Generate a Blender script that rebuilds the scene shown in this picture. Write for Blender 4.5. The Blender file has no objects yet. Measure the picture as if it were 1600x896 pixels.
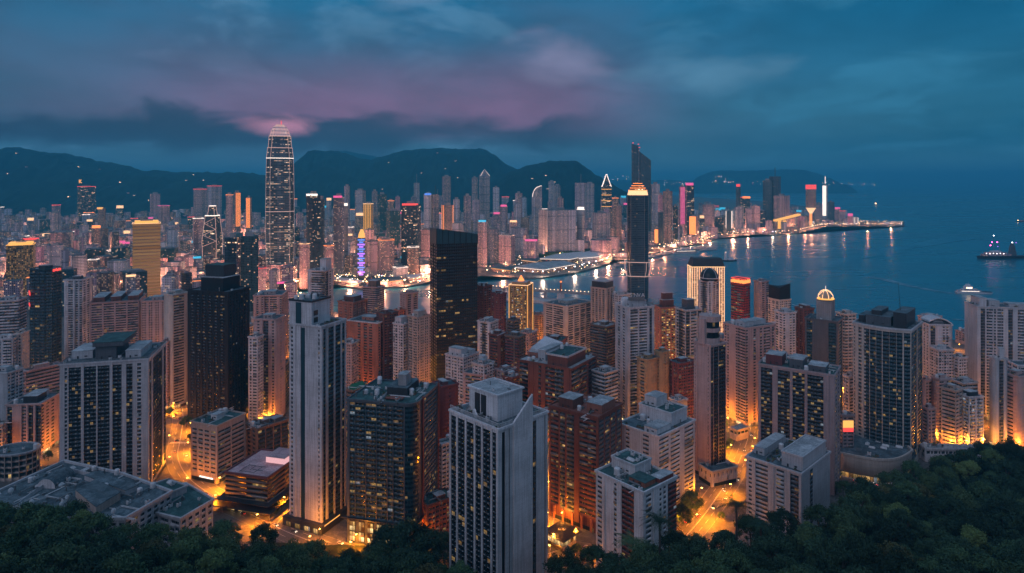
import bpy, bmesh, math, random
import numpy as np
from math import sin, cos, tan, atan2, pi, radians, sqrt, floor
from mathutils import Vector
SC = bpy.context.scene
COL = SC.collection
# ------------------------------------------------------------------ camera
F, H, CX, HY = 1000.0, 250.0, 800.0, 285.0      # focal length in photo pixels, eye height, axis
cam_d = bpy.data.cameras.new('camera')
cam_d.sensor_width = 36.0
cam_d.lens = 36.0 * F / 1600.0
cam_d.shift_y = (HY - 448.0) / 1600.0
cam_d.clip_start = 1.0
cam_d.clip_end = 120000.0
cam = bpy.data.objects.new('camera', cam_d)
cam.location = (0, 0, H)
cam.rotation_euler = (radians(90), 0, 0)
COL.objects.link(cam)
SC.camera = cam
# ------------------------------------------------------------------ exposure
SC.view_settings.view_transform = 'Standard'
SC.view_settings.look = 'None'
SC.view_settings.gamma = 1.0
SC.view_settings.use_curve_mapping = False
SC.view_settings.exposure = 0.15
SC.render.engine = 'CYCLES'
CY = SC.cycles
CY.use_denoising = True
try:
 CY.denoiser = 'OPENIMAGEDENOISE'
except Exception:
 pass
CY.max_bounces = 5
CY.diffuse_bounces = 2
CY.glossy_bounces = 3
CY.transmission_bounces = 2
CY.volume_bounces = 0
CY.transparent_max_bounces = 6
CY.caustics_reflective = False
CY.caustics_refractive = False
CY.sample_clamp_indirect = 3.0
CY.use_light_tree = True
# ------------------------------------------------------------------ node helper
class NT:
 def __init__(s, tree):
  s.t = tree
  s.n = tree.nodes
  s.l = tree.links
 def new(s, typ, **kw):
  n = s.n.new(typ)
  for k, v in kw.items():
   setattr(n, k, v)
  return n
 def put(s, sock, v):
  if v is None:
   return
  if isinstance(v, bpy.types.NodeSocket):
   s.l.new(v, sock)
  else:
   if sock.type == 'RGBA' and len(v) == 3:
    v = (*v, 1)
   sock.default_value = v
 def m(s, op, a, b=None, c=None, clamp=False):
  n = s.new('ShaderNodeMath', operation=op)
  n.use_clamp = clamp
  for i, v in enumerate((a, b, c)):
   s.put(n.inputs[i], v)
  return n.outputs[0]
 def v(s, op, a, b=None):
  n = s.new('ShaderNodeVectorMath', operation=op)
  s.put(n.inputs[0], a)
  if b is not None:
   s.put(n.inputs[3 if op == 'SCALE' else 1], b)
  return n.outputs[1] if op in ('LENGTH', 'DOT_PRODUCT') else n.outputs[0]
 def mix(s, f, a, b, blend='MIX'):
  n = s.new('ShaderNodeMix', data_type='RGBA', blend_type=blend)
  s.put(n.inputs[0], f)
  s.put(n.inputs[6], a)
  s.put(n.inputs[7], b)
  return n.outputs[2]
 def noise(s, vec, scale, detail=3, rough=0.55, dist=0.0):
  n = s.new('ShaderNodeTexNoise')
  s.put(n.inputs['Vector'], vec)
  n.inputs['Scale'].default_value = scale
  n.inputs['Detail'].default_value = detail
  n.inputs['Roughness'].default_value = rough
  n.inputs['Distortion'].default_value = dist
  return n.outputs['Fac']
 def ramp(s, f, lo, hi, a=0.0, b=1.0, smooth=True):
  n = s.new('ShaderNodeMapRange', interpolation_type='SMOOTHSTEP' if smooth else 'LINEAR')
  s.put(n.inputs[0], f)
  for i, x in enumerate((lo, hi, a, b)):
   s.put(n.inputs[1 + i], x)
  return n.outputs[0]
 def white(s, vec):
  n = s.new('ShaderNodeTexWhiteNoise', noise_dimensions='3D')
  s.put(n.inputs['Vector'], vec)
  return n.outputs[0], n.outputs[1]
 def sep(s, v):
  n = s.new('ShaderNodeSeparateXYZ')
  s.put(n.inputs[0], v)
  return n.outputs
 def comb(s, x=0.0, y=0.0, z=0.0):
  n = s.new('ShaderNodeCombineXYZ')
  for i, q in enumerate((x, y, z)):
   s.put(n.inputs[i], q)
  return n.outputs[0]
# ------------------------------------------------------------------ dusk sky
SUN_EL, SUN_AZ = radians(2.0), radians(215)     # the sun has gone down behind the viewer's left shoulder
W = bpy.data.worlds.new('World')
SC.world = W
W.use_nodes = True
w = NT(W.node_tree)
bg = w.n['Background']
sky = w.new('ShaderNodeTexSky', sky_type='NISHITA')
sky.sun_disc = False
sky.sun_elevation = SUN_EL
sky.sun_rotation = SUN_AZ
sky.air_density = 1.3
sky.dust_density = 0.6
sky.ozone_density = 3.5
tc = w.new('ShaderNodeTexCoord').outputs['Generated']
x, y, z = w.sep(tc)[:3]
el = w.m('ARCSINE', z)                                  # elevation in radians
az = w.m('ARCTAN2', x, y)                               # 0 straight over the harbour
base = w.mix(1.0, sky.outputs[0], (0.012, 0.075, 0.115), 'MULTIPLY')
deg = pi / 180
# cloud deck: noise in a flattened dome so that bands stretch along the horizon
zz = w.m('MAXIMUM', w.m('ADD', z, 0.16), 0.02)
pl = w.comb(w.m('DIVIDE', x, zz), w.m('DIVIDE', y, zz), 0.0)
n1 = w.noise(w.v('MULTIPLY', pl, (0.62, 0.50, 1)), 1.0, 6, 0.52, 0.25)
n2 = w.noise(w.v('ADD', w.v('MULTIPLY', pl, (1.3, 1.0, 1)), (7.3, 2.1, 0)), 1.0, 6, 0.55, 0.5)
aze = w.comb(az, w.m('MULTIPLY', el, 2.2), 0.0)
n3 = w.noise(aze, 3.2, 5, 0.5, 0.35)
n4 = w.noise(w.v('ADD', aze, (3.1, 5.2, 0)), 7.5, 4, 0.5, 0.4)
# clear evening blue by elevation (upper air teal, horizon greyer)
t_el = w.ramp(el, 0.0, 0.32)
clear = w.mix(t_el, (0.040, 0.110, 0.175), (0.006, 0.100, 0.205))
clear = w.mix(w.ramp(az, 0.15, 0.75), clear, w.mix(t_el, (0.022, 0.108, 0.175), (0.000, 0.072, 0.160)))
clear = w.mix(w.ramp(el, 0.3, 1.2), clear, (0.22, 0.28, 0.40))
grey = w.mix(w.ramp(az, -0.1, 0.6), (0.040, 0.088, 0.162), (0.005, 0.072, 0.140))
col = w.mix(w.m('MULTIPLY', w.ramp(n1, 0.40, 0.64), 0.85), clear, grey)
lightc = w.mix(w.ramp(az, -0.2, 0.5), (0.080, 0.190, 0.310), (0.030, 0.150, 0.255))
col = w.mix(w.m('MULTIPLY', w.ramp(n2, 0.50, 0.62), 0.55), col, lightc)
n5 = w.noise(w.v('ADD', w.v('MULTIPLY', aze, (1, 1.3, 1)), (1.7, 8.2, 0)), 6.5, 5, 0.55, 0.5)
mv_f = w.m('MULTIPLY', w.m('MULTIPLY', w.ramp(az, 0.42, 0.05), w.m('MULTIPLY', w.ramp(el, 0.045, 0.08), w.ramp(el, 0.27, 0.12))), w.ramp(n1, 0.30, 0.58, 0.35, 0.85))
col = w.mix(mv_f, col, (0.052, 0.066, 0.118))
# rose band of cloud lit by the city, broad and low in the middle
pk_az = w.m('MULTIPLY', w.ramp(az, -0.75, -0.25), w.ramp(az, 0.30, 0.0))
pk_el = w.m('MULTIPLY', w.ramp(el, 0.055, 0.095), w.ramp(el, 0.225, 0.09))
pink_f = w.m('MULTIPLY', w.m('MULTIPLY', pk_az, pk_el), w.ramp(n3, 0.26, 0.55, 0.40, 1.0))
col = w.mix(w.m('MULTIPLY', pink_f, 0.95), col, (0.170, 0.088, 0.165))
# dark ragged underside of that cloud
dk_c = w.m('ADD', 0.072, w.m('MULTIPLY', w.m('SUBTRACT', n4, 0.5), 0.12))
dk_d = w.m('ABSOLUTE', w.m('SUBTRACT', el, dk_c))
dark_f = w.m('MULTIPLY', w.ramp(dk_d, 0.038, 0.008), w.m('MULTIPLY', w.ramp(az, 0.26, 0.02), w.ramp(n3, 0.30, 0.56, 0.45, 1.0)))
col = w.mix(w.m('MULTIPLY', dark_f, 0.97), col, (0.020, 0.032, 0.064))
# bright cumulus head, paler banks, rose glow painted around the tallest tower's crown
for (ca, ce, ra, re_, cc, st) in ((0.07, 0.190, 0.075, 0.034, (0.20, 0.19, 0.30), 0.6), (-0.15, 0.29, 0.08, 0.03, (0.13, 0.23, 0.36), 0.5),
        (0.30, 0.165, 0.10, 0.035, (0.085, 0.19, 0.29), 0.6), (-0.345, 0.083, 0.055, 0.016, (0.55, 0.22, 0.32), 0.75)):
 da = w.m('DIVIDE', w.m('SUBTRACT', az, ca), ra)
 de = w.m('DIVIDE', w.m('SUBTRACT', el, ce), re_)
 rr = w.m('ADD', w.m('SQRT', w.m('ADD', w.m('MULTIPLY', da, da), w.m('MULTIPLY', de, de))), w.m('MULTIPLY', w.m('SUBTRACT', n4, 0.5), 2.6))
 col = w.mix(w.m('MULTIPLY', w.ramp(rr, 1.25, 0.15), st), col, cc)
col = w.v('SCALE', col, w.ramp(w.m('ADD', w.m('MULTIPLY', n5, .6), w.m('MULTIPLY', n4, .4)), 0.36, 0.64, 0.90, 1.12))
# paler air along the horizon
col = w.mix(w.m('MULTIPLY', w.ramp(el, 0.060, 0.0), 0.8), col, w.mix(w.ramp(az, -0.1, 0.6), (0.070, 0.140, 0.205), (0.050, 0.160, 0.230)))
# behind the viewer the afterglow is brighter
back = w.m('MULTIPLY', w.ramp(y, 0.05, -0.7), w.ramp(el, -0.05, 0.5, 1.0, 0.6))
col = w.mix(back, col, (0.27, 0.31, 0.43))
# physical sky as the base light, cloud deck in front of it
fin = w.mix(0.93, base, col)
w.l.new(fin, bg.inputs[0])
bg.inputs[1].default_value = 1.4
sun_d = bpy.data.lights.new('sun', 'SUN')
sun_d.energy = 0.42
sun_d.angle = radians(40)
sun_d.color = (0.97, 0.86, 1.0)
sun = bpy.data.objects.new('sun', sun_d)
sd = Vector((sin(SUN_AZ) * cos(radians(28)), cos(SUN_AZ) * cos(radians(28)), sin(radians(28))))
sun.rotation_euler = sd.to_track_quat('Z', 'Y').to_euler()
COL.objects.link(sun)
# ------------------------------------------------------------------ materials
MATS = {}
def pr(nt, base, rough=0.8, metal=0.0, spec=0.4, em=None, es=0.0):
 b = nt.n['Principled BSDF']
 nt.put(b.inputs['Base Color'], base)
 nt.put(b.inputs['Roughness'], rough)
 b.inputs['Metallic'].default_value = metal
 b.inputs['Specular IOR Level'].default_value = spec
 if em is not None:
  nt.put(b.inputs['Emission Color'], em)
  nt.put(b.inputs['Emission Strength'], es)
 return b
def newmat(name, sampling=True):
 m = bpy.data.materials.new(name)
 m.use_nodes = True
 MATS[name] = m
 if not sampling:
  try:
   m.cycles.emission_sampling = 'NONE'
  except Exception:
   pass
 return m, NT(m.node_tree)
def wall(name, c, stain=0.28, rough=0.85):
 m, n = newmat(name)
 t = n.new('ShaderNodeTexCoord').outputs['Object']
 a = n.noise(t, 0.06, 4, 0.6)
 s = n.noise(n.v('MULTIPLY', t, (0.9, 0.9, 0.035)), 1.0, 4, 0.65)
 g = n.noise(t, 1.7, 3, 0.6)
 f = n.m('ADD', n.m('ADD', n.m('MULTIPLY', a, 0.35), n.m('MULTIPLY', s, 0.45)), n.m('MULTIPLY', g, 0.2))
 f = n.ramp(f, 0.40, 0.60, 1.0 - stain, 1.05)
 jz = n.m('FRACT', n.m('DIVIDE', n.sep(t)[2], 3.06))
 f = n.m('MULTIPLY', f, n.m('SUBTRACT', 1.0, n.m('MULTIPLY', n.m('LESS_THAN', jz, 0.07), 0.13)))
 oi = n.new('ShaderNodeObjectInfo').outputs['Random']
 f = n.m('MULTIPLY', f, n.ramp(oi, 0, 1, 0.92, 1.06, False))
 vm = n.v('SCALE', c, f)
 pr(n, vm, rough)
 return m
def flat(name, c, rough=0.6, metal=0.0, spec=0.4):
 m, n = newmat(name)
 t = n.new('ShaderNodeTexCoord').outputs['Object']
 f = n.ramp(n.noise(t, 0.9, 4, 0.6), 0.3, 0.7, 0.75, 1.12)
 pr(n, n.v('SCALE', c, f), rough, metal, spec)
 return m
def lit(name, c, s, sampling=False):
 m, n = newmat(name, sampling)
 pr(n, (0.05, 0.05, 0.05), 0.5, em=c, es=s)
 return m
def glass(name, p=0.06, s=1.1, tint=(0.012, 0.022, 0.030), warm=(1.0, 0.52, 0.13), warm2=(1.0, 0.66, 0.24), curtain=0.16, rough=0.09, floors=0.0, mull=0.03, spec=0.7):
 """window pane: dark mirror by day, some of the rooms behind it lit"""
 m, n = newmat(name, False)
 uv = n.new('ShaderNodeTexCoord').outputs['UV']
 oi = n.new('ShaderNodeObjectInfo').outputs['Random']
 cell = n.v('FLOOR', uv)
 loc = n.v('FRACTION', uv)
 seed = n.m('MULTIPLY', oi, 91.7)
 cx, cy, cz = n.sep(cell)[:3]
 r1, c1 = n.white(n.comb(cx, cy, seed))
 r2, r3, r4 = n.sep(c1)[:3]
 thr = p
 if floors:
  rf, _ = n.white(n.comb(n.m('FLOOR', n.m('DIVIDE', cx, 7.0)), cy, n.m('ADD', seed, 3.3)))
  thr = n.m('ADD', p, n.m('MULTIPLY', n.m('LESS_THAN', rf, floors), 0.62))
 on = n.m('LESS_THAN', r1, thr)
 lx, ly, lz = n.sep(loc)[:3]
 fr = n.m('GREATER_THAN', n.m('ABSOLUTE', n.m('SUBTRACT', lx, 0.5)), mull)
 fr = n.m('MULTIPLY', fr, n.m('LESS_THAN', n.m('ABSOLUTE', n.m('SUBTRACT', lx, 0.5)), 0.47))
 cur = n.m('GREATER_THAN', n.m('ABSOLUTE', n.m('SUBTRACT', lx, 0.5)), n.m('MULTIPLY', r3, 0.62))
 inner = n.m('MULTIPLY', n.ramp(ly, 0.0, 0.9, 0.45, 1.0), n.m('SUBTRACT', 1.0, n.m('MULTIPLY', cur, 0.6)))  # ceiling light painted into lit panes, brighter towards the top
 inner = n.m('MULTIPLY', inner, n.ramp(n.noise(n.v('MULTIPLY', uv, (3.1, 2.3, 1)), 1.0, 2), 0.3, 0.7, 0.6, 1.15))
 e = n.m('MULTIPLY', n.m('MULTIPLY', on, fr), n.m('MULTIPLY', inner, n.m('ADD', 0.18, n.m('MULTIPLY', n.m('POWER', r2, 2.5), 2.2))))
 ec = n.mix(r3, warm, warm2)
 ec = n.mix(n.m('GREATER_THAN', r4, 0.955), ec, (0.72, 0.86, 1.0))
 dark = n.v('SCALE', tint, n.ramp(r4, 0, 1, 0.5, 1.7, False))
 cu = n.m('MULTIPLY', n.m('LESS_THAN', r2, curtain), cur)
 bc = n.mix(n.m('MULTIPLY', cu, n.ramp(r3, 0, 1, 0.25, 0.8)), dark, (0.26, 0.25, 0.24))
 bc = n.mix(fr, (0.045, 0.048, 0.052), bc)
 b = pr(n, bc, rough, 0.0, spec, ec, n.m('MULTIPLY', e, s))
 geo = n.new('ShaderNodeNewGeometry').outputs['Normal']
 n.l.new(n.v('NORMALIZE', n.v('ADD', geo, n.v('SCALE', n.v('SUBTRACT', c1, (0.5, 0.5, 0.5)), 0.035))), b.inputs['Normal'])
 return m
def far(name, wc, gc=(0.02, 0.03, 0.04), p=0.12, s=1.2, fu=0.22, fv=0.26, warm=(1.0, 0.50, 0.22), warm2=(1.0, 0.78, 0.55), band=0.0, rough=0.5, floors=0.0, glow=None, gs=0.0):
 """whole facade of a far building: bays and storeys from its UVs"""
 m, n = newmat(name, False)
 uv = n.new('ShaderNodeTexCoord').outputs['UV']
 oi = n.new('ShaderNodeObjectInfo').outputs['Random']
 seed = n.m('MULTIPLY', oi, 77.7)
 cx, cy, cz = n.sep(n.v('FLOOR', uv))[:3]
 lx, ly, lz = n.sep(n.v('FRACTION', uv))[:3]
 r1, c1 = n.white(n.comb(cx, cy, seed))
 r2, r3, r4 = n.sep(c1)[:3]
 colr, _ = n.white(n.comb(cx, 3.0, seed))
 inw = n.m('MULTIPLY', n.m('LESS_THAN', n.m('ABSOLUTE', n.m('SUBTRACT', lx, 0.5)), 0.5 - fu), n.m('LESS_THAN', n.m('ABSOLUTE', n.m('SUBTRACT', ly, 0.5)), 0.5 - fv))
 if band:
  inw = n.m('MULTIPLY', inw, n.m('GREATER_THAN', colr, band))
 thr = p
 if floors:
  rf, _ = n.white(n.comb(n.m('FLOOR', n.m('DIVIDE', cx, 6.0)), cy, n.m('ADD', seed, 5.0)))
  thr = n.m('ADD', p, n.m('MULTIPLY', n.m('LESS_THAN', rf, floors), 0.65))
 on = n.m('MULTIPLY', n.m('LESS_THAN', r1, thr), inw)
 hv, _ = n.white(n.comb(seed, 1.7, 4.0))
 wcol = n.v('SCALE', n.mix(n.m('MULTIPLY', hv, 0.6), wc, (wc[0] * 0.78, wc[1] * 0.86, wc[2] * 1.0)), n.ramp(oi, 0, 1, 0.65, 1.25, False))
 strip, _ = n.white(n.comb(n.m('FLOOR', n.m('DIVIDE', cx, 2.0)), 9.0, seed))
 lev = n.m('LESS_THAN', n.m('FRACT', n.m('DIVIDE', n.m('ADD', cy, n.m('MULTIPLY', oi, 20.0)), 15.0)), 0.07)
 wcol = n.v('SCALE', wcol, n.m('MULTIPLY', n.ramp(strip, 0, 1, 0.55, 1.25, False), n.m('SUBTRACT', 1.0, n.m('MULTIPLY', lev, 0.45))))
 bc = n.mix(inw, wcol, n.v('SCALE', gc, n.ramp(r4, 0, 1, 0.5, 2.0, False)))
 ec = n.mix(r3, warm, warm2)
 es = n.m('MULTIPLY', n.m('MULTIPLY', on, n.m('ADD', 0.25 if p < .9 else .85, n.m('MULTIPLY', n.m('POWER', r2, 3.0), 3.0 if p < .9 else .3))), s)
 if glow:
  ec = n.mix(on, glow, ec)
  es = n.m('ADD', es, gs)
 rg = n.m('SUBTRACT', 0.75, n.m('MULTIPLY', inw, 0.75 - 0.12)) if rough else 0.5
 pr(n, bc, rg, 0, 0.5, ec, es)
 return m
wall('white_paint', (0.55, 0.54, 0.57), 0.38)
wall('cream_paint', (0.52, 0.46, 0.42), 0.25)
wall('beige_tile', (0.42, 0.34, 0.30), 0.25)
wall('pink_tile', (0.44, 0.32, 0.31), 0.25)
wall('mauve_tile', (0.34, 0.27, 0.28), 0.25)
wall('grey_concrete', (0.30, 0.30, 0.31), 0.32)
wall('pale_concrete', (0.44, 0.45, 0.48), 0.28)
wall('terracotta', (0.29, 0.115, 0.08), 0.3)
wall('salmon_tile', (0.42, 0.17, 0.115), 0.3)
wall('signal_red', (0.30, 0.035, 0.04), 0.25)
wall('red_brick', (0.165, 0.065, 0.05), 0.32)
wall('maroon_tile', (0.17, 0.055, 0.055), 0.25)
wall('brown_stone', (0.19, 0.125, 0.095), 0.28)
wall('tan_stone', (0.38, 0.25, 0.14), 0.22)
wall('dark_cladding', (0.035, 0.038, 0.044), 0.25, 0.4)
wall('black_cladding', (0.007, 0.010, 0.014), 0.25, 0.75)
wall('teal_cladding', (0.02, 0.06, 0.075), 0.25, 0.4)
wall('slate_cladding', (0.09, 0.10, 0.115), 0.25, 0.5)
wall('plaster_white', (0.61, 0.61, 0.64), 0.34)
flat('metal_grey', (0.22, 0.23, 0.24), 0.45, 0.6)
flat('metal_white', (0.55, 0.56, 0.58), 0.5)
flat('metal_dark', (0.035, 0.037, 0.04), 0.5, 0.3)
flat('rust_red', (0.22, 0.055, 0.04), 0.7)
flat('green_sheet', (0.02, 0.15, 0.07), 0.6)
flat('timber', (0.16, 0.09, 0.05), 0.7)
flat('asphalt_lane', (0.075, 0.072, 0.07), 0.75)
flat('kerb_stone', (0.28, 0.27, 0.26), 0.8)
flat('road_paint', (0.75, 0.73, 0.68), 0.6)
flat('tank_white', (0.6, 0.6, 0.62), 0.4)
flat('tyre', (0.015, 0.015, 0.016), 0.9)
flat('bark', (0.07, 0.055, 0.045), 0.95)
flat('ship_white', (0.62, 0.62, 0.66), 0.5)
flat('ship_dark', (0.03, 0.03, 0.04), 0.5)
def roofmat(name, c1, c2):
 m, n = newmat(name)
 t = n.new('ShaderNodeTexCoord').outputs['Object']
 a = n.ramp(n.noise(t, 0.16, 5, 0.65, 0.8), 0.38, 0.62)
 b = n.ramp(n.noise(n.v('ADD', t, (9, 4, 0)), 0.9, 4, 0.7), 0.35, 0.7, 0.72, 1.15)
 v = n.new('ShaderNodeTexVoronoi', feature='F1')
 n.put(v.inputs['Vector'], n.v('MULTIPLY', t, (1, 1, 0)))
 v.inputs['Scale'].default_value = 0.11
 p = n.ramp(n.sep(v.outputs['Color'])[0], 0, 1, 0.75, 1.2, False)
 pr(n, n.v('SCALE', n.mix(a, c1, c2), n.m('MULTIPLY', b, p)), 0.8)
 return m
roofmat('roof_felt', (0.055, 0.085, 0.10), (0.13, 0.175, 0.20))
roofmat('roof_pale', (0.30, 0.32, 0.34), (0.44, 0.46, 0.48))
roofmat('roof_green', (0.025, 0.075, 0.075), (0.06, 0.13, 0.13))
roofmat('roof_red', (0.22, 0.07, 0.05), (0.30, 0.12, 0.09))
roofmat('roof_pink', (0.45, 0.28, 0.30), (0.55, 0.38, 0.40))
roofmat('pavement', (0.10, 0.098, 0.095), (0.15, 0.145, 0.14))
glass('pane_home', 0.055, 1.5, curtain=0.22)
glass('pane_home_lit', 0.085, 1.7, curtain=0.2)
glass('pane_many_lit', 0.24, 1.6, curtain=0.2)
glass('pane_amber_row', 0.07, 1.2, (0.008, 0.010, 0.012), curtain=0.2)
glass('pane_office', 0.03, 0.9, (0.010, 0.022, 0.030), floors=0.05, curtain=0.08)
glass('pane_dark', 0.012, 0.9, (0.004, 0.011, 0.016), floors=0.09, curtain=0.03, rough=0.30, spec=0.3)
glass('pane_teal', 0.03, 0.9, (0.008, 0.036, 0.048), floors=0.04, curtain=0.1)
glass('pane_gold', 0.80, 1.3, (0.05, 0.03, 0.01), (1.0, 0.50, 0.10), (1.0, 0.66, 0.24), 0.0)
glass('pane_shop', 0.85, 1.5, (0.05, 0.03, 0.01), (1.0, 0.55, 0.14), (1.0, 0.74, 0.34), 0.0)
glass('pane_amber', 0.62, 1.15, (0.04, 0.02, 0.01), (1.0, 0.45, 0.10), (1.0, 0.62, 0.22), 0.0)
far('far_grey', (0.33, 0.32, 0.38), p=0.15, s=2.8)
far('far_pale', (0.52, 0.49, 0.54), p=0.13, s=2.8, band=0.25)
far('far_mauve', (0.36, 0.26, 0.32), p=0.18, s=2.8)
far('far_rose', (0.48, 0.31, 0.34), p=0.22, s=2.8, band=0.2)
far('far_brown', (0.18, 0.12, 0.12), p=0.26, s=2.6)
far('far_dark', (0.04, 0.05, 0.065), (0.01, 0.018, 0.025), p=0.06, s=1.9, fu=0.08, fv=0.18, floors=0.08)
far('far_teal', (0.035, 0.075, 0.09), (0.01, 0.04, 0.05), p=0.06, s=1.9, fu=0.08, fv=0.18)
far('far_lit', (0.26, 0.16, 0.14), p=0.30, s=1.5)
far('far_amber', (0.20, 0.13, 0.06), (0.03, 0.02, 0.01), p=0.62, s=0.62, fu=0.16, fv=0.26, warm=(1.0, 0.42, 0.08), warm2=(1.0, 0.62, 0.24))
far('far_white', (0.62, 0.60, 0.62), p=0.05, s=1.0, fu=0.14, fv=0.3)
far('far_gold', (0.30, 0.20, 0.10), (0.03, 0.02, 0.01), p=1.0, s=0.22, fu=0.0, fv=0.24, warm=(1.0, 0.44, 0.11), warm2=(1.0, 0.54, 0.20))
far('far_finance', (0.08, 0.10, 0.12), (0.015, 0.045, 0.065), p=0.03, s=0.95, fu=0.04, fv=0.28, floors=0.32, warm=(1.0, 0.50, 0.24), warm2=(1.0, 0.80, 0.62))
far('crown_glass', (0.5, 0.4, 0.42), p=1.0, s=0.62, fu=0.10, fv=0.12, warm=(1.0, 0.50, 0.52), warm2=(1.0, 0.66, 0.62))
far('far_navy', (0.06, 0.085, 0.10), (0.015, 0.035, 0.05), p=0.02, s=0.8, fu=0.04, fv=0.3, floors=0.02)
far('far_pink', (0.4, 0.2, 0.24), p=0.5, s=1.6, warm=(1.0, 0.22, 0.35), warm2=(1.0, 0.62, 0.60))
lit('lamp_sodium', (1.0, 0.42, 0.07), 26.0)
lit('light_warm', (1.0, 0.55, 0.27), 1.5)
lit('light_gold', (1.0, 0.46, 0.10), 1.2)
lit('light_white', (1.0, 0.82, 0.70), 1.7)
lit('light_rose', (1.0, 0.60, 0.52), 0.55)
lit('light_red', (1.0, 0.07, 0.06), 1.2)
lit('light_orange', (1.0, 0.26, 0.06), 1.8)
lit('light_magenta', (1.0, 0.12, 0.35), 1.0)
lit('light_purple', (0.42, 0.16, 1.0), 1.6)
lit('light_cyan', (0.05, 0.55, 0.85), 1.0)
lit('light_blue', (0.10, 0.30, 1.0), 1.0)
lit('light_bead', (1.0, 0.62, 0.30), 9.0)
lit('light_harbour', (1.0, 0.60, 0.30), 9.0)
lit('light_harbour_white', (0.95, 0.92, 1.0), 8.0)
lit('light_crown_soft', (1.0, 0.52, 0.55), 0.8)
lit('lamp_magenta', (1.0, 0.08, 0.40), 14.0)
lit('car_tail', (1.0, 0.05, 0.03), 5.0)
lit('car_head', (1.0, 0.9, 0.7), 9.0)
def M(n):
 return MATS[n]
# ------------------------------------------------------------------ objects
def tag(o, label=None, cat=None, group=None, kind=None):
 for k, v in (('label', label), ('category', cat), ('group', group), ('kind', kind)):
  if v:
   o[k] = v
 return o
def thing(name, label, cat, loc=(0, 0, 0), group=None):
 o = bpy.data.objects.new(name, None)
 o.location = loc
 COL.objects.link(o)
 return tag(o, label, cat, group)
def link(name, me, parent=None, loc=(0, 0, 0)):
 o = bpy.data.objects.new(name, me)
 COL.objects.link(o)
 o.location = loc
 if parent is not None:
  o.parent = parent
 return o
def clone(root, loc, rz=0.0):
 r = root.copy()
 COL.objects.link(r)
 r.location = loc
 r.rotation_euler = (0, 0, rz)
 for ch in root.children:
  c = ch.copy()
  COL.objects.link(c)
  c.parent = r
  for g in ch.children:
   d = g.copy()
   COL.objects.link(d)
   d.parent = c
 return r
def raw_mesh(name, v, f, mats, mi=None, uv=None, smooth=False):
 """v (n,3) array, f list of quads/tris or (n,4) array"""
 me = bpy.data.meshes.new(name)
 if isinstance(f, np.ndarray):
  nf = len(f)
  me.vertices.add(len(v))
  me.vertices.foreach_set('co', np.asarray(v, dtype=np.float32).ravel())
  me.loops.add(nf * 4)
  me.loops.foreach_set('vertex_index', f.astype(np.int32).ravel())
  me.polygons.add(nf)
  me.polygons.foreach_set('loop_start', (np.arange(nf) * 4).astype(np.int32))
 else:
  me.from_pydata([tuple(p) for p in v], [], f)
 for m in mats:
  me.materials.append(M(m) if isinstance(m, str) else m)
 if mi is not None:
  me.polygons.foreach_set('material_index', np.asarray(mi, dtype=np.int32))
 if uv is not None:
  ul = me.uv_layers.new(name='uv')
  ul.data.foreach_set('uv', np.asarray(uv, dtype=np.float32).ravel())
 if smooth:
  me.polygons.foreach_set('use_smooth', np.ones(len(me.polygons), dtype=bool))
 me.update(calc_edges=True)
 return me
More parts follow.
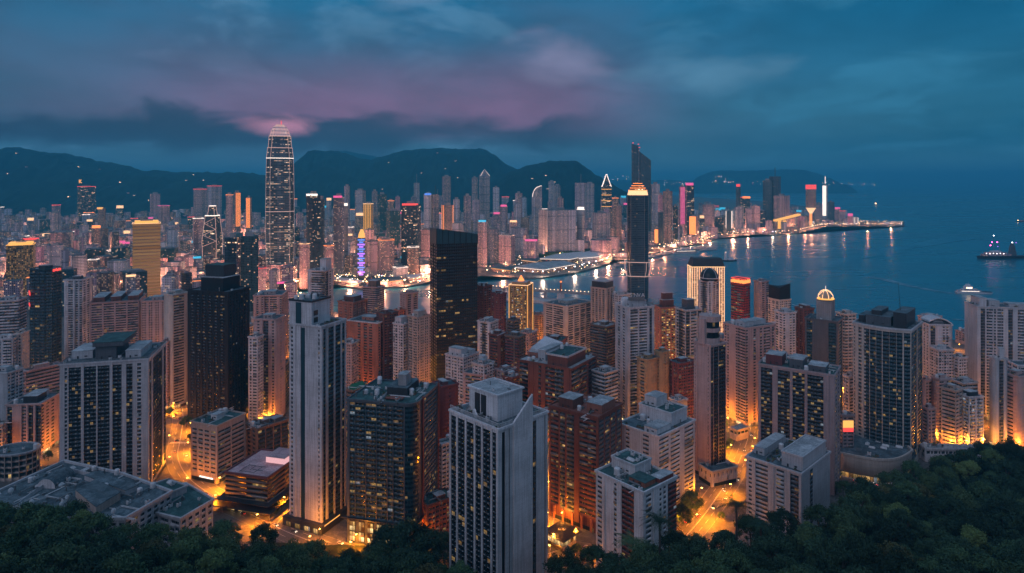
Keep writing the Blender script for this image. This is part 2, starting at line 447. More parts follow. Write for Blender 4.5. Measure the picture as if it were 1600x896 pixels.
class MB:
 """collects simple shapes for ONE part"""
 def __init__(s):
  s.v, s.f, s.mi, s.uv = [], [], [], []
 def quad(s, pts, m=0, uv=None):
  b = len(s.v)
  s.v += [tuple(p) for p in pts]
  s.f.append(tuple(range(b, b + len(pts))))
  s.mi.append(m)
  s.uv.append(uv or [(0, 0)] * len(pts))
 def prism(s, poly, z0, z1, m=0, cap=None, bottom=False, ws=0.3, hs=0.3, zs=None):
  """vertical prism over a CCW polygon; zs: top height per corner; UVs in bays and storeys"""
  n = len(poly)
  b = len(s.v)
  s.v += [(p[0], p[1], z0) for p in poly]
  s.v += [(p[0], p[1], (zs[i] if zs else z1)) for i, p in enumerate(poly)]
  u = 0.0
  for i in range(n):
   j = (i + 1) % n
   L = max(1, round(math.dist(poly[i], poly[j]) * ws))
   hh = (z1 - z0) * hs
   s.f.append((b + i, b + j, b + n + j, b + n + i))
   s.mi.append(m)
   s.uv.append([(u, 0), (u + L, 0), (u + L, hh), (u, hh)])
   u += L + 1
  s.f.append(tuple(b + n + i for i in range(n)))
  s.mi.append(m if cap is None else cap)
  s.uv.append([(0.01, 0.01)] * n)
  if bottom:
   s.f.append(tuple(b + i for i in reversed(range(n))))
   s.mi.append(m)
   s.uv.append([(0.01, 0.01)] * n)
 def box(s, c, d, rz=0.0, m=0, cap=None, bottom=True):
  """c = centre of the base"""
  hx, hy = d[0] / 2, d[1] / 2
  cr, sr = cos(rz), sin(rz)
  poly = [(c[0] + x * cr - y * sr, c[1] + x * sr + y * cr) for x, y in ((-hx, -hy), (hx, -hy), (hx, hy), (-hx, hy))]
  s.prism(poly, c[2], c[2] + d[2], m, cap, bottom)
 def loft(s, rings, m=0, cap=None, ws=0.3, hs=0.3, mats=None):
  """rings: list of (polygon, z); all polygons with the same count"""
  n = len(rings[0][0])
  b = len(s.v)
  for poly, z in rings:
   s.v += [(p[0], p[1], (z[i] if isinstance(z, (list, tuple)) else z)) for i, p in enumerate(poly)]
  L = [max(1, round(math.dist(rings[0][0][i], rings[0][0][(i + 1) % n]) * ws)) for i in range(n)]
  zv = [r[1] if not isinstance(r[1], (list, tuple)) else max(r[1]) for r in rings]
  for k in range(len(rings) - 1):
   u = 0
   for i in range(n):
    j = (i + 1) % n
    s.f.append((b + k * n + i, b + k * n + j, b + (k + 1) * n + j, b + (k + 1) * n + i))
    s.mi.append(mats[k] if mats else m)
    s.uv.append([(u, zv[k] * hs), (u + L[i], zv[k] * hs), (u + L[i], zv[k + 1] * hs), (u, zv[k + 1] * hs)])
    u += L[i] + 1
  k = len(rings) - 1
  s.f.append(tuple(b + k * n + i for i in range(n)))
  s.mi.append((mats[-1] if mats else m) if cap is None else cap)
  s.uv.append([(0.01, 0.01)] * n)
 def tube(s, a, b_, r, k=6, m=0, r2=None):
  a, b_ = Vector(a), Vector(b_)
  d = (b_ - a).normalized()
  u = d.orthogonal().normalized()
  v = d.cross(u)
  r2 = r if r2 is None else r2
  o = len(s.v)
  for p, rr in ((a, r), (b_, r2)):
   for i in range(k):
    t = 2 * pi * i / k
    s.v.append(tuple(p + (u * cos(t) + v * sin(t)) * rr))
  for i in range(k):
   j = (i + 1) % k
   s.f.append((o + i, o + j, o + k + j, o + k + i))
   s.mi.append(m)
   s.uv.append([(0, 0)] * 4)
  s.f.append(tuple(o + i for i in reversed(range(k))))
  s.f.append(tuple(o + k + i for i in range(k)))
  s.mi += [m, m]
  s.uv += [[(0, 0)] * k] * 2
 def path(s, pts, r, k=6, m=0, closed=False):
  """one connected tube through pts"""
  P = [Vector(p) for p in pts]
  n = len(P)
  o = len(s.v)
  for i, p in enumerate(P):
   if closed:
    d = P[(i + 1) % n] - P[i - 1]
   else:
    d = P[min(i + 1, n - 1)] - P[max(i - 1, 0)]
   d.normalize()
   ref = Vector((0, 0, 1)) if abs(d.z) < 0.9 else Vector((1, 0, 0))
   u = d.cross(ref).normalized()
   v = d.cross(u)
   for q in range(k):
    t = 2 * pi * q / k
    s.v.append(tuple(p + (u * cos(t) + v * sin(t)) * r))
  for i in range(n if closed else n - 1):
   i2 = (i + 1) % n
   for q in range(k):
    q2 = (q + 1) % k
    s.f.append((o + i * k + q, o + i * k + q2, o + i2 * k + q2, o + i2 * k + q))
    s.mi.append(m)
    s.uv.append([(0, 0)] * 4)
 def build(s, name, mats, parent=None, smooth=False, local=True, uv=True):
  off = Vector(parent.location) if (parent is not None and local) else Vector((0, 0, 0))
  if parent is not None and local and parent.parent is not None:
   off = Vector(parent.location) + Vector(parent.parent.location)
  v = [(p[0] - off.x, p[1] - off.y, p[2] - off.z) for p in s.v] if off.length else s.v
  me = bpy.data.meshes.new(name)
  me.from_pydata(v, [], s.f)
  for m in ([mats] if isinstance(mats, str) else mats):
   me.materials.append(M(m))
  me.polygons.foreach_set('material_index', s.mi)
  ul = me.uv_layers.new(name='uv')
  ul.data.foreach_set('uv', [c for face in s.uv for p in face for c in p])
  if smooth:
   me.polygons.foreach_set('use_smooth', [True] * len(s.f))
  me.update()
  return link(name, me, parent)
# ------------------------------------------------------------------ layout helpers (photo -> place)
GZ = 4.0                                        # quay and street level above the sea
def gdist(py, z=GZ):
 return (H - z) * F / (py - HY)
def at(px, py, z=GZ):
 D = gdist(py, z)
 return ((px - CX) * D / F, D)
def ztop(py, D):
 return H - (py - HY) * D / F
def footprint(xl, xc, xr, D, th=None):
 """corner C nearest the viewer at depth D; left face reaches bearing xl, right face xr"""
 ql, qc, qr = xl - CX, xc - CX, xr - CX
 if th is None:
  th = math.degrees(atan2(max(qr - qc, 1), max(qc - ql, 1)))
  th = min(max(th, 14), 76)
 t = radians(th) + math.atan(qc / F)              # th is counted from the line of sight
 C = (qc * D / F, D)
 w1 = D * (qc - ql) / max(F * cos(t) + ql * sin(t), F * 0.05)
 w2 = D * (qr - qc) / max(F * sin(t) - qr * cos(t), F * 0.05)
 w1, w2 = max(w1, 6), max(w2, 6)
 R = (C[0] + w2 * sin(t), C[1] + w2 * cos(t))
 L = (C[0] - w1 * cos(t), C[1] + w1 * sin(t))
 B = (R[0] + L[0] - C[0], R[1] + L[1] - C[1])
 return [C, R, B, L]
def inset(poly, d):
 """offset a CCW polygon inwards by d (negative: outwards)"""
 n = len(poly)
 out = []
 for i in range(n):
  p0, p1, p2 = Vector(poly[i - 1]), Vector(poly[i]), Vector(poly[(i + 1) % n])
  a, b = (p1 - p0).normalized(), (p2 - p1).normalized()
  na, nb = Vector((-a.y, a.x)), Vector((-b.y, b.x))
  m = na + nb
  k = m.length_squared
  m = na if k < 1e-6 else m * (2.0 / k)
  if m.length > 3:
   m = m.normalized() * 3
  out.append((p1.x + m.x * d, p1.y + m.y * d))
 return out
def shrink(poly, k):
 cx = sum(p[0] for p in poly) / len(poly)
 cy = sum(p[1] for p in poly) / len(poly)
 return [(cx + (p[0] - cx) * k, cy + (p[1] - cy) * k) for p in poly]
def centre(poly):
 return (sum(p[0] for p in poly) / len(poly), sum(p[1] for p in poly) / len(poly))
def chamfer(poly, c):
 out = []
 n = len(poly)
 for i in range(n):
  p0, p1, p2 = Vector(poly[i - 1]), Vector(poly[i]), Vector(poly[(i + 1) % n])
  out.append(tuple(p1 + (p0 - p1).normalized() * c))
  out.append(tuple(p1 + (p2 - p1).normalized() * c))
 return out
def lerp2(a, b, t):
 return (a[0] + (b[0] - a[0]) * t, a[1] + (b[1] - a[1]) * t)
# ------------------------------------------------------------------ facade builder
# column letters: (width, stands proud by, kind)
COLS = {
 'w': (1.0, 0, 'w'), 'W': (2.6, 0, 'w'), 'X': (5.0, 0, 'w'),
 'p': (0.7, .40, 'w'), 'P': (1.5, .55, 'w'), 'q': (0.35, .22, 'w'),
 'g': (1.5, 0, 'g'), 'G': (2.9, 0, 'g'), 's': (0.7, 0, 'g'), 'r': (5.0, 0, 'g'),
 'c': (1.7, 0, 'c'), 'C': (3.2, 0, 'c'),
 'd': (2.2, -.7, 'd'), 'D': (3.4, -.5, 'd'), 'a': (2.6, -.5, 'a'),
 'b': (3.0, -.3, 'b'), 'e': (2.2, 0, 'w'),
}
def pat(L, unit, a='', b=''):
 u = sum(COLS[c][0] for c in unit)
 e = sum(COLS[c][0] for c in a + b)
 n = max(1, round((L - e) / u))
 return a + unit * n + b
def storeys(z0, z1, st=3.1, wf=0.5, top=1.6, base=0.0):
 """row list from z0 to z1: solid base, storeys of spandrel + window, solid top band"""
 rows = []
 z = z0
 if base:
  rows.append(('t', z, z + base))
  z += base
 n = max(1, int((z1 - top - z) / st))
 st = (z1 - top - z) / n
 for i in range(n):
  rows.append(('s', z, z + st * (1 - wf)))
  rows.append(('g', z + st * (1 - wf), z + st))
  z += st
 rows.append(('t', z, z1))
 return rows
def columns(fp, pats):
 """list of (P0, P1, normal, kind, letter, edge, wu)"""
 out = []
 n = len(fp)
 for i in range(n):
  a, b = Vector(fp[i]), Vector(fp[(i + 1) % n])
  L = (b - a).length
  d = (b - a) / L
  nr = Vector((d.y, -d.x))
  ps = pats[i] or 'w'
  tot = sum(COLS[c][0] for c in ps)
  k = L / tot
  t, off = 0.0, 0.0
  for c in ps:
   wd, o, kind = COLS[c]
   wd *= k
   if abs(o - off) > 1e-6:
    out.append((a + d * t + nr * off, a + d * t + nr * o, d if o < off else -d, 'w', '|', i, 0))
    off = o
   out.append((a + d * t + nr * off, a + d * (t + wd) + nr * off, nr, kind, c, i, max(1, round(wd / 2.5))))
   t += wd
  if abs(off) > 1e-6:
   out.append((b + nr * off, b.copy(), -d if off > 0 else d, 'w', '|', i, 0))
 return out
def grid_mesh(name, cols, rows, mats, origin, closed, uoff=0, rec=0.28, bal=1.0, mat_w=0):
 nc, nr = len(cols), len(rows)
 nb = nc if closed else nc + 1
 px = np.array([c[0][:] for c in cols] + ([] if closed else [cols[-1][1][:]]), dtype=float)
 zs = np.array([r[1] for r in rows] + [rows[-1][2]], dtype=float)
 V = np.zeros((nb, nr + 1, 3))
 V[:, :, 0] = px[:, 0:1] - origin[0]
 V[:, :, 1] = px[:, 1:2] - origin[1]
 V[:, :, 2] = zs[None, :] - origin[2]
 idx = np.arange(nb * (nr + 1)).reshape(nb, nr + 1)
 quads, mi, uvs = [], [], []
 extra = []
 nv = nb * (nr + 1)
 u = uoff
 rk = [r[0] for r in rows]
 rg = random.Random(int(abs(px[0, 0] * 7 + px[0, 1] * 3)) + nc)
 hood = len(mats) > 3
 sto = np.cumsum([1 if k == 's' else 0 for k in rk])
 for j, c in enumerate(cols):
  j2 = (j + 1) % nb
  kind = c[3]
  nx, ny = c[2][0], c[2][1]
  wu = max(1, c[6])
  for k in range(nr):
   r = rk[k]
   o = (idx[j, k], idx[j2, k], idx[j2, k + 1], idx[j, k + 1])
   dep, m, rv = 0.0, mat_w, mat_w
   if r == 't':
    pass
   elif kind == 'g':
    if r == 'g':
     dep, m = rec * rg.uniform(.5, 1.4), 1
    elif hood and rg.random() < .13:
     dep, m, rv = -rg.uniform(.25, .55), 3, 3
   elif kind == 'c':
    if r == 'g':
     dep, m, rv = 0.07, 1, 2
    else:
     m = 2
   elif kind == 'd':
    if r == 'g':
     dep, m, rv = 0.12, 1, 2
    else:
     m = 2
   elif kind == 'a':
    m = 2
   elif kind == 'b':
    if r == 'g':
     dep, m = (0.35, 1) if rg.random() < .72 else (-bal + .1, 1)
    else:
     dep, m = -bal, mat_w
   s = int(sto[k])
   if m == 1:
    uvq = ((u, s), (u + wu, s), (u + wu, s + 1), (u, s + 1))
   else:
    uvq = ((u, s),) * 4
   if dep == 0.0:
    quads.append(o)
    mi.append(m)
    uvs.append(uvq)
   else:
    for q in o:
     a, b = divmod(int(q), nr + 1)
     p = V[a, b]
     extra.append((p[0] - nx * dep, p[1] - ny * dep, p[2]))
    i_ = (nv, nv + 1, nv + 2, nv + 3)
    nv += 4
    for q in range(4):
     q2 = (q + 1) % 4
     quads.append((o[q], o[q2], i_[q2], i_[q]))
     mi.append(rv)
     uvs.append(((u, s),) * 4)
    quads.append(i_)
    mi.append(m)
    uvs.append(uvq)
  u += wu + 1
 v = np.concatenate([V.reshape(-1, 3), np.array(extra).reshape(-1, 3)]) if extra else V.reshape(-1, 3)
 return raw_mesh(name, v, np.array(quads), mats, mi, np.array(uvs))
def body(root, fp, pats, rows, mats, bays=(), rec=0.28, bal=1.0):
 """walls with real window recesses; on the edges in `bays` each run of glazing is a window_bay part of its own"""
 cols = columns(fp, pats)
 o = root.location
 mats = list(mats) + (['metal_grey'] if mats[0] not in ('black_cladding', 'teal_cladding', 'slate_cladding') else [])
 if not bays:
  return [link('wall', grid_mesh('wall', cols, rows, mats, o, True, rec=rec, bal=bal), root)]
 mid = [i for i, r in enumerate(rows) if r[0] != 't']
 k0, k1 = mid[0], mid[-1]
 glz = [c[3] != 'w' and c[5] in bays for c in cols]
 # the wall keeps every column in the solid rows, and the glazed ones drop out between
 wallcols = []
 runs = []
 i = 0
 while i < len(cols):
  if glz[i]:
   j = i
   while j + 1 < len(cols) and glz[j + 1] and cols[j + 1][5] == cols[i][5]:
    j += 1
   runs.append((i, j))
   i = j + 1
  else:
   i += 1
 hole = set()
 for a, b in runs:
  hole.update(range(a, b + 1))
 parts = [link('wall', grid_wall(cols, rows, mats, o, hole, k0, k1, rec, bal), root)]
 mr = [r for r in rows[k0:k1 + 1]]
 for a, b in runs:
  kinds = {cols[q][3] for q in range(a, b + 1)}
  nm = 'balcony_stack' if kinds == {'b'} else 'window_bay'
  parts.append(link(nm, grid_mesh(nm, cols[a:b + 1], mr, mats, o, False, uoff=a * 3, rec=rec, bal=bal), root))
 return parts
def grid_wall(cols, rows, mats, origin, hole, k0, k1, rec, bal):
 nc, nr = len(cols), len(rows)
 # merge the storeys of plain wall columns into one tall quad unless they carry windows
 zs = [rows[0][1]] + [rows[k0][1]] + [rows[k1][2]] + [rows[-1][2]]
 zs = sorted(set(zs))
 v, f, mi, uv = [], [], [], []
 nz = len(zs)
 for c in cols:
  for q in zs:
   v.append((c[0][0] - origin[0], c[0][1] - origin[1], q - origin[2]))
 a0, a1 = zs.index(rows[k0][1]), zs.index(rows[k1][2])
 u = 0
 for j, c in enumerate(cols):
  j2 = (j + 1) % nc
  for k in range(nz - 1):
   if j in hole and a0 <= k < a1:
    continue
   if c[3] != 'w' and a0 <= k < a1:
    # glazed column on an unsplit edge: plain storeys inside the wall mesh
    sub = grid_mesh('tmp', [c], rows[k0:k1 + 1], mats, origin, False, uoff=u, rec=rec, bal=bal)
    b = len(v)
    v.extend([tuple(p.co) for p in sub.vertices])
    ul = sub.uv_layers[0].data
    for p in sub.polygons:
     f.append(tuple(b + q for q in p.vertices))
     mi.append(p.material_index)
     uv += [tuple(ul[l].uv) for l in p.loop_indices]
    bpy.data.meshes.remove(sub)
    continue
   f.append((j * nz + k, j2 * nz + k, j2 * nz + k + 1, j * nz + k + 1))
   mi.append(0)
   uv += [(u, 0)] * 4
  u += c[6] + 1
 return raw_mesh('wall', v, f, mats, mi, uv)
def letters(name, text, size, depth, mat, root, p):
 cu = bpy.data.curves.new(name, 'FONT')
 cu.body, cu.size, cu.extrude = text, size, depth
 t = bpy.data.objects.new(name, cu)
 COL.objects.link(t)
 me = bpy.data.meshes.new_from_object(t.evaluated_get(bpy.context.evaluated_depsgraph_get()))
 bpy.data.objects.remove(t)
 me.materials.clear()
 me.materials.append(M(mat))
 o = link(name, me, root)
 o.location = Vector(p) - root.location
 o.rotation_euler = (radians(90), 0, 0)
 return o
# ------------------------------------------------------------------ roofs and what stands on them
def add_roof(root, fp, z, mat='roof_felt', rim='pale_concrete', h=1.1, over=0.65, t=0.35, name='roof'):
 a, b = inset(fp, -over), inset(fp, t)
 m = MB()
 n = len(fp)
 zz = [z - 0.25, z + h, z + h, z + 0.12]
 rings = [a, a, b, b]
 o = 0
 for r, q in zip(rings, zz):
  m.v += [(p[0], p[1], q) for p in r]
 for k in range(3):
  for i in range(n):
   j = (i + 1) % n
   m.f.append((k * n + i, k * n + j, (k + 1) * n + j, (k + 1) * n + i))
   m.mi.append(1)
   m.uv.append([(0, 0)] * 4)
 m.f.append(tuple(3 * n + i for i in range(n)))
 m.mi.append(0)
 m.uv.append([(0, 0)] * n)
 # underside of the overhang
 m.v += [(p[0], p[1], z - 0.25) for p in inset(fp, 0.1)]
 for i in range(n):
  j = (i + 1) % n
  m.f.append((4 * n + i, 4 * n + j, j, i))
  m.mi.append(1)
  m.uv.append([(0, 0)] * 4)
 return m.build(name, [mat, rim], root)
PROTO = {}
def proto(name):
 if name in PROTO:
  return PROTO[name]
 m = MB()
 if name == 'air_conditioner':
  m.box((0, 0, 0.25), (1.6, 1.1, 1.3))
  m.box((-.6, 0, 0), (.15, 1.0, .25))
  m.box((.6, 0, 0), (.15, 1.0, .25))
  m.prism([(cos(t) * .42, sin(t) * .42) for t in np.linspace(0, 2 * pi, 10, endpoint=False)], 1.55, 1.7, 1)
  mats = ['metal_white', 'metal_dark']
 elif name == 'water_tank':
  P = [(cos(t) * 1.2, sin(t) * 1.2) for t in np.linspace(0, 2 * pi, 14, endpoint=False)]
  m.loft([(P, .4), (P, 2.4), (shrink(P, .75), 2.75), (shrink(P, .15), 2.85)])
  m.box((0, 0, 0), (1.8, 1.8, .4))
  mats = ['tank_white']
 elif name == 'duct':
  m.path([(-3, 0, 0), (-3, 0, 1.0), (-2.6, 0, 1.3), (2.6, 0, 1.3), (3, 0, 1.0), (3, 0, 0)], .35, 8)
  mats = ['metal_grey']
 elif name == 'antenna':
  m.tube((0, 0, 0), (0, 0, 7), .09, 5, 0, .03)
  m.tube((-.9, 0, 5.6), (.9, 0, 5.6), .04, 4)
  m.tube((-.6, 0, 6.2), (.6, 0, 6.2), .04, 4)
  mats = ['metal_grey']
 elif name == 'satellite_dish':
  P = [(cos(t), sin(t)) for t in np.linspace(0, 2 * pi, 14, endpoint=False)]
  b = len(m.v)
  for r, zc in ((.08, 0), (.6, .12), (1.1, .42)):
   m.v += [(p[0] * r, -zc + .3 - p[1] * r * .25, 1.4 + p[1] * r) for p in P]
  for k in range(2):
   for i in range(14):
    j = (i + 1) % 14
    m.f.append((b + k * 14 + i, b + k * 14 + j, b + (k + 1) * 14 + j, b + (k + 1) * 14 + i))
    m.mi.append(0)
    m.uv.append([(0, 0)] * 4)
  m.tube((0, .3, 0), (0, .3, 1.5), .09, 5)
  mats = ['metal_white']
 elif name == 'skylight':
  m.loft([([(-2, -1.2), (2, -1.2), (2, 1.2), (-2, 1.2)], 0), ([(-2, -1.2), (2, -1.2), (2, 1.2), (-2, 1.2)], .4), ([(-1.6, -.05), (1.6, -.05), (1.6, .05), (-1.6, .05)], 1.2)])
  mats = ['metal_white']
 elif name == 'planter':
  m.box((0, 0, 0), (2.4, .8, .6))
  rr = random.Random(3)
  for _ in range(26):
   c = Vector((rr.uniform(-1.1, 1.1), rr.uniform(-.3, .3), rr.uniform(.6, 1.3)))
   d = Vector((rr.uniform(-1, 1), rr.uniform(-1, 1), rr.uniform(-.3, 1))).normalized() * .3
   e = d.cross(Vector((rr.uniform(-1, 1), rr.uniform(-1, 1), 1))).normalized() * .22
   m.quad([c - d, c + e, c + d, c - e], 1)
  mats = ['brown_stone', 'leaf_mid']
 elif name == 'pallet_box':
  m.box((0, 0, 0), (1.3, .9, .9))
  m.box((.9, .5, 0), (.7, .8, .6), .4)
  mats = ['metal_grey']
 elif name == 'vent_stack':
  m.tube((0, 0, 0), (0, 0, 2.2), .3, 8)
  m.tube((0, 0, 2.3), (0, 0, 2.7), .5, 8, 0, .1)
  m.tube((.2, 0, 2.1), (.2, 0, 2.4), .04, 4)
  mats = ['metal_grey']
 elif name == 'pipe_run':
  m.path([(-5, 0, .35), (5, 0, .35), (5, 3, .35), (8, 3, .35)], .16, 6)
  m.tube((-5, 0, .35), (-5, 0, 0), .12, 5)
  m.path([(-5, .6, .3), (4.3, .6, .3), (4.3, 3.6, .3)], .11, 6)
  mats = ['metal_white']
 me = bpy.data.meshes.new(name)
 me.from_pydata(m.v, [], m.f)
 for q in mats:
  me.materials.append(M(q))
 me.polygons.foreach_set('material_index', m.mi)
 PROTO[name] = me
 return me
def put(root, name, p, rz=0.0, s=1.0, label=None):
 o = link(name, proto(name), root)
 o.location = Vector(p) - root.location
 o.rotation_euler = (0, 0, rz)
 o.scale = (s, s, s) if not isinstance(s, tuple) else s
 return o
def inside(poly, x, y):
 c = False
 n = len(poly)
 for i in range(n):
  x1, y1 = poly[i]
  x2, y2 = poly[(i + 1) % n]
  if (y1 > y) != (y2 > y) and x < (x2 - x1) * (y - y1) / (y2 - y1) + x1:
   c = not c
 return c
def penthouse(root, fp, z, h, wallm='pale_concrete', roofm='roof_pale', name='penthouse', door=True):
 m = MB()
 m.prism(fp, z, z + h, 0)
 o = m.build(name, [wallm], root)
 lid = MB()
 lid.prism(inset(fp, -.3), z + h - .05, z + h + .3, 0)
 c = Vector((0, 0, 0))
 l = lid.build('roof_slab', [roofm], root)
 l.parent = o
 if door:
  i = len(fp) - 1
  a, b = Vector(fp[i]), Vector(fp[0])
  d = (b - a).normalized()
  nr = Vector((d.y, -d.x))
  for k, (t, dw, dh, z1, mt, nm) in enumerate(((.3, 1.1, 2.1, z + .1, 'metal_dark', 'door'), (.68, 2.0, .9, z + 1.4, 'metal_dark', 'louvre'))):
   p = a + (b - a) * t
   q = MB()
   q.box((p.x + nr.x * .05, p.y + nr.y * .05, z1), (dw, .16, dh), atan2(d.y, d.x))
   dd = q.build(nm, [mt], root)
   dd.parent = o
 return o
def railing(root, pts, z, h=1.1, mat='metal_white', closed=False, name='railing'):
 m = MB()
 n = len(pts)
 segs = n if closed else n - 1
 for i in range(segs):
  a, b = Vector(pts[i]), Vector(pts[(i + 1) % n])
  L = (b - a).length
  d = (b - a) / L
  k = max(1, int(L / 1.0))
  rz = atan2(d.y, d.x)
  c = (a + b) / 2
  m.box((c.x, c.y, z + h - .25), (L + .1, .22, .25), rz)
  m.box((c.x, c.y, z + h * .5), (L + .1, .07, .07), rz)
  for q in range(k + 1):
   p = a + d * (L * q / k)
   m.box((p.x, p.y, z), (.24, .2, h), rz)
 return m.build(name, [mat], root)
def clutter(root, fp, z, seed, n=8, kinds=('air_conditioner', 'air_conditioner', 'water_tank', 'duct', 'pipe_run', 'pallet_box', 'vent_stack', 'planter'), avoid=()):
 rr = random.Random(seed)
 xs, ys = [p[0] for p in fp], [p[1] for p in fp]
 q = inset(fp, 1.3)
 d = Vector(fp[1]) - Vector(fp[0])
 base = atan2(d.y, d.x)
 done = []
 for _ in range(n * 12):
  if len(done) >= n:
   break
  x, y = rr.uniform(min(xs), max(xs)), rr.uniform(min(ys), max(ys))
  if not inside(q, x, y) or any(inside(inset(a, -1.2), x, y) for a in avoid):
   continue
  if any((x - a) ** 2 + (y - b) ** 2 < 6 for a, b in done):
   continue
  done.append((x, y))
  put(root, rr.choice(kinds), (x, y, z + .12), base + rr.choice((0, pi / 2, pi)), rr.uniform(1.1, 1.75))
def sub(fp, u0, u1, v0, v1):
 """part of a quad footprint: u along C->R, v along C->L"""
 C, R, B, L = [Vector(p) for p in fp]
 f = lambda u, v: tuple((C * (1 - u) + R * u) * (1 - v) + (L * (1 - u) + B * u) * v)
 return [f(u0, v0), f(u1, v0), f(u1, v1), f(u0, v1)]
# ------------------------------------------------------------------ a tower from its style
STY = {
 # wall, pane, accent, left unit, right unit, storey, window share
 'apt_white': ('white_paint', 'pane_home', 'slate_cladding', 'wgwGw', 'wGwg', 3.0, .46),
 'apt_cream': ('cream_paint', 'pane_home', 'slate_cladding', 'wGwgp', 'wgwG', 3.0, .46),
 'apt_beige': ('beige_tile', 'pane_home', 'brown_stone', 'wgbgw', 'wgWg', 3.0, .48),
 'apt_pink': ('pink_tile', 'pane_home', 'mauve_tile', 'wgwgW', 'gwbw', 3.0, .46),
 'apt_mauve': ('mauve_tile', 'pane_home', 'brown_stone', 'wGw', 'wgwGq', 3.0, .46),
 'apt_red': ('salmon_tile', 'pane_home', 'red_brick', 'WgwgP', 'wgwgWd', 3.0, .46),
 'apt_brick': ('red_brick', 'pane_home', 'maroon_tile', 'wgwgP', 'wGwg', 3.0, .46),
 'apt_brown': ('brown_stone', 'pane_home', 'maroon_tile', 'wGwgq', 'wgG', 3.0, .48),
 'apt_balcony': ('white_paint', 'pane_home', 'slate_cladding', 'wbbw', 'wgbgw', 3.0, .5),
 'apt_tan': ('tan_stone', 'pane_home', 'brown_stone', 'Wgw', 'Wsw', 3.2, .45),
 'slab_pale': ('pale_concrete', 'pane_home', 'slate_cladding', 'pGwG', 'wgbgw', 3.0, .5),
 'rib_pale': ('pale_concrete', 'pane_office', 'slate_cladding', 'r', 'r', 3.5, .45),
 'rib_cream': ('cream_paint', 'pane_office', 'slate_cladding', 'wr', 'rw', 3.4, .42),
 'rib_brown': ('brown_stone', 'pane_office', 'maroon_tile', 'r', 'r', 3.5, .45),
 'office_dark': ('black_cladding', 'pane_dark', 'black_cladding', 'Cq', 'Cq', 3.6, .62),
 'office_teal': ('teal_cladding', 'pane_teal', 'teal_cladding', 'Cq', 'Cq', 3.6, .62),
 'office_grey': ('slate_cladding', 'pane_office', 'dark_cladding', 'pGG', 'pCC', 3.6, .58),
 'red_office': ('maroon_tile', 'pane_office', 'red_brick', 'r', 'wr', 3.4, .45),
}
BUILT = []                                       # (label key, footprint, top) of every tower, for the fillers
def tower(name, label, cat, xl, xc, xr, yt, yb, sty, th=None, bays=False, L=None, R=None, roof='roof_felt', rim=None, pent=None, clut=4, seed=0, wallm=None, pane=None,
  acc=None, base=4.0, top=1.6, group=None, z1=None, fp=None, rec=.28, st=None, wf=None, bal=1.0, hpar=1.1):
 D = gdist(yb)
 fp = fp or footprint(xl, xc, xr, D, th)
 z1 = z1 or ztop(yt, D)
 s = STY[sty]
 c = centre(fp)
 root = thing(name, label, cat, (c[0], c[1], GZ), group)
 el_ = [math.dist(fp[i], fp[(i + 1) % len(fp)]) for i in range(len(fp))]
 if len(fp) == 4:
  # edges: C->R right face, R->B and B->L away from us, L->C left face
  ps = [R or pat(el_[0], s[4]), pat(el_[1], 'WgW'), pat(el_[2], 'WgW'), L or pat(el_[3], s[3])]
  bs = (0, 3) if bays else ()
 else:
  ps = [pat(e, (L or s[3])) if e > 2 else 'w' for e in el_]
  bs = ()
 rows = storeys(GZ, z1, st or s[5], wf or s[6], top, base)
 wm = wallm or s[0]
 body(root, fp, ps, rows, [wm, pane or s[1], acc or s[2]], bs, rec=rec, bal=bal)
 if len(fp) == 4 and base >= 3.5 and D < 950 and name != 'low_building':
  for e in (0, 3):                          # glow bands added as shop fronts, for orange at street level
   a, b = Vector(fp[e]), Vector(fp[(e + 1) % 4])
   d = (b - a).normalized()
   q = (a + b) / 2 + Vector((d.y, -d.x)) * .62
   m = MB()
   m.box((q.x, q.y, GZ + .5), ((b - a).length * .86, .3, 2.7), atan2(d.y, d.x))
   m.build('shop_front', 'pane_shop' if (seed + e) % 3 else 'pane_dark', root)
 rim = rim or wm
 add_roof(root, fp, z1, roof, rim, hpar)
 av = []
 if pent is None and len(fp) == 4:
  pent = [(.3, .7, .3, .7, 3.6)]
 for q in pent or ():
  pf = sub(fp, *q[:4]) if len(fp) == 4 else shrink(fp, .45)
  penthouse(root, pf, z1 + .1, q[4], q[5] if len(q) > 5 else wm, door=len(fp) == 4 and D < 1100)
  av.append(pf)
 if clut:
  clutter(root, fp, z1, seed or int(xl * 7 + yt), clut, avoid=av)
 BUILT.append((name, fp, z1))
 return root, fp, z1, D
# ------------------------------------------------------------------ sea
def sea_mat():
 m, n = newmat('sea_water')
 t = n.new('ShaderNodeTexCoord').outputs['Object']
 st = n.noise(n.v('MULTIPLY', t, (0.0009, 0.0030, 1)), 1.0, 4, 0.55, 0.6)      # calm lanes and ruffled lanes
 st2 = n.noise(n.v('MULTIPLY', t, (0.0035, 0.012, 1)), 1.0, 3, 0.5, 0.4)
 f = n.m('ADD', n.m('MULTIPLY', st, 0.7), n.m('MULTIPLY', st2, 0.3))
 rg = n.ramp(f, 0.36, 0.62, 0.20, 0.36)
 bc = n.mix(n.ramp(f, 0.4, 0.62), (0.006, 0.128, 0.190), (0.018, 0.170, 0.238))
 b = pr(n, bc, rg, 0.0, 0.5)
 bump = n.new('ShaderNodeBump')
 bump.inputs['Strength'].default_value = 0.10
 bump.inputs['Distance'].default_value = 1.0
 n.put(bump.inputs['Height'], n.noise(n.v('MULTIPLY', t, (0.03, 0.06, 1)), 1.0, 3, 0.6))
 n.l.new(bump.outputs[0], b.inputs['Normal'])
sea_mat()
mb = MB()
mb.quad([(-60000, -3000, 0), (60000, -3000, 0), (60000, 60000, 0), (-60000, 60000, 0)])
o = tag(mb.build('sea', 'sea_water'), kind='structure')
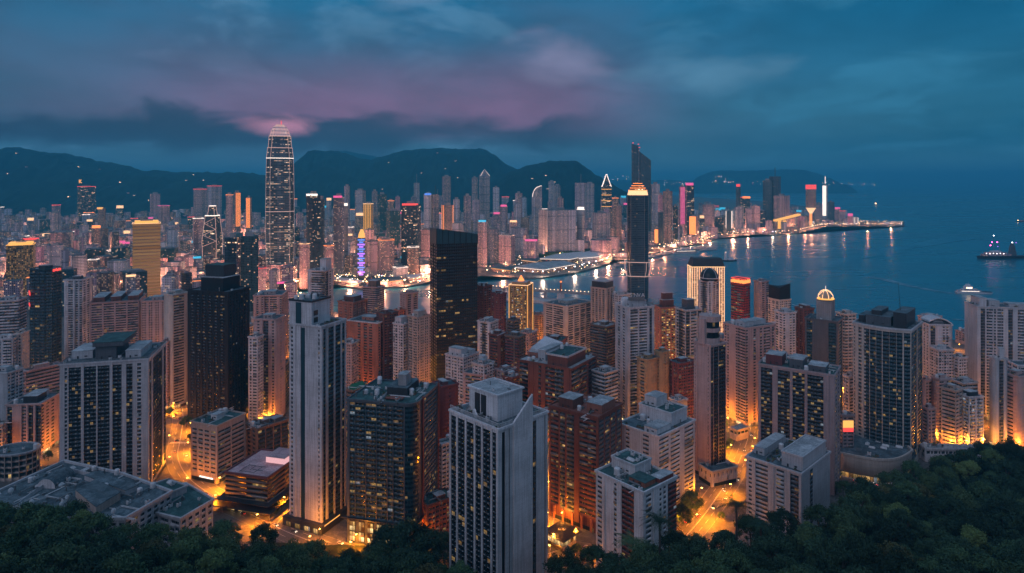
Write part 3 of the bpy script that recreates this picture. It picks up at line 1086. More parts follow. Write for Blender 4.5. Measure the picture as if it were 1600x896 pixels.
# ------------------------------------------------------------------ city ground with its quay wall
shore_px = [(2300, 590), (1800, 560), (1620, 545), (1500, 532), (1400, 522), (1250, 517), (1100, 514), (1000, 510), (900, 507), (800, 503), (700, 502),
   (620, 500), (545, 494), (500, 480), (470, 466), (458, 455), (470, 449), (500, 442), (540, 447), (568, 451), (600, 449), (632, 448), (662, 443), (680, 438),
   (720, 436), (755, 431), (800, 434), (848, 434), (900, 426), (952, 412), (956, 406), (975, 406), (1000, 399), (1040, 392), (1060, 386),
   (1100, 381), (1120, 373), (1175, 367), (1212, 367), (1246, 365), (1272, 358), (1292, 354), (1413, 353.5), (1413, 347), (1340, 345),
   (1320, 336), (1290, 327), (1240, 320), (1180, 314), (1100, 309), (1060, 306), (1000, 302), (900, 299)]
shore = [at(px, py) for px, py in shore_px]
land = shore + [(-14000, 17500), (-14000, -600), (3000, -600)]
bm = bmesh.new()
top = [bm.verts.new((p[0], p[1], GZ)) for p in land]
bot = [bm.verts.new((p[0], p[1], -3)) for p in land]
bm.verts.ensure_lookup_table()
fc = bm.faces.new(top)
if fc.normal.z < 0:
 pass
for i in range(len(land)):
 j = (i + 1) % len(land)
 bm.faces.new((top[i], bot[i], bot[j], top[j]))
bmesh.ops.triangulate(bm, faces=[fc])
bmesh.ops.recalc_face_normals(bm, faces=bm.faces)
me = bpy.data.meshes.new('city_ground')
bm.to_mesh(me)
bm.free()
me.materials.append(M('pavement'))
tag(link('city_ground', me), kind='structure')
# ------------------------------------------------------------------ hills
def hill_mat(name, c1, c2, sc):
 m, n = newmat(name)
 t = n.new('ShaderNodeTexCoord').outputs['Object']
 f = n.ramp(n.noise(t, sc, 6, 0.65), 0.38, 0.60)
 f = n.m('MULTIPLY', f, n.ramp(n.noise(t, sc * 9, 4, 0.7), 0.3, 0.7, 0.5, 1.3))
 pr(n, n.mix(f, c1, c2), 0.95, 0, 0.1)
hill_mat('hill_scrub', (0.003, 0.016, 0.022), (0.007, 0.028, 0.034), 0.006)
hill_mat('hill_earth', (0.012, 0.018, 0.012), (0.022, 0.03, 0.018), 0.08)
def fbm(x, y, s, o=4):
 v = 0.0
 a = 1.0
 for k in range(o):
  v = v + a * (np.sin(x * s + 1.7 * k + 2.1 * np.sin(y * s * .83 + k)) * np.cos(y * s * 1.1 - 2.3 * k + 1.6 * np.sin(x * s * .71 + 2 * k)))
  a *= .5
  s *= 2.07
 return v
def ridge(name, prof, Dr, depth_front, depth_back, label=None, nx=320, ny=50, rough=15, x0=None, x1=None):
 """mountain: prof = (photo x, photo y) of the skyline standing at distance Dr"""
 xs = np.array([p[0] for p in prof], float)
 ys = np.array([p[1] for p in prof], float)
 a = np.linspace(xs[0], xs[-1], nx)
 yy = np.interp(a, xs, ys)
 zz = H - (yy - HY) * Dr / F
 t = np.concatenate([np.linspace(-1, 0, ny // 2, endpoint=False), np.linspace(0, 1, ny - ny // 2)])
 A, T = np.meshgrid(a, t, indexing='ij')
 Zr = np.repeat(zz[:, None], len(t), 1)
 Dp = np.where(T < 0, Dr + T * depth_front, Dr + T * depth_back)
 X = (A - CX) / F * Dr + (A - CX) / F * (Dp - Dr) * 0.6
 fall = 1 - np.abs(T) ** 1.25
 spur = fbm(X * 1.0, Dp * 0.55, 2 * pi / 900.0)
 k = np.clip(np.abs(T) * 2.6, 0, 1) * (1 - np.abs(T))
 Z = Zr * fall + spur * Zr * 0.16 * k + fbm(X, Dp, 2 * pi / 160, 3) * rough * 0.5 * np.clip(np.abs(T) * 4, 0.55, 1) + fbm(X + 40, Dp * .8, 2 * pi / 420, 3) * rough * .6
 Z = np.maximum(Z, -5)
 v = np.stack([X, Dp, Z], -1).reshape(-1, 3)
 n2 = len(t)
 I = np.arange(nx * n2).reshape(nx, n2)
 q = np.stack([I[:-1, :-1], I[1:, :-1], I[1:, 1:], I[:-1, 1:]], -1).reshape(-1, 4)
 o = link(name, raw_mesh(name, v, q, ['hill_scrub'], smooth=True))
 tag(o, label, kind='structure')
 return o, (X, Dp, Z)
west, westz = ridge('hill_range', [(-260, 250), (-120, 236), (-40, 233), (0, 232), (22, 230), (45, 234), (62, 238), (100, 240), (125, 245), (150, 252), (175, 255), (200, 258), (212, 264), (228, 268), (240, 266),
    (265, 269), (300, 270), (340, 271), (385, 270), (410, 273), (450, 272), (500, 276), (560, 290), (620, 320)], 6600, 2300, 1900)
mid, midz = ridge('hill_range', [(380, 306), (420, 284), (440, 272), (460, 262), (470, 253), (480, 244), (488, 237), (498, 235), (520, 236), (540, 240), (560, 246), (580, 250), (596, 246), (615, 240), (640, 236), (656, 233),
    (690, 232), (740, 233), (756, 234), (766, 238), (778, 247), (790, 256), (802, 263), (815, 270), (830, 284), (860, 310)], 7600, 2600, 2200)
east, eastz = ridge('hill_range', [(740, 312), (770, 285), (795, 268), (812, 264), (830, 259), (845, 255), (862, 253), (880, 252), (893, 251), (903, 254), (912, 259), (922, 266), (934, 274), (946, 284), (962, 292), (982, 303), (1000, 312)], 5900, 1700, 1800)
back, backz = ridge('distant_hills', [(480, 250), (515, 238), (540, 236), (565, 241), (590, 245), (640, 244), (700, 250), (760, 262)], 11500, 1800, 1800)
isle, islez = ridge('distant_island', [(1078, 288.2), (1090, 277), (1105, 270), (1125, 266.5), (1150, 267), (1180, 266.5), (1215, 265.5), (1240, 264.5), (1262, 267), (1280, 272), (1298, 279), (1312, 286), (1325, 290)], 15500, 1200, 1500, ny=30)
far_w, farz = ridge('distant_hills', [(900, 280), (930, 279), (960, 281), (1000, 283), (1040, 281), (1070, 283), (1110, 287)], 17500, 900, 1400, ny=24)
# ------------------------------------------------------------------ wooded hillside below the lookout
edge_y = [(-500, 770), (-100, 785), (0, 800), (90, 806), (150, 818), (200, 838), (260, 850), (330, 836), (380, 838), (430, 856), (470, 872), (520, 888), (560, 886), (610, 872), (690, 890), (760, 935), (850, 935), (885, 900), (930, 884), (980, 870), (1020, 858), (1060, 850),
  (1110, 852), (1180, 836), (1240, 822), (1300, 800), (1350, 778), (1400, 758), (1440, 742), (1490, 720), (1540, 708), (1600, 694), (1750, 676), (2100, 660)]
edge_d = [(-500, 330), (0, 335), (330, 345), (420, 372), (520, 375), (640, 372), (700, 340), (860, 330), (1010, 335), (1180, 345), (1300, 370), (1400, 430), (1500, 500), (1600, 540), (2100, 600)]
EYX, EYY = [p[0] for p in edge_y], [p[1] for p in edge_y]
EDX, EDY = [p[0] for p in edge_d], [p[1] for p in edge_d]
def hill_z(px, D):
 yb = np.interp(px, EYX, EYY)
 De = np.interp(px, EDX, EDY)
 S = (yb - HY) / F
 k = np.clip((De - D) / De, 0, 1)
 z_in = H - (S + 0.48 * k ** 1.15) * D - 9.0
 ze = H - S * De - 9.0
 t = np.clip((D - De) / 75.0, 0, 1)
 z_out = ze * (1 - t * t * (3 - 2 * t)) + (GZ - 1.5) * (t * t * (3 - 2 * t))
 z = np.where(D < De, z_in, z_out)
 X = (px - CX) / F * D
 return z + fbm(X, D, 2 * pi / 60, 3) * 1.6 * (1 - t)
a = np.linspace(-700, 2300, 240)
d = np.concatenate([np.linspace(25, 300, 60), np.linspace(306, 720, 70)])
A, Dg = np.meshgrid(a, d, indexing='ij')
Z = hill_z(A, Dg)
v = np.stack([(A - CX) / F * Dg, Dg, Z], -1).reshape(-1, 3)
I = np.arange(len(a) * len(d)).reshape(len(a), len(d))
q = np.stack([I[:-1, :-1], I[1:, :-1], I[1:, 1:], I[:-1, 1:]], -1).reshape(-1, 4)
tag(link('hillside', raw_mesh('hillside', v, q, ['hill_earth'], smooth=True)), kind='structure')
# ------------------------------------------------------------------ streets
def street_mat():
 m, n = newmat('asphalt')
 t = n.new('ShaderNodeTexCoord').outputs['Object']
 f = n.ramp(n.noise(t, 0.12, 5, 0.65), 0.35, 0.65, 0.8, 1.15)
 tr = n.ramp(n.noise(n.v('MULTIPLY', n.new('ShaderNodeTexCoord').outputs['UV'], (0.9, 0.02, 1)), 3.0, 3, 0.6), 0.35, 0.65, 0.8, 1.2)
 pr(n, n.v('SCALE', (0.115, 0.105, 0.098), n.m('MULTIPLY', f, tr)), 0.55, 0, 0.5)
street_mat()
def smooth_path(pts, step=6.0):
 P = [Vector((p[0], p[1])) for p in pts]
 P = [P[0] * 2 - P[1]] + P + [P[-1] * 2 - P[-2]]
 out = []
 for i in range(1, len(P) - 2):
  p0, p1, p2, p3 = P[i - 1:i + 3]
  n = max(2, int((p2 - p1).length / step))
  for k in range(n):
   t = k / n
   out.append(0.5 * ((2 * p1) + (p2 - p0) * t + (2 * p0 - 5 * p1 + 4 * p2 - p3) * t * t + (3 * p1 - p0 - 3 * p2 + p3) * t ** 3))
 out.append(P[-2])
 return out
ROADS = []
def road(pts_px, width, lanes=4, zoff=0.0, raw=None):
 pts = smooth_path(raw if raw else [at(*p) for p in pts_px])
 n = len(pts)
 nrm = []
 for i in range(n):
  d = (pts[min(i + 1, n - 1)] - pts[max(i - 1, 0)]).normalized()
  nrm.append(Vector((-d.y, d.x)))
 k = len(ROADS) * 0.004
 zr = GZ + 0.02 + k + zoff
 def strip(name, o0, o1, z, mat, dash=None, part=None):
  m = MB()
  run = 0.0
  for i in range(n - 1):
   seg = (pts[i + 1] - pts[i]).length
   run += seg
   if dash and int(run / dash) % 2:
    continue
   a0, a1 = pts[i] + nrm[i] * o0, pts[i] + nrm[i] * o1
   b0, b1 = pts[i + 1] + nrm[i + 1] * o0, pts[i + 1] + nrm[i + 1] * o1
   m.quad([(a1.x, a1.y, z), (a0.x, a0.y, z), (b0.x, b0.y, z), (b1.x, b1.y, z)], 0, [(o1, run), (o0, run), (o0, run + seg), (o1, run + seg)])
  ob = m.build(name, mat)
  bmm = bmesh.new()
  bmm.from_mesh(ob.data)
  bmesh.ops.remove_doubles(bmm, verts=bmm.verts, dist=0.001)
  bmm.to_mesh(ob.data)
  bmm.free()
  return tag(ob, kind='structure')
 h = width / 2
 strip('road', -h, h, zr, 'asphalt')
 for s in (-1, 1):
  m = MB()
  for i in range(n - 1):
   a0, a1 = pts[i] + nrm[i] * (s * h), pts[i] + nrm[i] * (s * (h + .35))
   b0, b1 = pts[i + 1] + nrm[i + 1] * (s * h), pts[i + 1] + nrm[i + 1] * (s * (h + .35))
   zt = zr + .14
   m.quad([(a0.x, a0.y, zt), (a1.x, a1.y, zt), (b1.x, b1.y, zt), (b0.x, b0.y, zt)])
   m.quad([(a0.x, a0.y, zr - .05), (a0.x, a0.y, zt), (b0.x, b0.y, zt), (b0.x, b0.y, zr - .05)])
  tag(m.build('kerb', 'kerb_stone'), kind='structure')
 strip('road_marking', -.3, -.12, zr + .006, 'road_paint')
 strip('road_marking', .12, .3, zr + .006, 'road_paint')
 for q in range(1, lanes // 2):
  for s in (-1, 1):
   oo = s * h * q / (lanes / 2)
   strip('road_marking', oo - .1, oo + .1, zr + .006, 'road_paint', 6.0)
 ROADS.append((pts, nrm, width))
 return pts, nrm
def crossing(p, d, width, z=GZ + 0.05):
 d = Vector(d).normalized()
 nr = Vector((-d.y, d.x))
 m = MB()
 k = int(width / 1.2)
 for i in range(k):
  c = Vector(p) + nr * ((i - k / 2 + .5) * 1.2)
  m.box((c.x, c.y, z - .01), (4.0, .6, .012), atan2(d.y, d.x))
 tag(m.build('zebra_crossing', 'road_paint'), kind='structure')
road([(230, 560), (262, 592), (279, 625), (286, 650), (282, 685), (278, 715), (296, 748), (345, 782), (400, 808), (455, 834), (520, 858), (575, 880), (640, 905), (700, 930)], 19)
road([(-80, 738), (20, 731), (70, 714), (110, 698), (170, 680), (235, 655), (275, 640)], 17)
road([(1196, 560), (1184, 600), (1178, 640), (1172, 672), (1163, 702), (1146, 738), (1118, 780), (1092, 815), (1060, 850), (1010, 900)], 19)
road([(1010, 905), (950, 872), (900, 856), (850, 868), (790, 900), (720, 940), (640, 930)], 14, 2)
road([(1160, 712), (1230, 700), (1300, 730), (1345, 752), (1400, 762)], 13, 2)
road([(1020, 668), (1090, 664), (1172, 660)], 11, 2)
road([(395, 640), (430, 648), (480, 700), (470, 770), (430, 822)], 11, 2)
road([(1320, 640), (1420, 660), (1500, 680), (1560, 670), (1680, 690)], 12, 2)
road([(690, 590), (700, 640), (690, 720), (690, 790), (640, 870)], 11, 2)
road([(60, 600), (150, 590), (230, 575), (330, 560), (420, 545)], 13, 2)
road([(860, 860), (862, 760), (800, 690), (760, 620), (700, 585), (600, 600), (500, 605), (395, 640)], 10, 2)
# ------------------------------------------------------------------ trees
def leaf_mat(name, c1, c2):
 m, n = newmat(name)
 t = n.new('ShaderNodeTexCoord').outputs['Object']
 oi = n.new('ShaderNodeObjectInfo').outputs['Random']
 f = n.ramp(n.noise(t, 0.55, 3, 0.6), 0.32, 0.68)
 f2 = n.ramp(n.noise(t, 3.0, 2, 0.6), 0.3, 0.7, 0.65, 1.3)
 c = n.mix(f, c1, c2)
 c = n.mix(n.ramp(oi, 0.70, 1.0, 0, .55), c, (c2[0] * 1.7, c2[1] * 1.15, c2[2] * .7))
 pr(n, n.v('SCALE', c, n.m('MULTIPLY', f2, n.ramp(oi, 0, 1, 0.4, 1.25, False))), 0.8, 0, 0.2)
leaf_mat('leaf_dark', (0.026, 0.058, 0.036), (0.050, 0.105, 0.055))
leaf_mat('leaf_mid', (0.042, 0.090, 0.045), (0.085, 0.160, 0.070))
leaf_mat('leaf_olive', (0.060, 0.070, 0.030), (0.120, 0.125, 0.050))
def leaves(rng, clumps, per, size, flat_=0.75):
 """leaf faces through the shell and volume of the clumps: (centre, radius) list"""
 V = []
 for c, r in clumps:
  n = max(12, int(per * (r / 2.0) ** 2))
  d = rng.normal(size=(n, 3))
  d /= np.linalg.norm(d, axis=1)[:, None]
  rad = r * (0.45 + 0.85 * rng.random(n) ** 1.2)
  p = c + d * rad[:, None] * np.array([1, 1, flat_])
  nrm = d + rng.normal(size=(n, 3)) * 0.55 + np.array([0, 0, .35])
  nrm /= np.linalg.norm(nrm, axis=1)[:, None]
  u = np.cross(nrm, rng.normal(size=(n, 3)))
  u /= np.linalg.norm(u, axis=1)[:, None]
  w_ = np.cross(nrm, u)
  s = size * (0.6 + 0.8 * rng.random(n))[:, None]
  V.append(np.stack([p - u * s, p - w_ * s * .55, p + u * s, p + w_ * s * .55], 1))
 V = np.concatenate(V)
 n = len(V)
 return V.reshape(-1, 3), np.arange(n * 4).reshape(n, 4)
def limbs(m, rng, h, r, tips, base_r):
 z = h * 0.38
 top = Vector((rng.normal() * .3, rng.normal() * .3, z))
 m.tube((0, 0, -1.5), top, base_r, 7, 0, base_r * .7)
 for t in tips:
  mid_ = top.lerp(Vector(t), 0.5) + Vector((rng.normal() * .3, rng.normal() * .3, .5))
  m.tube(top - Vector((0, 0, .3)), mid_, base_r * .5, 5, 0, base_r * .32)
  m.tube(mid_, t, base_r * .32, 5, 0, base_r * .12)
TREE_MESH = []
def make_tree_mesh(seed, h, r, mat, per=240, size=.34, nclump=42, spread=1.0):
 rng = np.random.default_rng(seed)
 cl = []
 for i in range(nclump):
  t = rng.random() * 2 * pi
  e = rng.random()
  rr = r * sqrt(e) * rng.uniform(.78, 1.05)
  hz = h * (.40 + .52 * (1 - e ** 1.3) * rng.uniform(.75, 1.0) + rng.uniform(-.06, .04))
  cl.append((np.array([cos(t) * rr, sin(t) * rr, hz]), rng.uniform(.13, .33) * r * spread))
 v, f = leaves(rng, cl, per, size)
 crown = raw_mesh('crown', v, f, [mat])
 m = MB()
 limbs(m, rng, h, r, [tuple(c) for c, _ in cl[:7]], r * .055)
 tr = bpy.data.meshes.new('trunk')
 tr.from_pydata(m.v, [], m.f)
 tr.materials.append(M('bark'))
 return crown, tr
KIND = {
 'dark': [make_tree_mesh(11, 12, 6.2, 'leaf_dark'), make_tree_mesh(12, 14, 6.8, 'leaf_dark', nclump=46), make_tree_mesh(13, 10, 5.4, 'leaf_dark', nclump=36)],
 'mid': [make_tree_mesh(21, 12, 6.0, 'leaf_mid'), make_tree_mesh(22, 13, 5.4, 'leaf_mid', nclump=38, spread=1.1)],
 'olive': [make_tree_mesh(31, 11, 5.8, 'leaf_olive', per=200), make_tree_mesh(32, 9, 5.0, 'leaf_olive', per=200)],
}
TREES = []
def plant(kind, x, y, z, s, rng, label, group, name='broadleaf_tree'):
 c, t = random.Random(int(x * 13 + y * 7)).choice(KIND[kind])
 root = thing(name, label, 'tree', (x, y, z), group)
 root.scale = (s, s, s * rng.uniform(.9, 1.15))
 root.rotation_euler = (0, 0, rng.uniform(0, 6.28))
 a = bpy.data.objects.new('crown', c)
 b = bpy.data.objects.new('trunk', t)
 for o in (a, b):
  COL.objects.link(o)
  o.parent = root
 TREES.append((x, y))
 return root
LAB = {
 ('dark', 0): ('dark green broadleaf tree in the wood at the foot of the flat roofed block', 'dark trees of the wood below the flat roofed block'),
 ('mid', 0): ('fresher green broadleaf tree in the wood at the foot of the flat roofed block', 'fresher green trees of the wood below the flat roofed block'),
 ('olive', 0): ('olive brown broadleaf tree in the wood at the foot of the flat roofed block', 'olive trees of the wood below the flat roofed block'),
 ('dark', 1): ('dark green broadleaf tree on the wooded slope below the round fronted glass tower', 'dark trees of the slope below the round fronted tower'),
 ('mid', 1): ('fresher green broadleaf tree on the wooded slope below the round fronted glass tower', 'fresher green trees of the slope below the round fronted tower'),
 ('olive', 1): ('olive brown broadleaf tree on the wooded slope near the palms', 'olive trees of the slope near the palms'),
}
rng = np.random.default_rng(5)
cand = []
for D in np.arange(118, 560, 5.0):
 for px in np.arange(-60, 1665, 6200.0 / D / 1.0 * 0.16):
  De = float(np.interp(px, EDX, EDY))
  if D > De + 6:
   continue
  jx, jd = px + rng.uniform(-1, 1) * 2600 / D, D + rng.uniform(-3, 3)
  z = float(hill_z(jx, jd))
  s = rng.uniform(.85, 1.5)
  yt = HY + (H - (z + 10 * s)) * F / jd
  if yt > 915:
   continue
  cand.append((jd, jx, z, s))
random.Random(4).shuffle(cand)
taken = []
for jd, jx, z, s in sorted(cand, key=lambda c: -c[3]):
 x = (jx - CX) / F * jd
 if any((x - a) ** 2 + (jd - b) ** 2 < (5.2 * (s + q)) ** 2 * (.66 if jd < 300 else 1.0) for a, b, q in taken):
  continue
 taken.append((x, jd, s))
n_forest = 0
for x, jd, s in sorted(taken, key=lambda t: t[1])[:286]:
 px = CX + x / jd * F
 z = float(hill_z(px, jd))
 side = 0 if px < 700 else 1
 u = rng.random()
 near = jd < 190 and side == 1 and px < 1400
 kind = 'olive' if (near and u < .6) or u > .95 else ('mid' if (u < .34 if side == 0 else u < .22) else 'dark')
 lb = LAB[(kind, side)]
 plant(kind, x, jd, z - .6, s, rng, lb[0], lb[1])
 n_forest += 1
print('forest trees', n_forest, len(taken))
# undergrowth that covers the slope between the trunks
cl = []
for _ in range(9000):
 D = rng.uniform(100, 560) ** 1.0
 px = rng.uniform(-120, 1720)
 De = float(np.interp(px, EDX, EDY))
 if D > De + 45:
  continue
 z = float(hill_z(px, D))
 if HY + (H - z - 4) * F / D > 930:
  continue
 cl.append((np.array([(px - CX) / F * D, D, z + rng.uniform(.2, 2.0)]), rng.uniform(1.2, 2.8)))
v, f = leaves(rng, cl, 26, .5)
tag(link('undergrowth', raw_mesh('undergrowth', v, f, ['leaf_dark'])), kind='stuff')
# palms by the end of the street
def palm_mesh(seed, h):
 rng = np.random.default_rng(seed)
 fm = MB()
 for k in range(24):
  t = k * 2.399 + rng.uniform(-.2, .2)
  up = rng.uniform(.15, 1.15)
  L = rng.uniform(3.4, 4.6)
  prev = Vector((0, 0, h))
  side = Vector((-sin(t), cos(t), 0))
  for q in range(1, 8):
   a = q / 7
   p = Vector((cos(t) * L * a, sin(t) * L * a, h + up * L * a * .8 - 2.9 * a * a))
   w0, w1 = .75 * (1 - (a - 1 / 7) ** 2) + .05, .75 * (1 - a * a) + .05
   for sgn in (-1, 1):
    for r_ in range(3):
     b0 = prev.lerp(p, r_ / 3)
     b1 = prev.lerp(p, (r_ + .55) / 3)
     tip = b1 + side * sgn * w1 + (p - prev) * .5 + Vector((0, 0, -.28))
     fm.quad([b0, b1, tip, tip - (p - prev) * .08])
   prev = p
 tm = MB()
 P = [(sin(i * .5) * .15, cos(i * .4) * .12, h * i / 6) for i in range(7)]
 tm.path(P, .22, 7)
 a = bpy.data.meshes.new('fronds')
 a.from_pydata(fm.v, [], fm.f)
 a.materials.append(M('leaf_dark'))
 b = bpy.data.meshes.new('trunk')
 b.from_pydata(tm.v, [], tm.f)
 b.materials.append(M('bark'))
 return a, b
for px, D, hh, lab in ((1030, 322, 17, 'spreading palm in front of the white terraced block'), (988, 318, 13, 'shorter palm left of the spreading palm by the white terraced block'),
     (1150, 336, 18, 'tall palm standing over the end of the orange street'), (1188, 330, 12, 'small palm right of the tall palm by the street end')):
 x = (px - CX) / F * D
 a, b = palm_mesh(int(px), hh)
 z = float(hill_z(px, D))
 r = thing('palm_tree', lab, 'palm', (x, D, z), 'palms near the street end')
 r.scale = (2.4, 2.4, 1.6)
 link('fronds', a, r)
 link('trunk', b, r)
# street trees between the buildings
for i, (px, py, s, kind, lab) in enumerate((
  (268, 636, 1.5, 'dark', 'broad dark tree beside the orange street left of the black tower'), (258, 628, 1.3, 'dark', 'dark tree behind the broad one left of the black tower'),
  (1105, 708, 1.2, 'mid', 'round tree by the kerb under the pale canopy roof'), (1128, 706, 1.1, 'mid', 'round tree right of another under the pale canopy roof'), (1092, 716, .9, 'dark', 'low tree at the corner under the slim pink tower'),
  (606, 892, 2.1, 'dark', 'large black green tree in front of the dark glass tower'), (636, 884, 2.4, 'dark', 'largest black green tree under the dark glass tower'), (672, 894, 2.0, 'dark', 'black green tree beside the foot of the white foreground tower'), (578, 906, 1.7, 'dark', 'dark tree at the street edge under the lit shop front'),
  (655, 874, 1.8, 'dark', 'dark tree behind the largest one under the dark glass tower'), (620, 912, 1.9, 'dark', 'lowest dark tree in front of the dark glass tower'), (686, 880, 1.6, 'dark', 'dark tree between the low blue roofed building and the white foreground tower'),
  (1318, 776, 1.1, 'mid', 'tree in front of the lit curved podium'), (1345, 764, 1.0, 'dark', 'dark tree right of another before the lit curved podium'), (1080, 800, 1.1, 'dark', 'dark tree on the left kerb of the sloping street'), (1066, 822, 1.2, 'dark', 'dark tree lowest on the left kerb of the sloping street'),
  (292, 668, .8, 'dark', 'small roadside tree at the bend left of the beige office'), (298, 690, .8, 'dark', 'small roadside tree by the corner of the beige office'), (40, 742, 1.2, 'dark', 'dark tree behind the round low building'), (75, 748, 1.0, 'dark', 'dark tree at the near edge of the orange road'))):
 x, y = at(px, py)
 plant(kind, x, y, GZ, s, rng, lab, 'street trees', 'street_tree')
# ------------------------------------------------------------------ the near towers
def box_part(root, name, c, d, rz, mat, parent=None):
 m = MB()
 m.box(c, d, rz)
 o = m.build(name, mat, root)
 if parent is not None:
  o.parent = parent
 return o
def face_dir(a, b):
 d = (Vector(b) - Vector(a)).normalized()
 return d, Vector((d.y, -d.x)), atan2(d.y, d.x)
# --- white foreground tower with the gabled fin
r, fp, z1, D = tower('apartment_tower', 'white foreground tower with tall roof box, slanted gable wall and window strips between piers', 'apartment tower',
     703, 779, 856, 673, 965, 'apt_white', th=47, bays=True, wallm='plaster_white', acc='black_cladding', pane='pane_home', base=5, st=3.05, wf=.80,
     L='PCcPCCPCCPcCPCCPCP', R='WaWXXXWcCWXW', pent=(), clut=0, top=2.2, roof='roof_felt')
C, R_, B_, L_ = fp
pf = sub(fp, .20, .70, .22, .80)
o = penthouse(r, pf, z1 + .1, 15.0, 'plaster_white', 'roof_pale', door=False)
d, nr, rz = face_dir(pf[3], pf[0])
for t in (.30, .52):                              # the two tall dark shafts in the roof box
 p = Vector(pf[3]).lerp(Vector(pf[0]), t)
 box_part(r, 'window', (p.x + nr.x * .1, p.y + nr.y * .1, z1 + 1.0), (4.6, .3, 12.0), rz, 'dark_cladding', o)
add_roof(r, inset(pf, -.3), z1 + 15.4, 'roof_pale', 'plaster_white', .7, name='roof_slab')
for u, v_, n_ in ((.3, .4, 'air_conditioner'), (.5, .3, 'pallet_box'), (.45, .62, 'vent_stack'), (.62, .5, 'pipe_run')):
 q = sub(fp, u, u + .01, v_, v_ + .01)[0]
 put(r, n_, (q[0], q[1], z1 + 15.5), rz)
d2, nr2, rz2 = face_dir(C, R_)
w2 = math.dist(C, R_)
m = MB()                                          # slanted gable wall rising from the right face
a0, a1 = Vector(C) + d2 * (w2 * .28), Vector(C) + d2 * (w2 * .66)
po = [a0 + nr2 * .8, a1 + nr2 * .8, a1 - nr2 * .4, a0 - nr2 * .4]
m.prism([tuple(p) for p in po], GZ, z1, zs=[z1 + 1.5, z1 + 14.5, z1 + 14.5, z1 + 1.5], bottom=True)
m.build('gable_wall', 'plaster_white', r)
for t in (.20, .70, .93):
 q_ = Vector(C).lerp(Vector(R_), t) + nr2 * (1.0 if t == .70 else .3)
 m = MB()
 m.tube((q_.x, q_.y, GZ), (q_.x, q_.y, z1 - 1), .2, 5)
 m.build('drain_pipe', 'metal_grey', r)
rl = inset(fp, .25)
railing(r, [rl[3], rl[0]], z1 + 1.1, 2.6, 'metal_white')
railing(r, [rl[0], tuple(Vector(rl[0]) + d2 * w2 * .26)], z1 + 1.1, 2.3, 'metal_white')
railing(r, [tuple(Vector(rl[0]) + d2 * w2 * .68), rl[1]], z1 + 1.1, 2.3, 'metal_white')
clutter(r, sub(fp, .0, .20, .0, 1.0), z1, 5, 18, ('planter', 'pallet_box', 'air_conditioner', 'vent_stack', 'planter', 'satellite_dish'))
clutter(r, sub(fp, .72, 1.0, .0, 1.0), z1, 6, 6, ('planter', 'pallet_box', 'air_conditioner', 'duct'))
# --- left beige and glass tower
r, fp, z1, D = tower('apartment_tower', 'broad left tower of grey piers and dark window bays with a blocky plant room', 'apartment tower',
     93, 232, 259, 562, 772, 'apt_mauve', th=14, bays=True, wallm='pale_concrete', acc='black_cladding', pane='pane_home', base=5, st=3.05, wf=.68,
     L='WgpcCcPCccpccCPCcWccWsgWP', R='wcPCCCcPcc', pent=((.15, .75, .12, .30, 6), (.2, .8, .42, .66, 10, 'slate_cladding'), (.3, .8, .72, .96, 6)), clut=16, roof='roof_felt', top=2.4)
rl = inset(fp, .2)
railing(r, [rl[2], rl[3], rl[0], rl[1]], z1 + 1.1, 1.5, 'metal_grey')
pq = sub(fp, .15, .8, .33, .68)
penthouse(r, pq, z1 + 10.4, 3.4, 'slate_cladding', 'roof_green', 'plant_room', False)
# --- slim white tower with the dark slot
D = gdist(832)
fp0 = footprint(452, 502, 540, D, 40)
r, fp, z1, D = tower('apartment_tower', 'slim white tower with a dark full height slot and higher left half', 'apartment tower',
     452, 502, 540, 512, 832, 'apt_white', th=40, bays=True, wallm='white_paint', acc='teal_cladding', pane='pane_home', base=6, st=3.1, wf=.55,
     L='wgPWaXWsw', R='PCwPCCPCCPCP', pent=(), clut=0, top=1.8)
pf = sub(fp, .0, .75, .30, 1.0)
pf = inset(pf, .05)
cc = ['W', 'W', 'W', 'wWaW']
zt = ztop(474, D)
m = MB()
m.prism(pf, z1 + .15, zt)
o = m.build('upper_block', 'white_paint', r)
d, nr, rz = face_dir(pf[3], pf[0])
p = Vector(pf[3]).lerp(Vector(pf[0]), .42)
box_part(r, 'dark_slot', (p.x + nr.x * .06, p.y + nr.y * .06, z1 + .3), (5.0, .3, zt - z1 - 1.2), rz, 'teal_cladding', o)
add_roof(r, pf, zt, 'roof_felt', 'dark_cladding', 1.0, .5, name='upper_roof')
d2, nr2, rz2 = face_dir(pf[0], pf[1])
p = Vector(pf[0]).lerp(Vector(pf[1]), .22)
for k in range(2):
 box_part(r, 'window', (p.x + nr2.x * .05, p.y + nr2.y * .05, z1 + 2 + 5.0 * k), (4.4, .25, 3.6), rz2, 'dark_cladding', o)
clutter(r, pf, zt, 8, 9, ('antenna', 'vent_stack', 'air_conditioner', 'water_tank', 'antenna'))
clutter(r, sub(fp, .0, 1, .0, .28), z1, 9, 4, ('planter', 'duct', 'air_conditioner'))
m = MB()
m.prism(inset(fp, -3.2), GZ, GZ + 6.5)
m.build('podium', 'dark_cladding', r)
d3, nr3, rz3 = face_dir(inset(fp, -3.2)[3], inset(fp, -3.2)[0])
for k in range(4):
 p = Vector(inset(fp, -3.2)[3]).lerp(Vector(inset(fp, -3.2)[0]), .16 + k * .23)
 box_part(r, 'shop_window', (p.x + nr3.x * .1, p.y + nr3.y * .1, GZ + .5), (4.6, .4, 3.2), rz3, 'pane_shop')
canopy = sub(fp, -.02, .6, -.12, -.02)
m = MB()
m.prism(canopy, 9, 9.6, bottom=True)
m.build('entrance_canopy', 'light_gold', r)
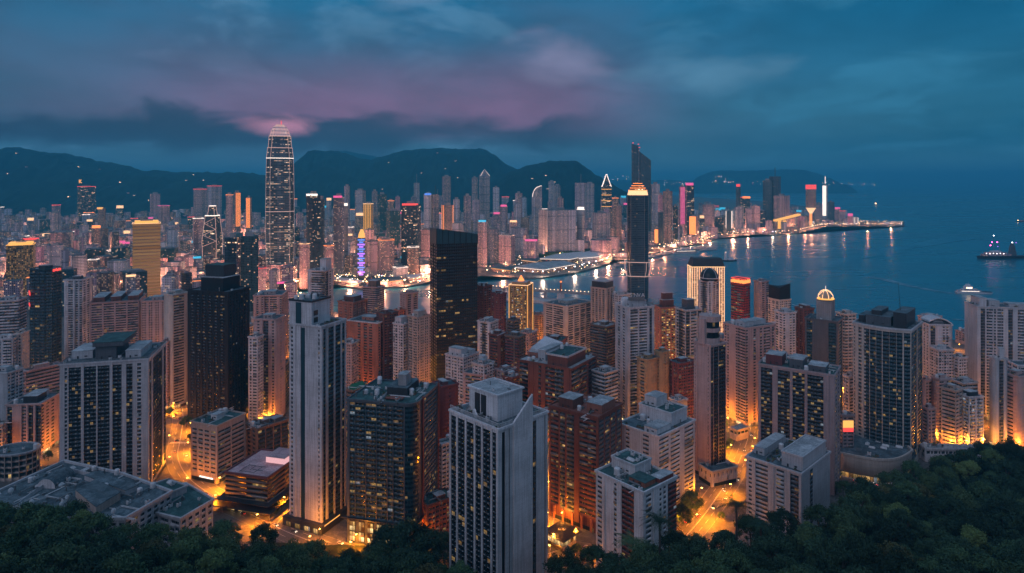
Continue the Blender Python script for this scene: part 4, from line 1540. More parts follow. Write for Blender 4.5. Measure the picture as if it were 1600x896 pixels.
# --- dark glass tower with the rounded corner
D = gdist(862)
base_fp = footprint(543, 648, 684, D, 22)
C, R_, B_, L_ = [Vector(p) for p in base_fp]
dl, dr = (L_ - C).normalized(), (R_ - C).normalized()
rc = 7.0
arc = []
c0 = C + dl * rc + dr * rc
for k in range(7):
 t = k / 6 * pi / 2
 arc.append(tuple(c0 - dr * rc * cos(t) - dl * rc * sin(t)))
z1 = ztop(634, D)
root = thing('apartment_tower', 'dark glass tower with a rounded corner, scattered lit flats and a lit shop base', 'apartment tower', (centre(base_fp)[0], centre(base_fp)[1], GZ))
fpx = arc + [tuple(R_), tuple(B_), tuple(L_)]      # left end of arc ... right end, then round the back
Ll, Lr = math.dist(arc[0], L_), math.dist(arc[-1], R_)
pats = ['c'] * 6 + ['wWPrrrP', 'WgW', 'WgW', 'PCqCCqCCqCCqCqCCp']
rows = [('t', GZ, GZ + 17)] + storeys(GZ + 17, z1, 3.1, .55, 1.5, 0)
body(root, fpx, pats, rows, ['slate_cladding', 'pane_home_lit', 'teal_cladding'], (6, 9))
rd = add_roof(root, fpx, z1, 'roof_green', 'slate_cladding', 1.0, .7)
o = penthouse(root, sub(base_fp, .35, .85, .25, .55), z1 + .1, 5.5, 'dark_cladding', 'roof_felt')
o = penthouse(root, sub(base_fp, .45, .65, .30, .42), z1 + 5.9, 7.5, 'grey_concrete', 'roof_pale', 'lift_tower', False)
box_part(root, 'roof_canopy', (*centre(sub(base_fp, .08, .25, .22, .5)), z1 + 1.3), (13, 5, .5), atan2(dl.y, dl.x), 'roof_red')
clutter(root, base_fp, z1, 21, 34, avoid=[sub(base_fp, .35, .85, .25, .55), sub(base_fp, .0, .18, .0, .18)])
# brown cornice piers of the right face
for t in (.30, .98):
 p = C.lerp(R_, t)
 n_ = Vector((dr.y, -dr.x))
 box_part(root, 'corner_pier', (p.x + n_.x * .7, p.y + n_.y * .7, GZ), (1.6, 1.0, z1 + 1.6 - GZ), atan2(dr.y, dr.x), 'rust_red')
# shop base: tall glazed bays
nl = Vector((dl.y, -dl.x)) * -1
for k in range(7):
 t = (.06 + k * .135)
 p = C.lerp(L_, t + .05)
 f_ = box_part(root, 'shop_window', (p.x + nl.x * .25, p.y + nl.y * .25, GZ + 1.2), (Ll * .105, .5, 14.2), atan2(dl.y, dl.x), 'metal_dark')
 for q in range(2):
  mb = MB()
  hw = Ll * .048
  zz0, zz1 = GZ + 1.8 + q * 6.9, GZ + 7.9 + q * 6.9
  pc = p + nl * .56
  a_, b_ = pc + dl * hw, pc - dl * hw
  mb.quad([(a_.x, a_.y, zz0), (b_.x, b_.y, zz0), (b_.x, b_.y, zz1), (a_.x, a_.y, zz1)], 0, [(k * 3, q * 2), (k * 3 + 2, q * 2), (k * 3 + 2, q * 2 + 2), (k * 3, q * 2 + 2)])
  g_ = mb.build('pane', 'pane_shop', root)
  g_.parent = f_
m = MB()
m.prism([tuple(Vector(p)) for p in inset(arc[:1] + arc[-1:] + [tuple(R_), tuple(L_)], -1.6)], GZ + 16.6, GZ + 17.4, bottom=True)
m.build('base_cornice', 'dark_cladding', root)
BUILT.append(('apartment_tower', base_fp, z1))
# --- red slab behind it
tower('apartment_tower', 'plain dark red slab wall rising behind the dark rounded tower', 'apartment tower', 676, 690, 716, 606, 770, 'apt_brick', th=62,
 L='W', R='XsX', wallm='maroon_tile', pent=((.2, .5, .2, .8, 3),), clut=3, roof='roof_felt')
tower('low_building', 'small white block with square windows between the red slab and the white foreground tower', 'low building', 682, 690, 712, 696, 800, 'apt_white', th=60, clut=5, pent=())
tower('low_building', 'low blue roofed building at the foot of the dark rounded tower', 'low building', 652, 668, 712, 792, 850, 'apt_brick', th=60, clut=6, pent=((.4, .7, .2, .6, 3),), roof='roof_green', base=3)
# --- red brown tower with grey glazed bay
r, fp, z1, D = tower('apartment_tower', 'red brown tower with ribbon windows and a grey glazed shaft on its left face', 'apartment tower',
     858, 934, 972, 654, 835, 'red_office', th=30, bays=True, wallm='red_brick', acc='slate_cladding', pane='pane_office', base=9, st=3.2, wf=.48,
     L='wrwCwcCPPrrw', R='wCwCwCwCw', pent=((.25, .8, .05, .35, 6, 'terracotta'), (.1, .5, .55, .85, 7, 'red_brick')), clut=12, roof='roof_red', rim='red_brick', top=2.2)
C, R_, B_, L_ = [Vector(p) for p in fp]
dl = (L_ - C).normalized()
nl = -Vector((dl.y, -dl.x)) * -1
nl = Vector((-dl.y, dl.x))
if nl.y > 0:
 nl = -nl
for k in range(5):
 p = C.lerp(L_, .12 + k * .19)
 box_part(r, 'arcade_pier', (p.x + nl.x * .5, p.y + nl.y * .5, GZ), (1.6, 1.2, 9), atan2(dl.y, dl.x), 'terracotta')
# --- stepped red and glass office behind
r, fp, z1, D = tower('office_building', 'red and glass office with stepped terraces and a slanted white roof panel', 'office building',
     809, 893, 933, 578, 705, 'red_office', th=28, bays=True, wallm='red_brick', acc='slate_cladding', pane='pane_office', base=5, st=3.8, wf=.6,
     L='wrPPWgwPrcCPPw', R='rrwrw', pent=((.05, .75, .10, .46, 9, 'red_brick'), (.2, .8, .58, .72, 10, 'pale_concrete'), (.3, .9, .78, .97, 5, 'terracotta')), clut=12, roof='roof_pale', top=1.5)
s_ = sub(fp, .05, .75, .10, .46)
add_roof(r, inset(s_, -.6), z1 + 9.6, 'roof_green', 'pale_concrete', 1.4, .4, name='upper_roof')
s2 = sub(fp, .35, .9, .60, .95)
m = MB()
m.prism(s2, z1 + 5.5, z1 + 6, zs=[z1 + 6, z1 + 10, z1 + 14, z1 + 8], bottom=True)
m.build('slanted_panel', 'plaster_white', r)
clutter(r, s_, z1 + 10.0, 31, 6)
r, fp, z1, D = tower('low_building', 'small brick wing with a round roof drum beside the slanted panel office', 'low building', 786, 800, 812, 592, 700, 'apt_brick', clut=3, pent=((.3, .7, .3, .7, 4, 'pale_concrete'),))
# --- white terraced block at bottom right of centre
r, fp, z1, D = tower('apartment_block', 'white block with terracotta lined roof terraces in front of the stepped white building', 'apartment block',
     931, 1006, 1057, 772, 935, 'apt_white', th=38, bays=True, wallm='plaster_white', acc='rust_red', pane='pane_home', base=4, st=3.1, wf=.5,
     L='wGPXgWDDwWP', R='wGwPPgwgwcC', pent=((.40, .9, .45, .95, 6, 'plaster_white'),), clut=14, roof='roof_green', top=1.6, hpar=1.3)
s_ = sub(fp, .18, .5, .1, .42)
penthouse(r, s_, z1 + .1, 3.0, 'terracotta', 'roof_green')
s_ = sub(fp, .40, .9, .45, .95)
add_roof(r, s_, z1 + 6.4, 'roof_green', 'plaster_white', 1.2, .4, name='upper_roof')
clutter(r, s_, z1 + 6.6, 33, 7, ('planter', 'pallet_box', 'air_conditioner', 'skylight'))
penthouse(r, sub(fp, .55, .98, .05, .22), z1 + .1, 2.6, 'rust_red', 'roof_pale', 'terrace_hut', False)
# --- stepped white building behind it
r, fp, z1, D = tower('apartment_block', 'white stepped block with a stair tower, orange lit on its right flank', 'apartment block',
     966, 1030, 1086, 684, 812, 'apt_white', th=34, bays=True, wallm='plaster_white', acc='slate_cladding', pane='pane_home', base=4, st=3.1, wf=.45,
     L='XwGWXWgGWX', R='rwrWrw', pent=((.5, .95, .15, .95, 9, 'plaster_white'), (.05, .42, .1, .4, 4, 'plaster_white')), clut=12, roof='roof_felt')
s_ = sub(fp, .5, .95, .15, .95)
add_roof(r, s_, z1 + 9.4, 'roof_green', 'plaster_white', 1.2, .4, name='upper_roof')
clutter(r, s_, z1 + 9.6, 41, 8)
penthouse(r, sub(fp, .6, .9, .6, .9), z1 + 9.6, 7, 'plaster_white', 'roof_pale', 'stair_tower')
# --- slim pink tower with the drum crown
r, fp, z1, D = tower('apartment_tower', 'slim pink tower with small square windows and a curved glass crown beside the sloping street', 'apartment tower',
     1084, 1111, 1134, 541, 752, 'apt_pink', th=40, bays=True, wallm='pink_tile', acc='dark_cladding', pane='pane_dark', base=8, st=3.0, wf=.42,
     L='wswPXXswP', R='DCCqCCCq', pent=(), clut=3, top=1.5)
s_ = sub(fp, .12, .88, .1, .9)
pc = centre(s_)
rad = math.dist(fp[0], fp[1]) * .46
P = [(pc[0] + cos(t) * rad, pc[1] + sin(t) * rad) for t in np.linspace(0, 2 * pi, 24, endpoint=False)]
zt = ztop(497, D)
m = MB()
k = (zt - z1) / 7
m.loft([(P, z1), (P, z1 + k * 1.5), (inset(P, .5), z1 + k * 1.5), (inset(P, .5), z1 + k * 3), (P, z1 + k * 3), (P, z1 + k * 4), (inset(P, .5), z1 + k * 4), (inset(P, .5), z1 + k * 5.6), (inset(P, -.4), z1 + k * 5.6), (inset(P, -.4), zt)],
 mats=[0, 0, 1, 0, 0, 0, 1, 0, 0])
m.build('glass_crown', ['pink_tile', 'pane_dark'], r)
box_part(r, 'stair_shaft', (*centre(sub(fp, .0, .2, .3, .7)), z1), (7, 6, zt - z1 - 2), radians(40), 'pink_tile')
clutter(r, [p for p in inset(P, 1)], zt, 5, 4, ('antenna', 'vent_stack', 'air_conditioner'))
pod = footprint(1092, 1112, 1152, gdist(762), 50)
r2, f2, z2, D2 = tower('podium', 'low walled podium along the sloping street under the slim pink tower', 'podium', 1092, 1112, 1152, 728, 762, 'apt_tan', fp=pod, z1=GZ + 12, clut=3, pent=(), st=4, wallm='cream_paint', roof='roof_felt')
# --- dark balcony tower with many lit flats
r, fp, z1, D = tower('apartment_tower', 'wide dark tower full of lit flats between beige piers, behind the low white block', 'apartment tower',
     1185, 1304, 1313, 588, 775, 'apt_brown', th=8, bays=True, wallm='mauve_tile', acc='dark_cladding', pane='pane_many_lit', base=5, st=3.0, wf=.58,
     L='PCCPPcCcPCCPcccCPPW', R='wgwgw', pent=((.1, .6, .12, .34, 5, 'slate_cladding'), (.2, .8, .42, .60, 7, 'slate_cladding'), (.2, .7, .70, .92, 8, 'maroon_tile')), clut=18, roof='roof_green', top=2.0)
s_ = sub(fp, .2, .8, .42, .60)
box_part(r, 'roof_slab', (*centre(s_), z1 + 7.4), (14, 6, .5), radians(188), 'roof_pale')
# --- low white block in front of it
r, fp, z1, D = tower('apartment_block', 'low grey white block with a green roof garden, in front of the wide dark tower', 'apartment block',
     1166, 1252, 1297, 742, 858, 'apt_white', th=22, bays=True, wallm='pale_concrete', acc='slate_cladding', pane='pane_home_lit', base=3, st=3.0, wf=.5,
     L='wgPrwPwbwPCw', R='XcwXX', pent=((.1, .9, .03, .40, 9, 'pale_concrete'), (.2, .9, .78, .98, 5, 'pale_concrete')), clut=8, roof='roof_felt')
s_ = sub(fp, .1, .9, .03, .40)
add_roof(r, s_, z1 + 9.3, 'roof_pale', 'pale_concrete', .9, .4, name='upper_roof')
clutter(r, sub(fp, .02, .98, .42, .76), z1, 44, 16, ('planter', 'planter', 'planter', 'skylight', 'pallet_box'))
# --- round fronted glass tower
D = gdist(735)
bf = footprint(1333, 1424, 1441, D, 11)
C, R_, B_, L_ = [Vector(p) for p in bf]
z1 = ztop(517, D)
root = thing('apartment_tower', 'tall glass tower with a gently curved front, pale piers and a dark roof mast', 'apartment tower', (*centre(bf), GZ))
N = 9
front = []
bul = 7.0
nb_ = Vector((-(L_ - C).normalized().y, (L_ - C).normalized().x))
if nb_.y > 0:
 nb_ = -nb_
for k in range(N + 1):
 t = k / N
 front.append(tuple(L_.lerp(C, t) + nb_ * (bul * 4 * t * (1 - t))))
fpx = front + [tuple(R_), tuple(B_)]
pats = ['wgPP', 'ggPq', 'gCq', 'CcCq', 'cCcw', 'CcCq', 'CCq', 'cCcP', 'CCw', 'CqC', 'WgW', 'WgW']
rows = storeys(GZ, z1, 3.2, .60, 2.4, 6)
body(root, fpx, pats, rows, ['cream_paint', 'pane_home_lit', 'teal_cladding'], tuple(range(0, 10)))
add_roof(root, fpx, z1, 'roof_felt', 'pale_concrete', 1.2, .7)
for q in ((.1, .9, .1, .32, 13, 'dark_cladding'), (.1, .9, .36, .80, 8, 'slate_cladding'), (.2, .8, .55, .72, 12, 'dark_cladding'), (.2, .8, .84, .95, 6, 'dark_cladding')):
 penthouse(root, sub(bf, *q[:4]), z1 + .1, q[4], q[5], 'roof_felt')
s_ = centre(sub(bf, .3, .5, .22, .3))
m = MB()
m.tube((s_[0], s_[1], z1 + 13), (s_[0] - 2.0, s_[1], z1 + 38), .28, 6, 0, .1)
m.build('mast', 'metal_dark', root)
clutter(root, bf, z1, 50, 12, avoid=[sub(bf, .1, .9, .1, .95)])
BUILT.append(('apartment_tower', bf, z1))
# curved podium with a lit ground floor
D2 = gdist(745)
arc = []
for k in range(13):
 t = k / 12
 px = 1313 + 118 * t
 p = Vector(((px - CX) / F * D2, D2 - 16 * sin(pi * t) + 5 * t))
 arc.append(tuple(p))
fpod = arc + [(arc[-1][0] + 4, arc[-1][1] + 40), (arc[0][0] + 4, arc[0][1] + 44)]
root = thing('podium', 'low curved podium with an orange lit ground floor under the curved glass tower', 'podium', (*centre(fpod), GZ))
zz = ztop(709, D2)
rows = [('t', GZ, GZ + .6), ('s', GZ + .6, GZ + .8), ('g', GZ + .8, GZ + 5.0), ('t', GZ + 5, zz)]
body(root, fpod, ['gg'] * 12 + ['W', 'W', 'W'], rows, ['cream_paint', 'pane_amber', 'dark_cladding'])
add_roof(root, fpod, zz, 'roof_felt', 'cream_paint', 1.6, .9)
clutter(root, fpod, zz, 61, 14, ('planter', 'skylight', 'air_conditioner'))
# --- crown tower
r, fp, z1, D = tower('apartment_tower', 'tower topped by a glowing crown of lights above a grey central shaft', 'apartment tower',
     1258, 1309, 1317, 504, 668, 'rib_pale', th=10, bays=True, wallm='slate_cladding', acc='teal_cladding', pane='pane_teal', base=5, st=3.1, wf=.6,
     L='PCcPPXXPCCP', R='wCw', pent=(), clut=4)
s_ = sub(fp, .15, .85, .22, .68)
penthouse(r, s_, z1 + .1, ztop(474, D) - z1, 'grey_concrete', 'roof_felt', 'upper_shaft', False)
zc = ztop(472, D)
pc = centre(s_)
rad = math.dist(s_[0], s_[3]) * .56
m = MB()
m.path([(pc[0] + cos(t) * rad, pc[1] + sin(t) * rad * .8, zc) for t in np.linspace(0, 2 * pi, 22, endpoint=False)], .8, 6, closed=True)
cr = m.build('crown_ring', 'light_gold', r)
for k in range(8):
 t = k * pi / 4
 m = MB()
 p0 = Vector((pc[0] + cos(t) * rad, pc[1] + sin(t) * rad * .8, zc))
 p1 = Vector((pc[0] + cos(t) * rad * .62, pc[1] + sin(t) * rad * .5, zc + 6 + (k % 2) * 1.5))
 p2 = Vector((pc[0] + cos(t) * rad * .2, pc[1] + sin(t) * rad * .16, zc + 9))
 m.path([p0, p0.lerp(p1, .5) + Vector((cos(t), sin(t), 0)) * 1.2, p1, p2], .38, 5)
 m.build('crown_rib', 'light_warm', r)
m = MB()
m.tube((pc[0], pc[1], zc), (pc[0], pc[1], zc + 13), .4, 6, 0, .12)
m.build('spire', 'light_white', r)
m = MB()
P = [(pc[0] + cos(t) * rad * .7, pc[1] + sin(t) * rad * .55) for t in np.linspace(0, 2 * pi, 12, endpoint=False)]
m.loft([(P, zc - .5), (shrink(P, .9), zc + 4), (shrink(P, .4), zc + 7.5)])
m.build('crown_drum', 'grey_concrete', r)
# --- black tower on the left
r, fp, z1, D = tower('office_tower', 'black panelled tower left of the slim white tower, some windows glowing amber', 'office tower',
     293, 356, 390, 458, 662, 'office_dark', th=40, bays=True, wallm='black_cladding', acc='black_cladding', pane='pane_amber_row', base=4, st=3.1, wf=.5,
     L='WCPCPCPCPCPCW', R='WcPcPcPcPcPcPcW', pent=((.15, .9, .20, .75, ztop(437, gdist(662)) - ztop(458, gdist(662)), 'black_cladding'),), clut=6, roof='roof_felt', top=3.5)
s_ = sub(fp, .35, .9, .30, .75)
penthouse(r, s_, ztop(437, D) + .3, 12, 'dark_cladding', 'roof_green', 'plant_room', False)
# --- glass tower far left with red signs
D = gdist(606)
fpx = chamfer(footprint(41, 76, 101, D, 40), 5)
r, fp, z1, D = tower('office_tower', 'dark glass tower with red sign bars and a rounded outline at the left edge', 'office tower', 41, 76, 101, 422, 606, 'office_teal', fp=fpx, L='CCq', pane='pane_office', st=3.7, wf=.6, clut=4,
     pent=((.3, .7, .3, .7, 4, 'dark_cladding'),), wallm='teal_cladding', roof='roof_pale')
for (x0, x1, yy, hh) in ((80, 96, 426, 3.2), (48, 71, 462, 4.5), (48, 66, 479, 3.0)):
 Dn = D - 1.2
 a, b = fpx[0], fpx[7]
 m = MB()
 X0, X1 = (x0 - CX) / F * Dn, (x1 - CX) / F * Dn
 e0, e1 = (Vector(fpx[7]), Vector(fpx[6])) if x1 < 78 else (Vector(fpx[0]), Vector(fpx[1]))
 if x1 >= 78:
  e0, e1 = Vector(fpx[1]), Vector(fpx[2])
 dd = (e1 - e0).normalized()
 nn = Vector((dd.y, -dd.x))
 nn = nn if nn.y < 0 else -nn
 c_ = e0.lerp(e1, .5) + nn * .5
 wd = (x1 - x0) * D / F
 zc = ztop(yy, D)
 for k in range(6):
  m.box((c_.x + dd.x * wd * (k / 6 - .45), c_.y + dd.y * wd * (k / 6 - .45), zc + (k % 3) * .3), (wd / 6.2, .5, hh - (k % 2) * .8), atan2(dd.y, dd.x))
 m.build('sign', 'light_red', r)
# --- beige office with ribbon windows at the bend of the street
r, fp, z1, D = tower('office_building', 'beige mid rise office with ribbon windows and a green roof at the street bend', 'office building',
     298, 339, 383, 667, 757, 'rib_cream', th=46, bays=True, wallm='beige_tile', acc='dark_cladding', pane='pane_office', base=6, st=3.6, wf=.42,
     L='wGwGwggwGw', R='wrrwrrw', pent=((.35, .62, .4, .62, 4, 'plaster_white'),), clut=12, roof='roof_green', rim='beige_tile', top=4.5)
d2, nr2, rz2 = face_dir(fp[0], fp[1])
p = Vector(fp[0]).lerp(Vector(fp[1]), .5)
box_part(r, 'shop_front', (p.x + nr2.x * .3, p.y + nr2.y * .3, GZ + .6), (math.dist(fp[0], fp[1]) * .86, .5, 4.2), rz2, 'pane_shop')
d3, nr3, rz3 = face_dir(fp[3], fp[0])
p = Vector(fp[3]).lerp(Vector(fp[0]), .6)
box_part(r, 'shop_sign', (p.x + nr3.x * .3, p.y + nr3.y * .3, GZ + 1.0), (math.dist(fp[3], fp[0]) * .5, .5, 3.2), rz3, 'light_white')
r, fp, z1, D = tower('office_building', 'dark brown flat roofed office with a cluttered roof behind the beige office', 'office building', 384, 402, 450, 672, 735, 'office_grey', th=60, bays=False,
     wallm='brown_stone', L='wgwgw', clut=20, pent=((.3, .5, .3, .6, 4), (.6, .9, .2, .5, 3)), roof='roof_felt')
# pink roofed pavilion with painted strokes on the roof
r, fp, z1, D = tower('low_building', 'low shopping hall with a glowing pink roof and painted strokes on it', 'low building', 352, 418, 470, 748, 806, 'rib_brown', th=36, clut=0, pent=(), z1=ztop(748, gdist(806)),
     L='rr', R='rr', roof='roof_pink', rim='maroon_tile', pane='pane_dark', base=8, acc='maroon_tile')
penthouse(r, sub(fp, .55, .95, .05, .5), z1 + .1, 4.5, 'light_crown_soft', 'roof_pink', 'lantern_room', False)
m = MB()
for (u, v_, du, dv) in ((.10, .75, .30, .02), (.12, .45, .02, .30), (.36, .35, .02, .42), (.10, .42, .28, .02), (.22, .30, .02, .25), (.20, .58, .16, .02)):
 q = sub(fp, u, u + du, v_, v_ + dv)
 m.quad([(p[0], p[1], z1 + .135) for p in q])
bmx = m.build('roof_marking', 'metal_dark', r)
for k, (hh, of, mt) in enumerate(((9.0, 5.0, 'dark_cladding'), (5.2, 7.5, 'metal_dark'))):
 m = MB()
 m.prism(inset(fp, -of), GZ + hh, GZ + hh + .6, bottom=True)
 m.build('canopy', mt, r)
 for t in range(7):
  e0, e1 = Vector(inset(fp, -of + 1.5)[3]), Vector(inset(fp, -of + 1.5)[0])
  if k == 1:
   p = e0.lerp(e1, t / 6)
   box_part(r, 'canopy_post', (p.x, p.y, GZ), (.3, .3, hh), 0, 'metal_grey')
p = Vector(fp[3]).lerp(Vector(fp[0]), .5)
d3, nr3, rz3 = face_dir(fp[3], fp[0])
box_part(r, 'shop_front', (p.x + nr3.x * .2, p.y + nr3.y * .2, GZ + .5), (math.dist(fp[3], fp[0]) * .9, .5, 4), rz3, 'pane_shop')
d3, nr3, rz3 = face_dir(fp[0], fp[1])
p = Vector(fp[0]).lerp(Vector(fp[1]), .5)
box_part(r, 'shop_front', (p.x + nr3.x * .2, p.y + nr3.y * .2, GZ + .5), (math.dist(fp[0], fp[1]) * .9, .5, 4), rz3, 'pane_shop')
# --- flat roofed block at the lower left
zA = 42.0
def rp(px, py, z):
 return at(px, py, z)
fpA = [rp(196, 812, zA), rp(268, 770, zA), rp(192, 742, zA), rp(100, 722, zA), rp(-30, 782, zA), rp(-40, 812, zA)]
root = thing('institution_block', 'wide flat roofed grey block with roof yards and plant rooms at the lower left', 'institution', (*centre(fpA), GZ))
rows = storeys(GZ, zA, 3.6, .5, 2.2, 3)
body(root, fpA, [pat(math.dist(fpA[i], fpA[(i + 1) % 6]), 'wGw') for i in range(6)], rows, ['pale_concrete', 'pane_dark', 'slate_cladding'])
add_roof(root, fpA, zA, 'roof_felt', 'pale_concrete', 1.6, .7, .8)
p1 = [rp(150, 795, zA + 4), rp(188, 772, zA + 4), rp(150, 752, zA + 4), rp(118, 768, zA + 4)]
penthouse(root, p1, zA + .1, 5, 'beige_tile', 'roof_felt')
p2 = [rp(196, 768, zA + 3), rp(215, 760, zA + 3), rp(150, 738, zA + 3), rp(132, 744, zA + 3)]
penthouse(root, p2, zA + .1, 3.4, 'pale_concrete', 'roof_felt', 'plant_room', False)
m = MB()                                          # barrel vaulted hall
a, b = Vector(rp(72, 764, zA)), Vector(rp(104, 744, zA))
dd = (b - a).normalized()
nn = Vector((-dd.y, dd.x))
ring = [(cos(t) * 6.5, sin(t) * 6.5) for t in np.linspace(0, pi, 9)]
for e in (a, b):
 m.v += [(e.x + nn.x * u, e.y + nn.y * u, zA + .1 + w_) for u, w_ in ring]
for i in range(8):
 m.f.append((i, i + 9, i + 10, i + 1))
 m.mi.append(0)
 m.uv.append([(0, 0)] * 4)
for o_ in (0, 9):
 m.f.append(tuple(o_ + i for i in range(9)))
 m.mi.append(1)
 m.uv.append([(0, 0)] * 9)
m.build('vaulted_roof', ['roof_felt', 'plaster_white'], root)
m = MB()
wpts = [rp(30, 790, zA), rp(60, 768, zA), rp(112, 738, zA), rp(170, 752, zA)]
for i in range(3):
 a, b = Vector(wpts[i]), Vector(wpts[i + 1])
 d_ = (b - a).normalized()
 m.box((*((a + b) / 2), zA + .1), ((b - a).length, .5, 2.6), atan2(d_.y, d_.x))
m.build('yard_wall', 'pale_concrete', root)
clutter(root, fpA, zA, 71, 80, ('air_conditioner', 'satellite_dish', 'pallet_box', 'duct', 'pipe_run', 'skylight', 'water_tank', 'vent_stack'), avoid=[p1, p2])
zB = 34.0
fpB = [rp(282, 812, zB), rp(333, 782, zB), rp(290, 757, zB), rp(188, 776, zB), rp(188, 793, zB), rp(232, 800, zB)]
root = thing('institution_block', 'white four storey block with balconies and terraces right of the wide flat roofed block', 'institution', (*centre(fpB), GZ))
rows = storeys(GZ, zB, 3.7, .5, 1.8, 3)
body(root, fpB, [pat(math.dist(fpB[i], fpB[(i + 1) % 6]), u) for i, u in enumerate(('wGw', 'wGw', 'wGw', 'wGw', 'wGbw', 'wbGw'))], rows, ['white_paint', 'pane_home_lit', 'slate_cladding'], (0, 4, 5))
add_roof(root, fpB, zB, 'roof_green', 'white_paint', 1.3, .9)
p3 = [rp(250, 788, zB), rp(292, 770, zB), rp(262, 760, zB), rp(215, 774, zB)]
penthouse(root, p3, zB + .1, 4.0, 'pale_concrete', 'roof_felt')
add_roof(root, p3, zB + 4.4, 'roof_green', 'pale_concrete', 1.0, .6, name='upper_roof')
clutter(root, p3, zB + 4.6, 73, 6, ('skylight', 'air_conditioner', 'antenna', 'duct'))
clutter(root, fpB, zB, 74, 10, avoid=[p3])
# round low building at the left edge
pc = at(8, 752)
P = [(pc[0] + cos(t) * 17, pc[1] + 12 + sin(t) * 13) for t in np.linspace(0, 2 * pi, 20, endpoint=False)]
zz = ztop(712, gdist(752))
root = thing('low_building', 'low round building with columns at the left edge below the orange road', 'low building', (*centre(P), GZ))
body(root, P, ['qG'] * 20, storeys(GZ, zz, 4, .7, 1.5, 1), ['beige_tile', 'pane_dark', 'slate_cladding'])
add_roof(root, P, zz, 'roof_felt', 'pale_concrete', 1.0, 1.0)
clutter(root, P, zz, 80, 7)
# low shop with lit canopies between the white tower and the red brown tower
r, fp, z1, D = tower('shop', 'small lit shop with a dark flat roof in the yard below the red brown tower', 'shop', 856, 880, 900, 832, 862, 'rib_cream', th=40, z1=GZ + 7, pane='pane_shop', clut=2, pent=(), roof='roof_felt', st=5, wf=.6, base=.5, top=1.4, L='r', R='r')
m = MB()
m.prism(inset(fp, -3), GZ + 7.8, GZ + 8.2, bottom=True)
m.build('canopy', 'metal_dark', r)
# weathered roof at the wood's edge, right
r, fp, z1, D = tower('low_building', 'low building with a broad weathered pale roof at the edge of the right hand wood', 'low building', 1436, 1446, 1552, 700, 722, 'apt_white', th=60, z1=ztop(702, gdist(722)), clut=12, pent=((.3, .5, .3, .6, 2.5),), roof='roof_pale')
# pale canopy roof between trees
r, fp, z1, D = tower('shelter', 'pale flat canopy roof above the round trees beside the street', 'shelter', 1140, 1152, 1170, 652, 690, 'rib_cream', th=40, z1=GZ + 10, clut=0, pent=(), roof='roof_pale', st=6, base=3)
# green sheeted roof shed
r, fp, z1, D = tower('low_building', 'low dark block with a bright green pitched roof right of the slim white tower', 'low building', 540, 552, 575, 612, 720, 'rib_brown', th=50, clut=2, pent=(), roof='roof_felt')
s_ = sub(fp, .1, .9, .1, .9)
m = MB()
m.loft([(s_, z1 + .3), ([lerp2(s_[0], s_[3], .5), lerp2(s_[1], s_[2], .5), lerp2(s_[1], s_[2], .51), lerp2(s_[0], s_[3], .51)], z1 + 5)])
m.build('pitched_roof', 'green_sheet', r)
# lit billboard building
r, fp, z1, D = tower('low_building', 'low block carrying a glowing yellow and red screen left of the curved glass tower', 'low building', 1308, 1316, 1334, 650, 735, 'apt_mauve', th=62, clut=4, pent=())
d2, nr2, rz2 = face_dir(fp[0], fp[1])
p = Vector(fp[0]).lerp(Vector(fp[1]), .5)
w_ = math.dist(fp[0], fp[1]) * .9
for k, (mt, h0, h1) in enumerate((('light_gold', 4.0, 10.0), ('light_red', 0.5, 4.0))):
 box_part(r, 'screen', (p.x + nr2.x * .4, p.y + nr2.y * .4, z1 - 14 + h0), (w_, .4, h1 - h0), rz2, mt)
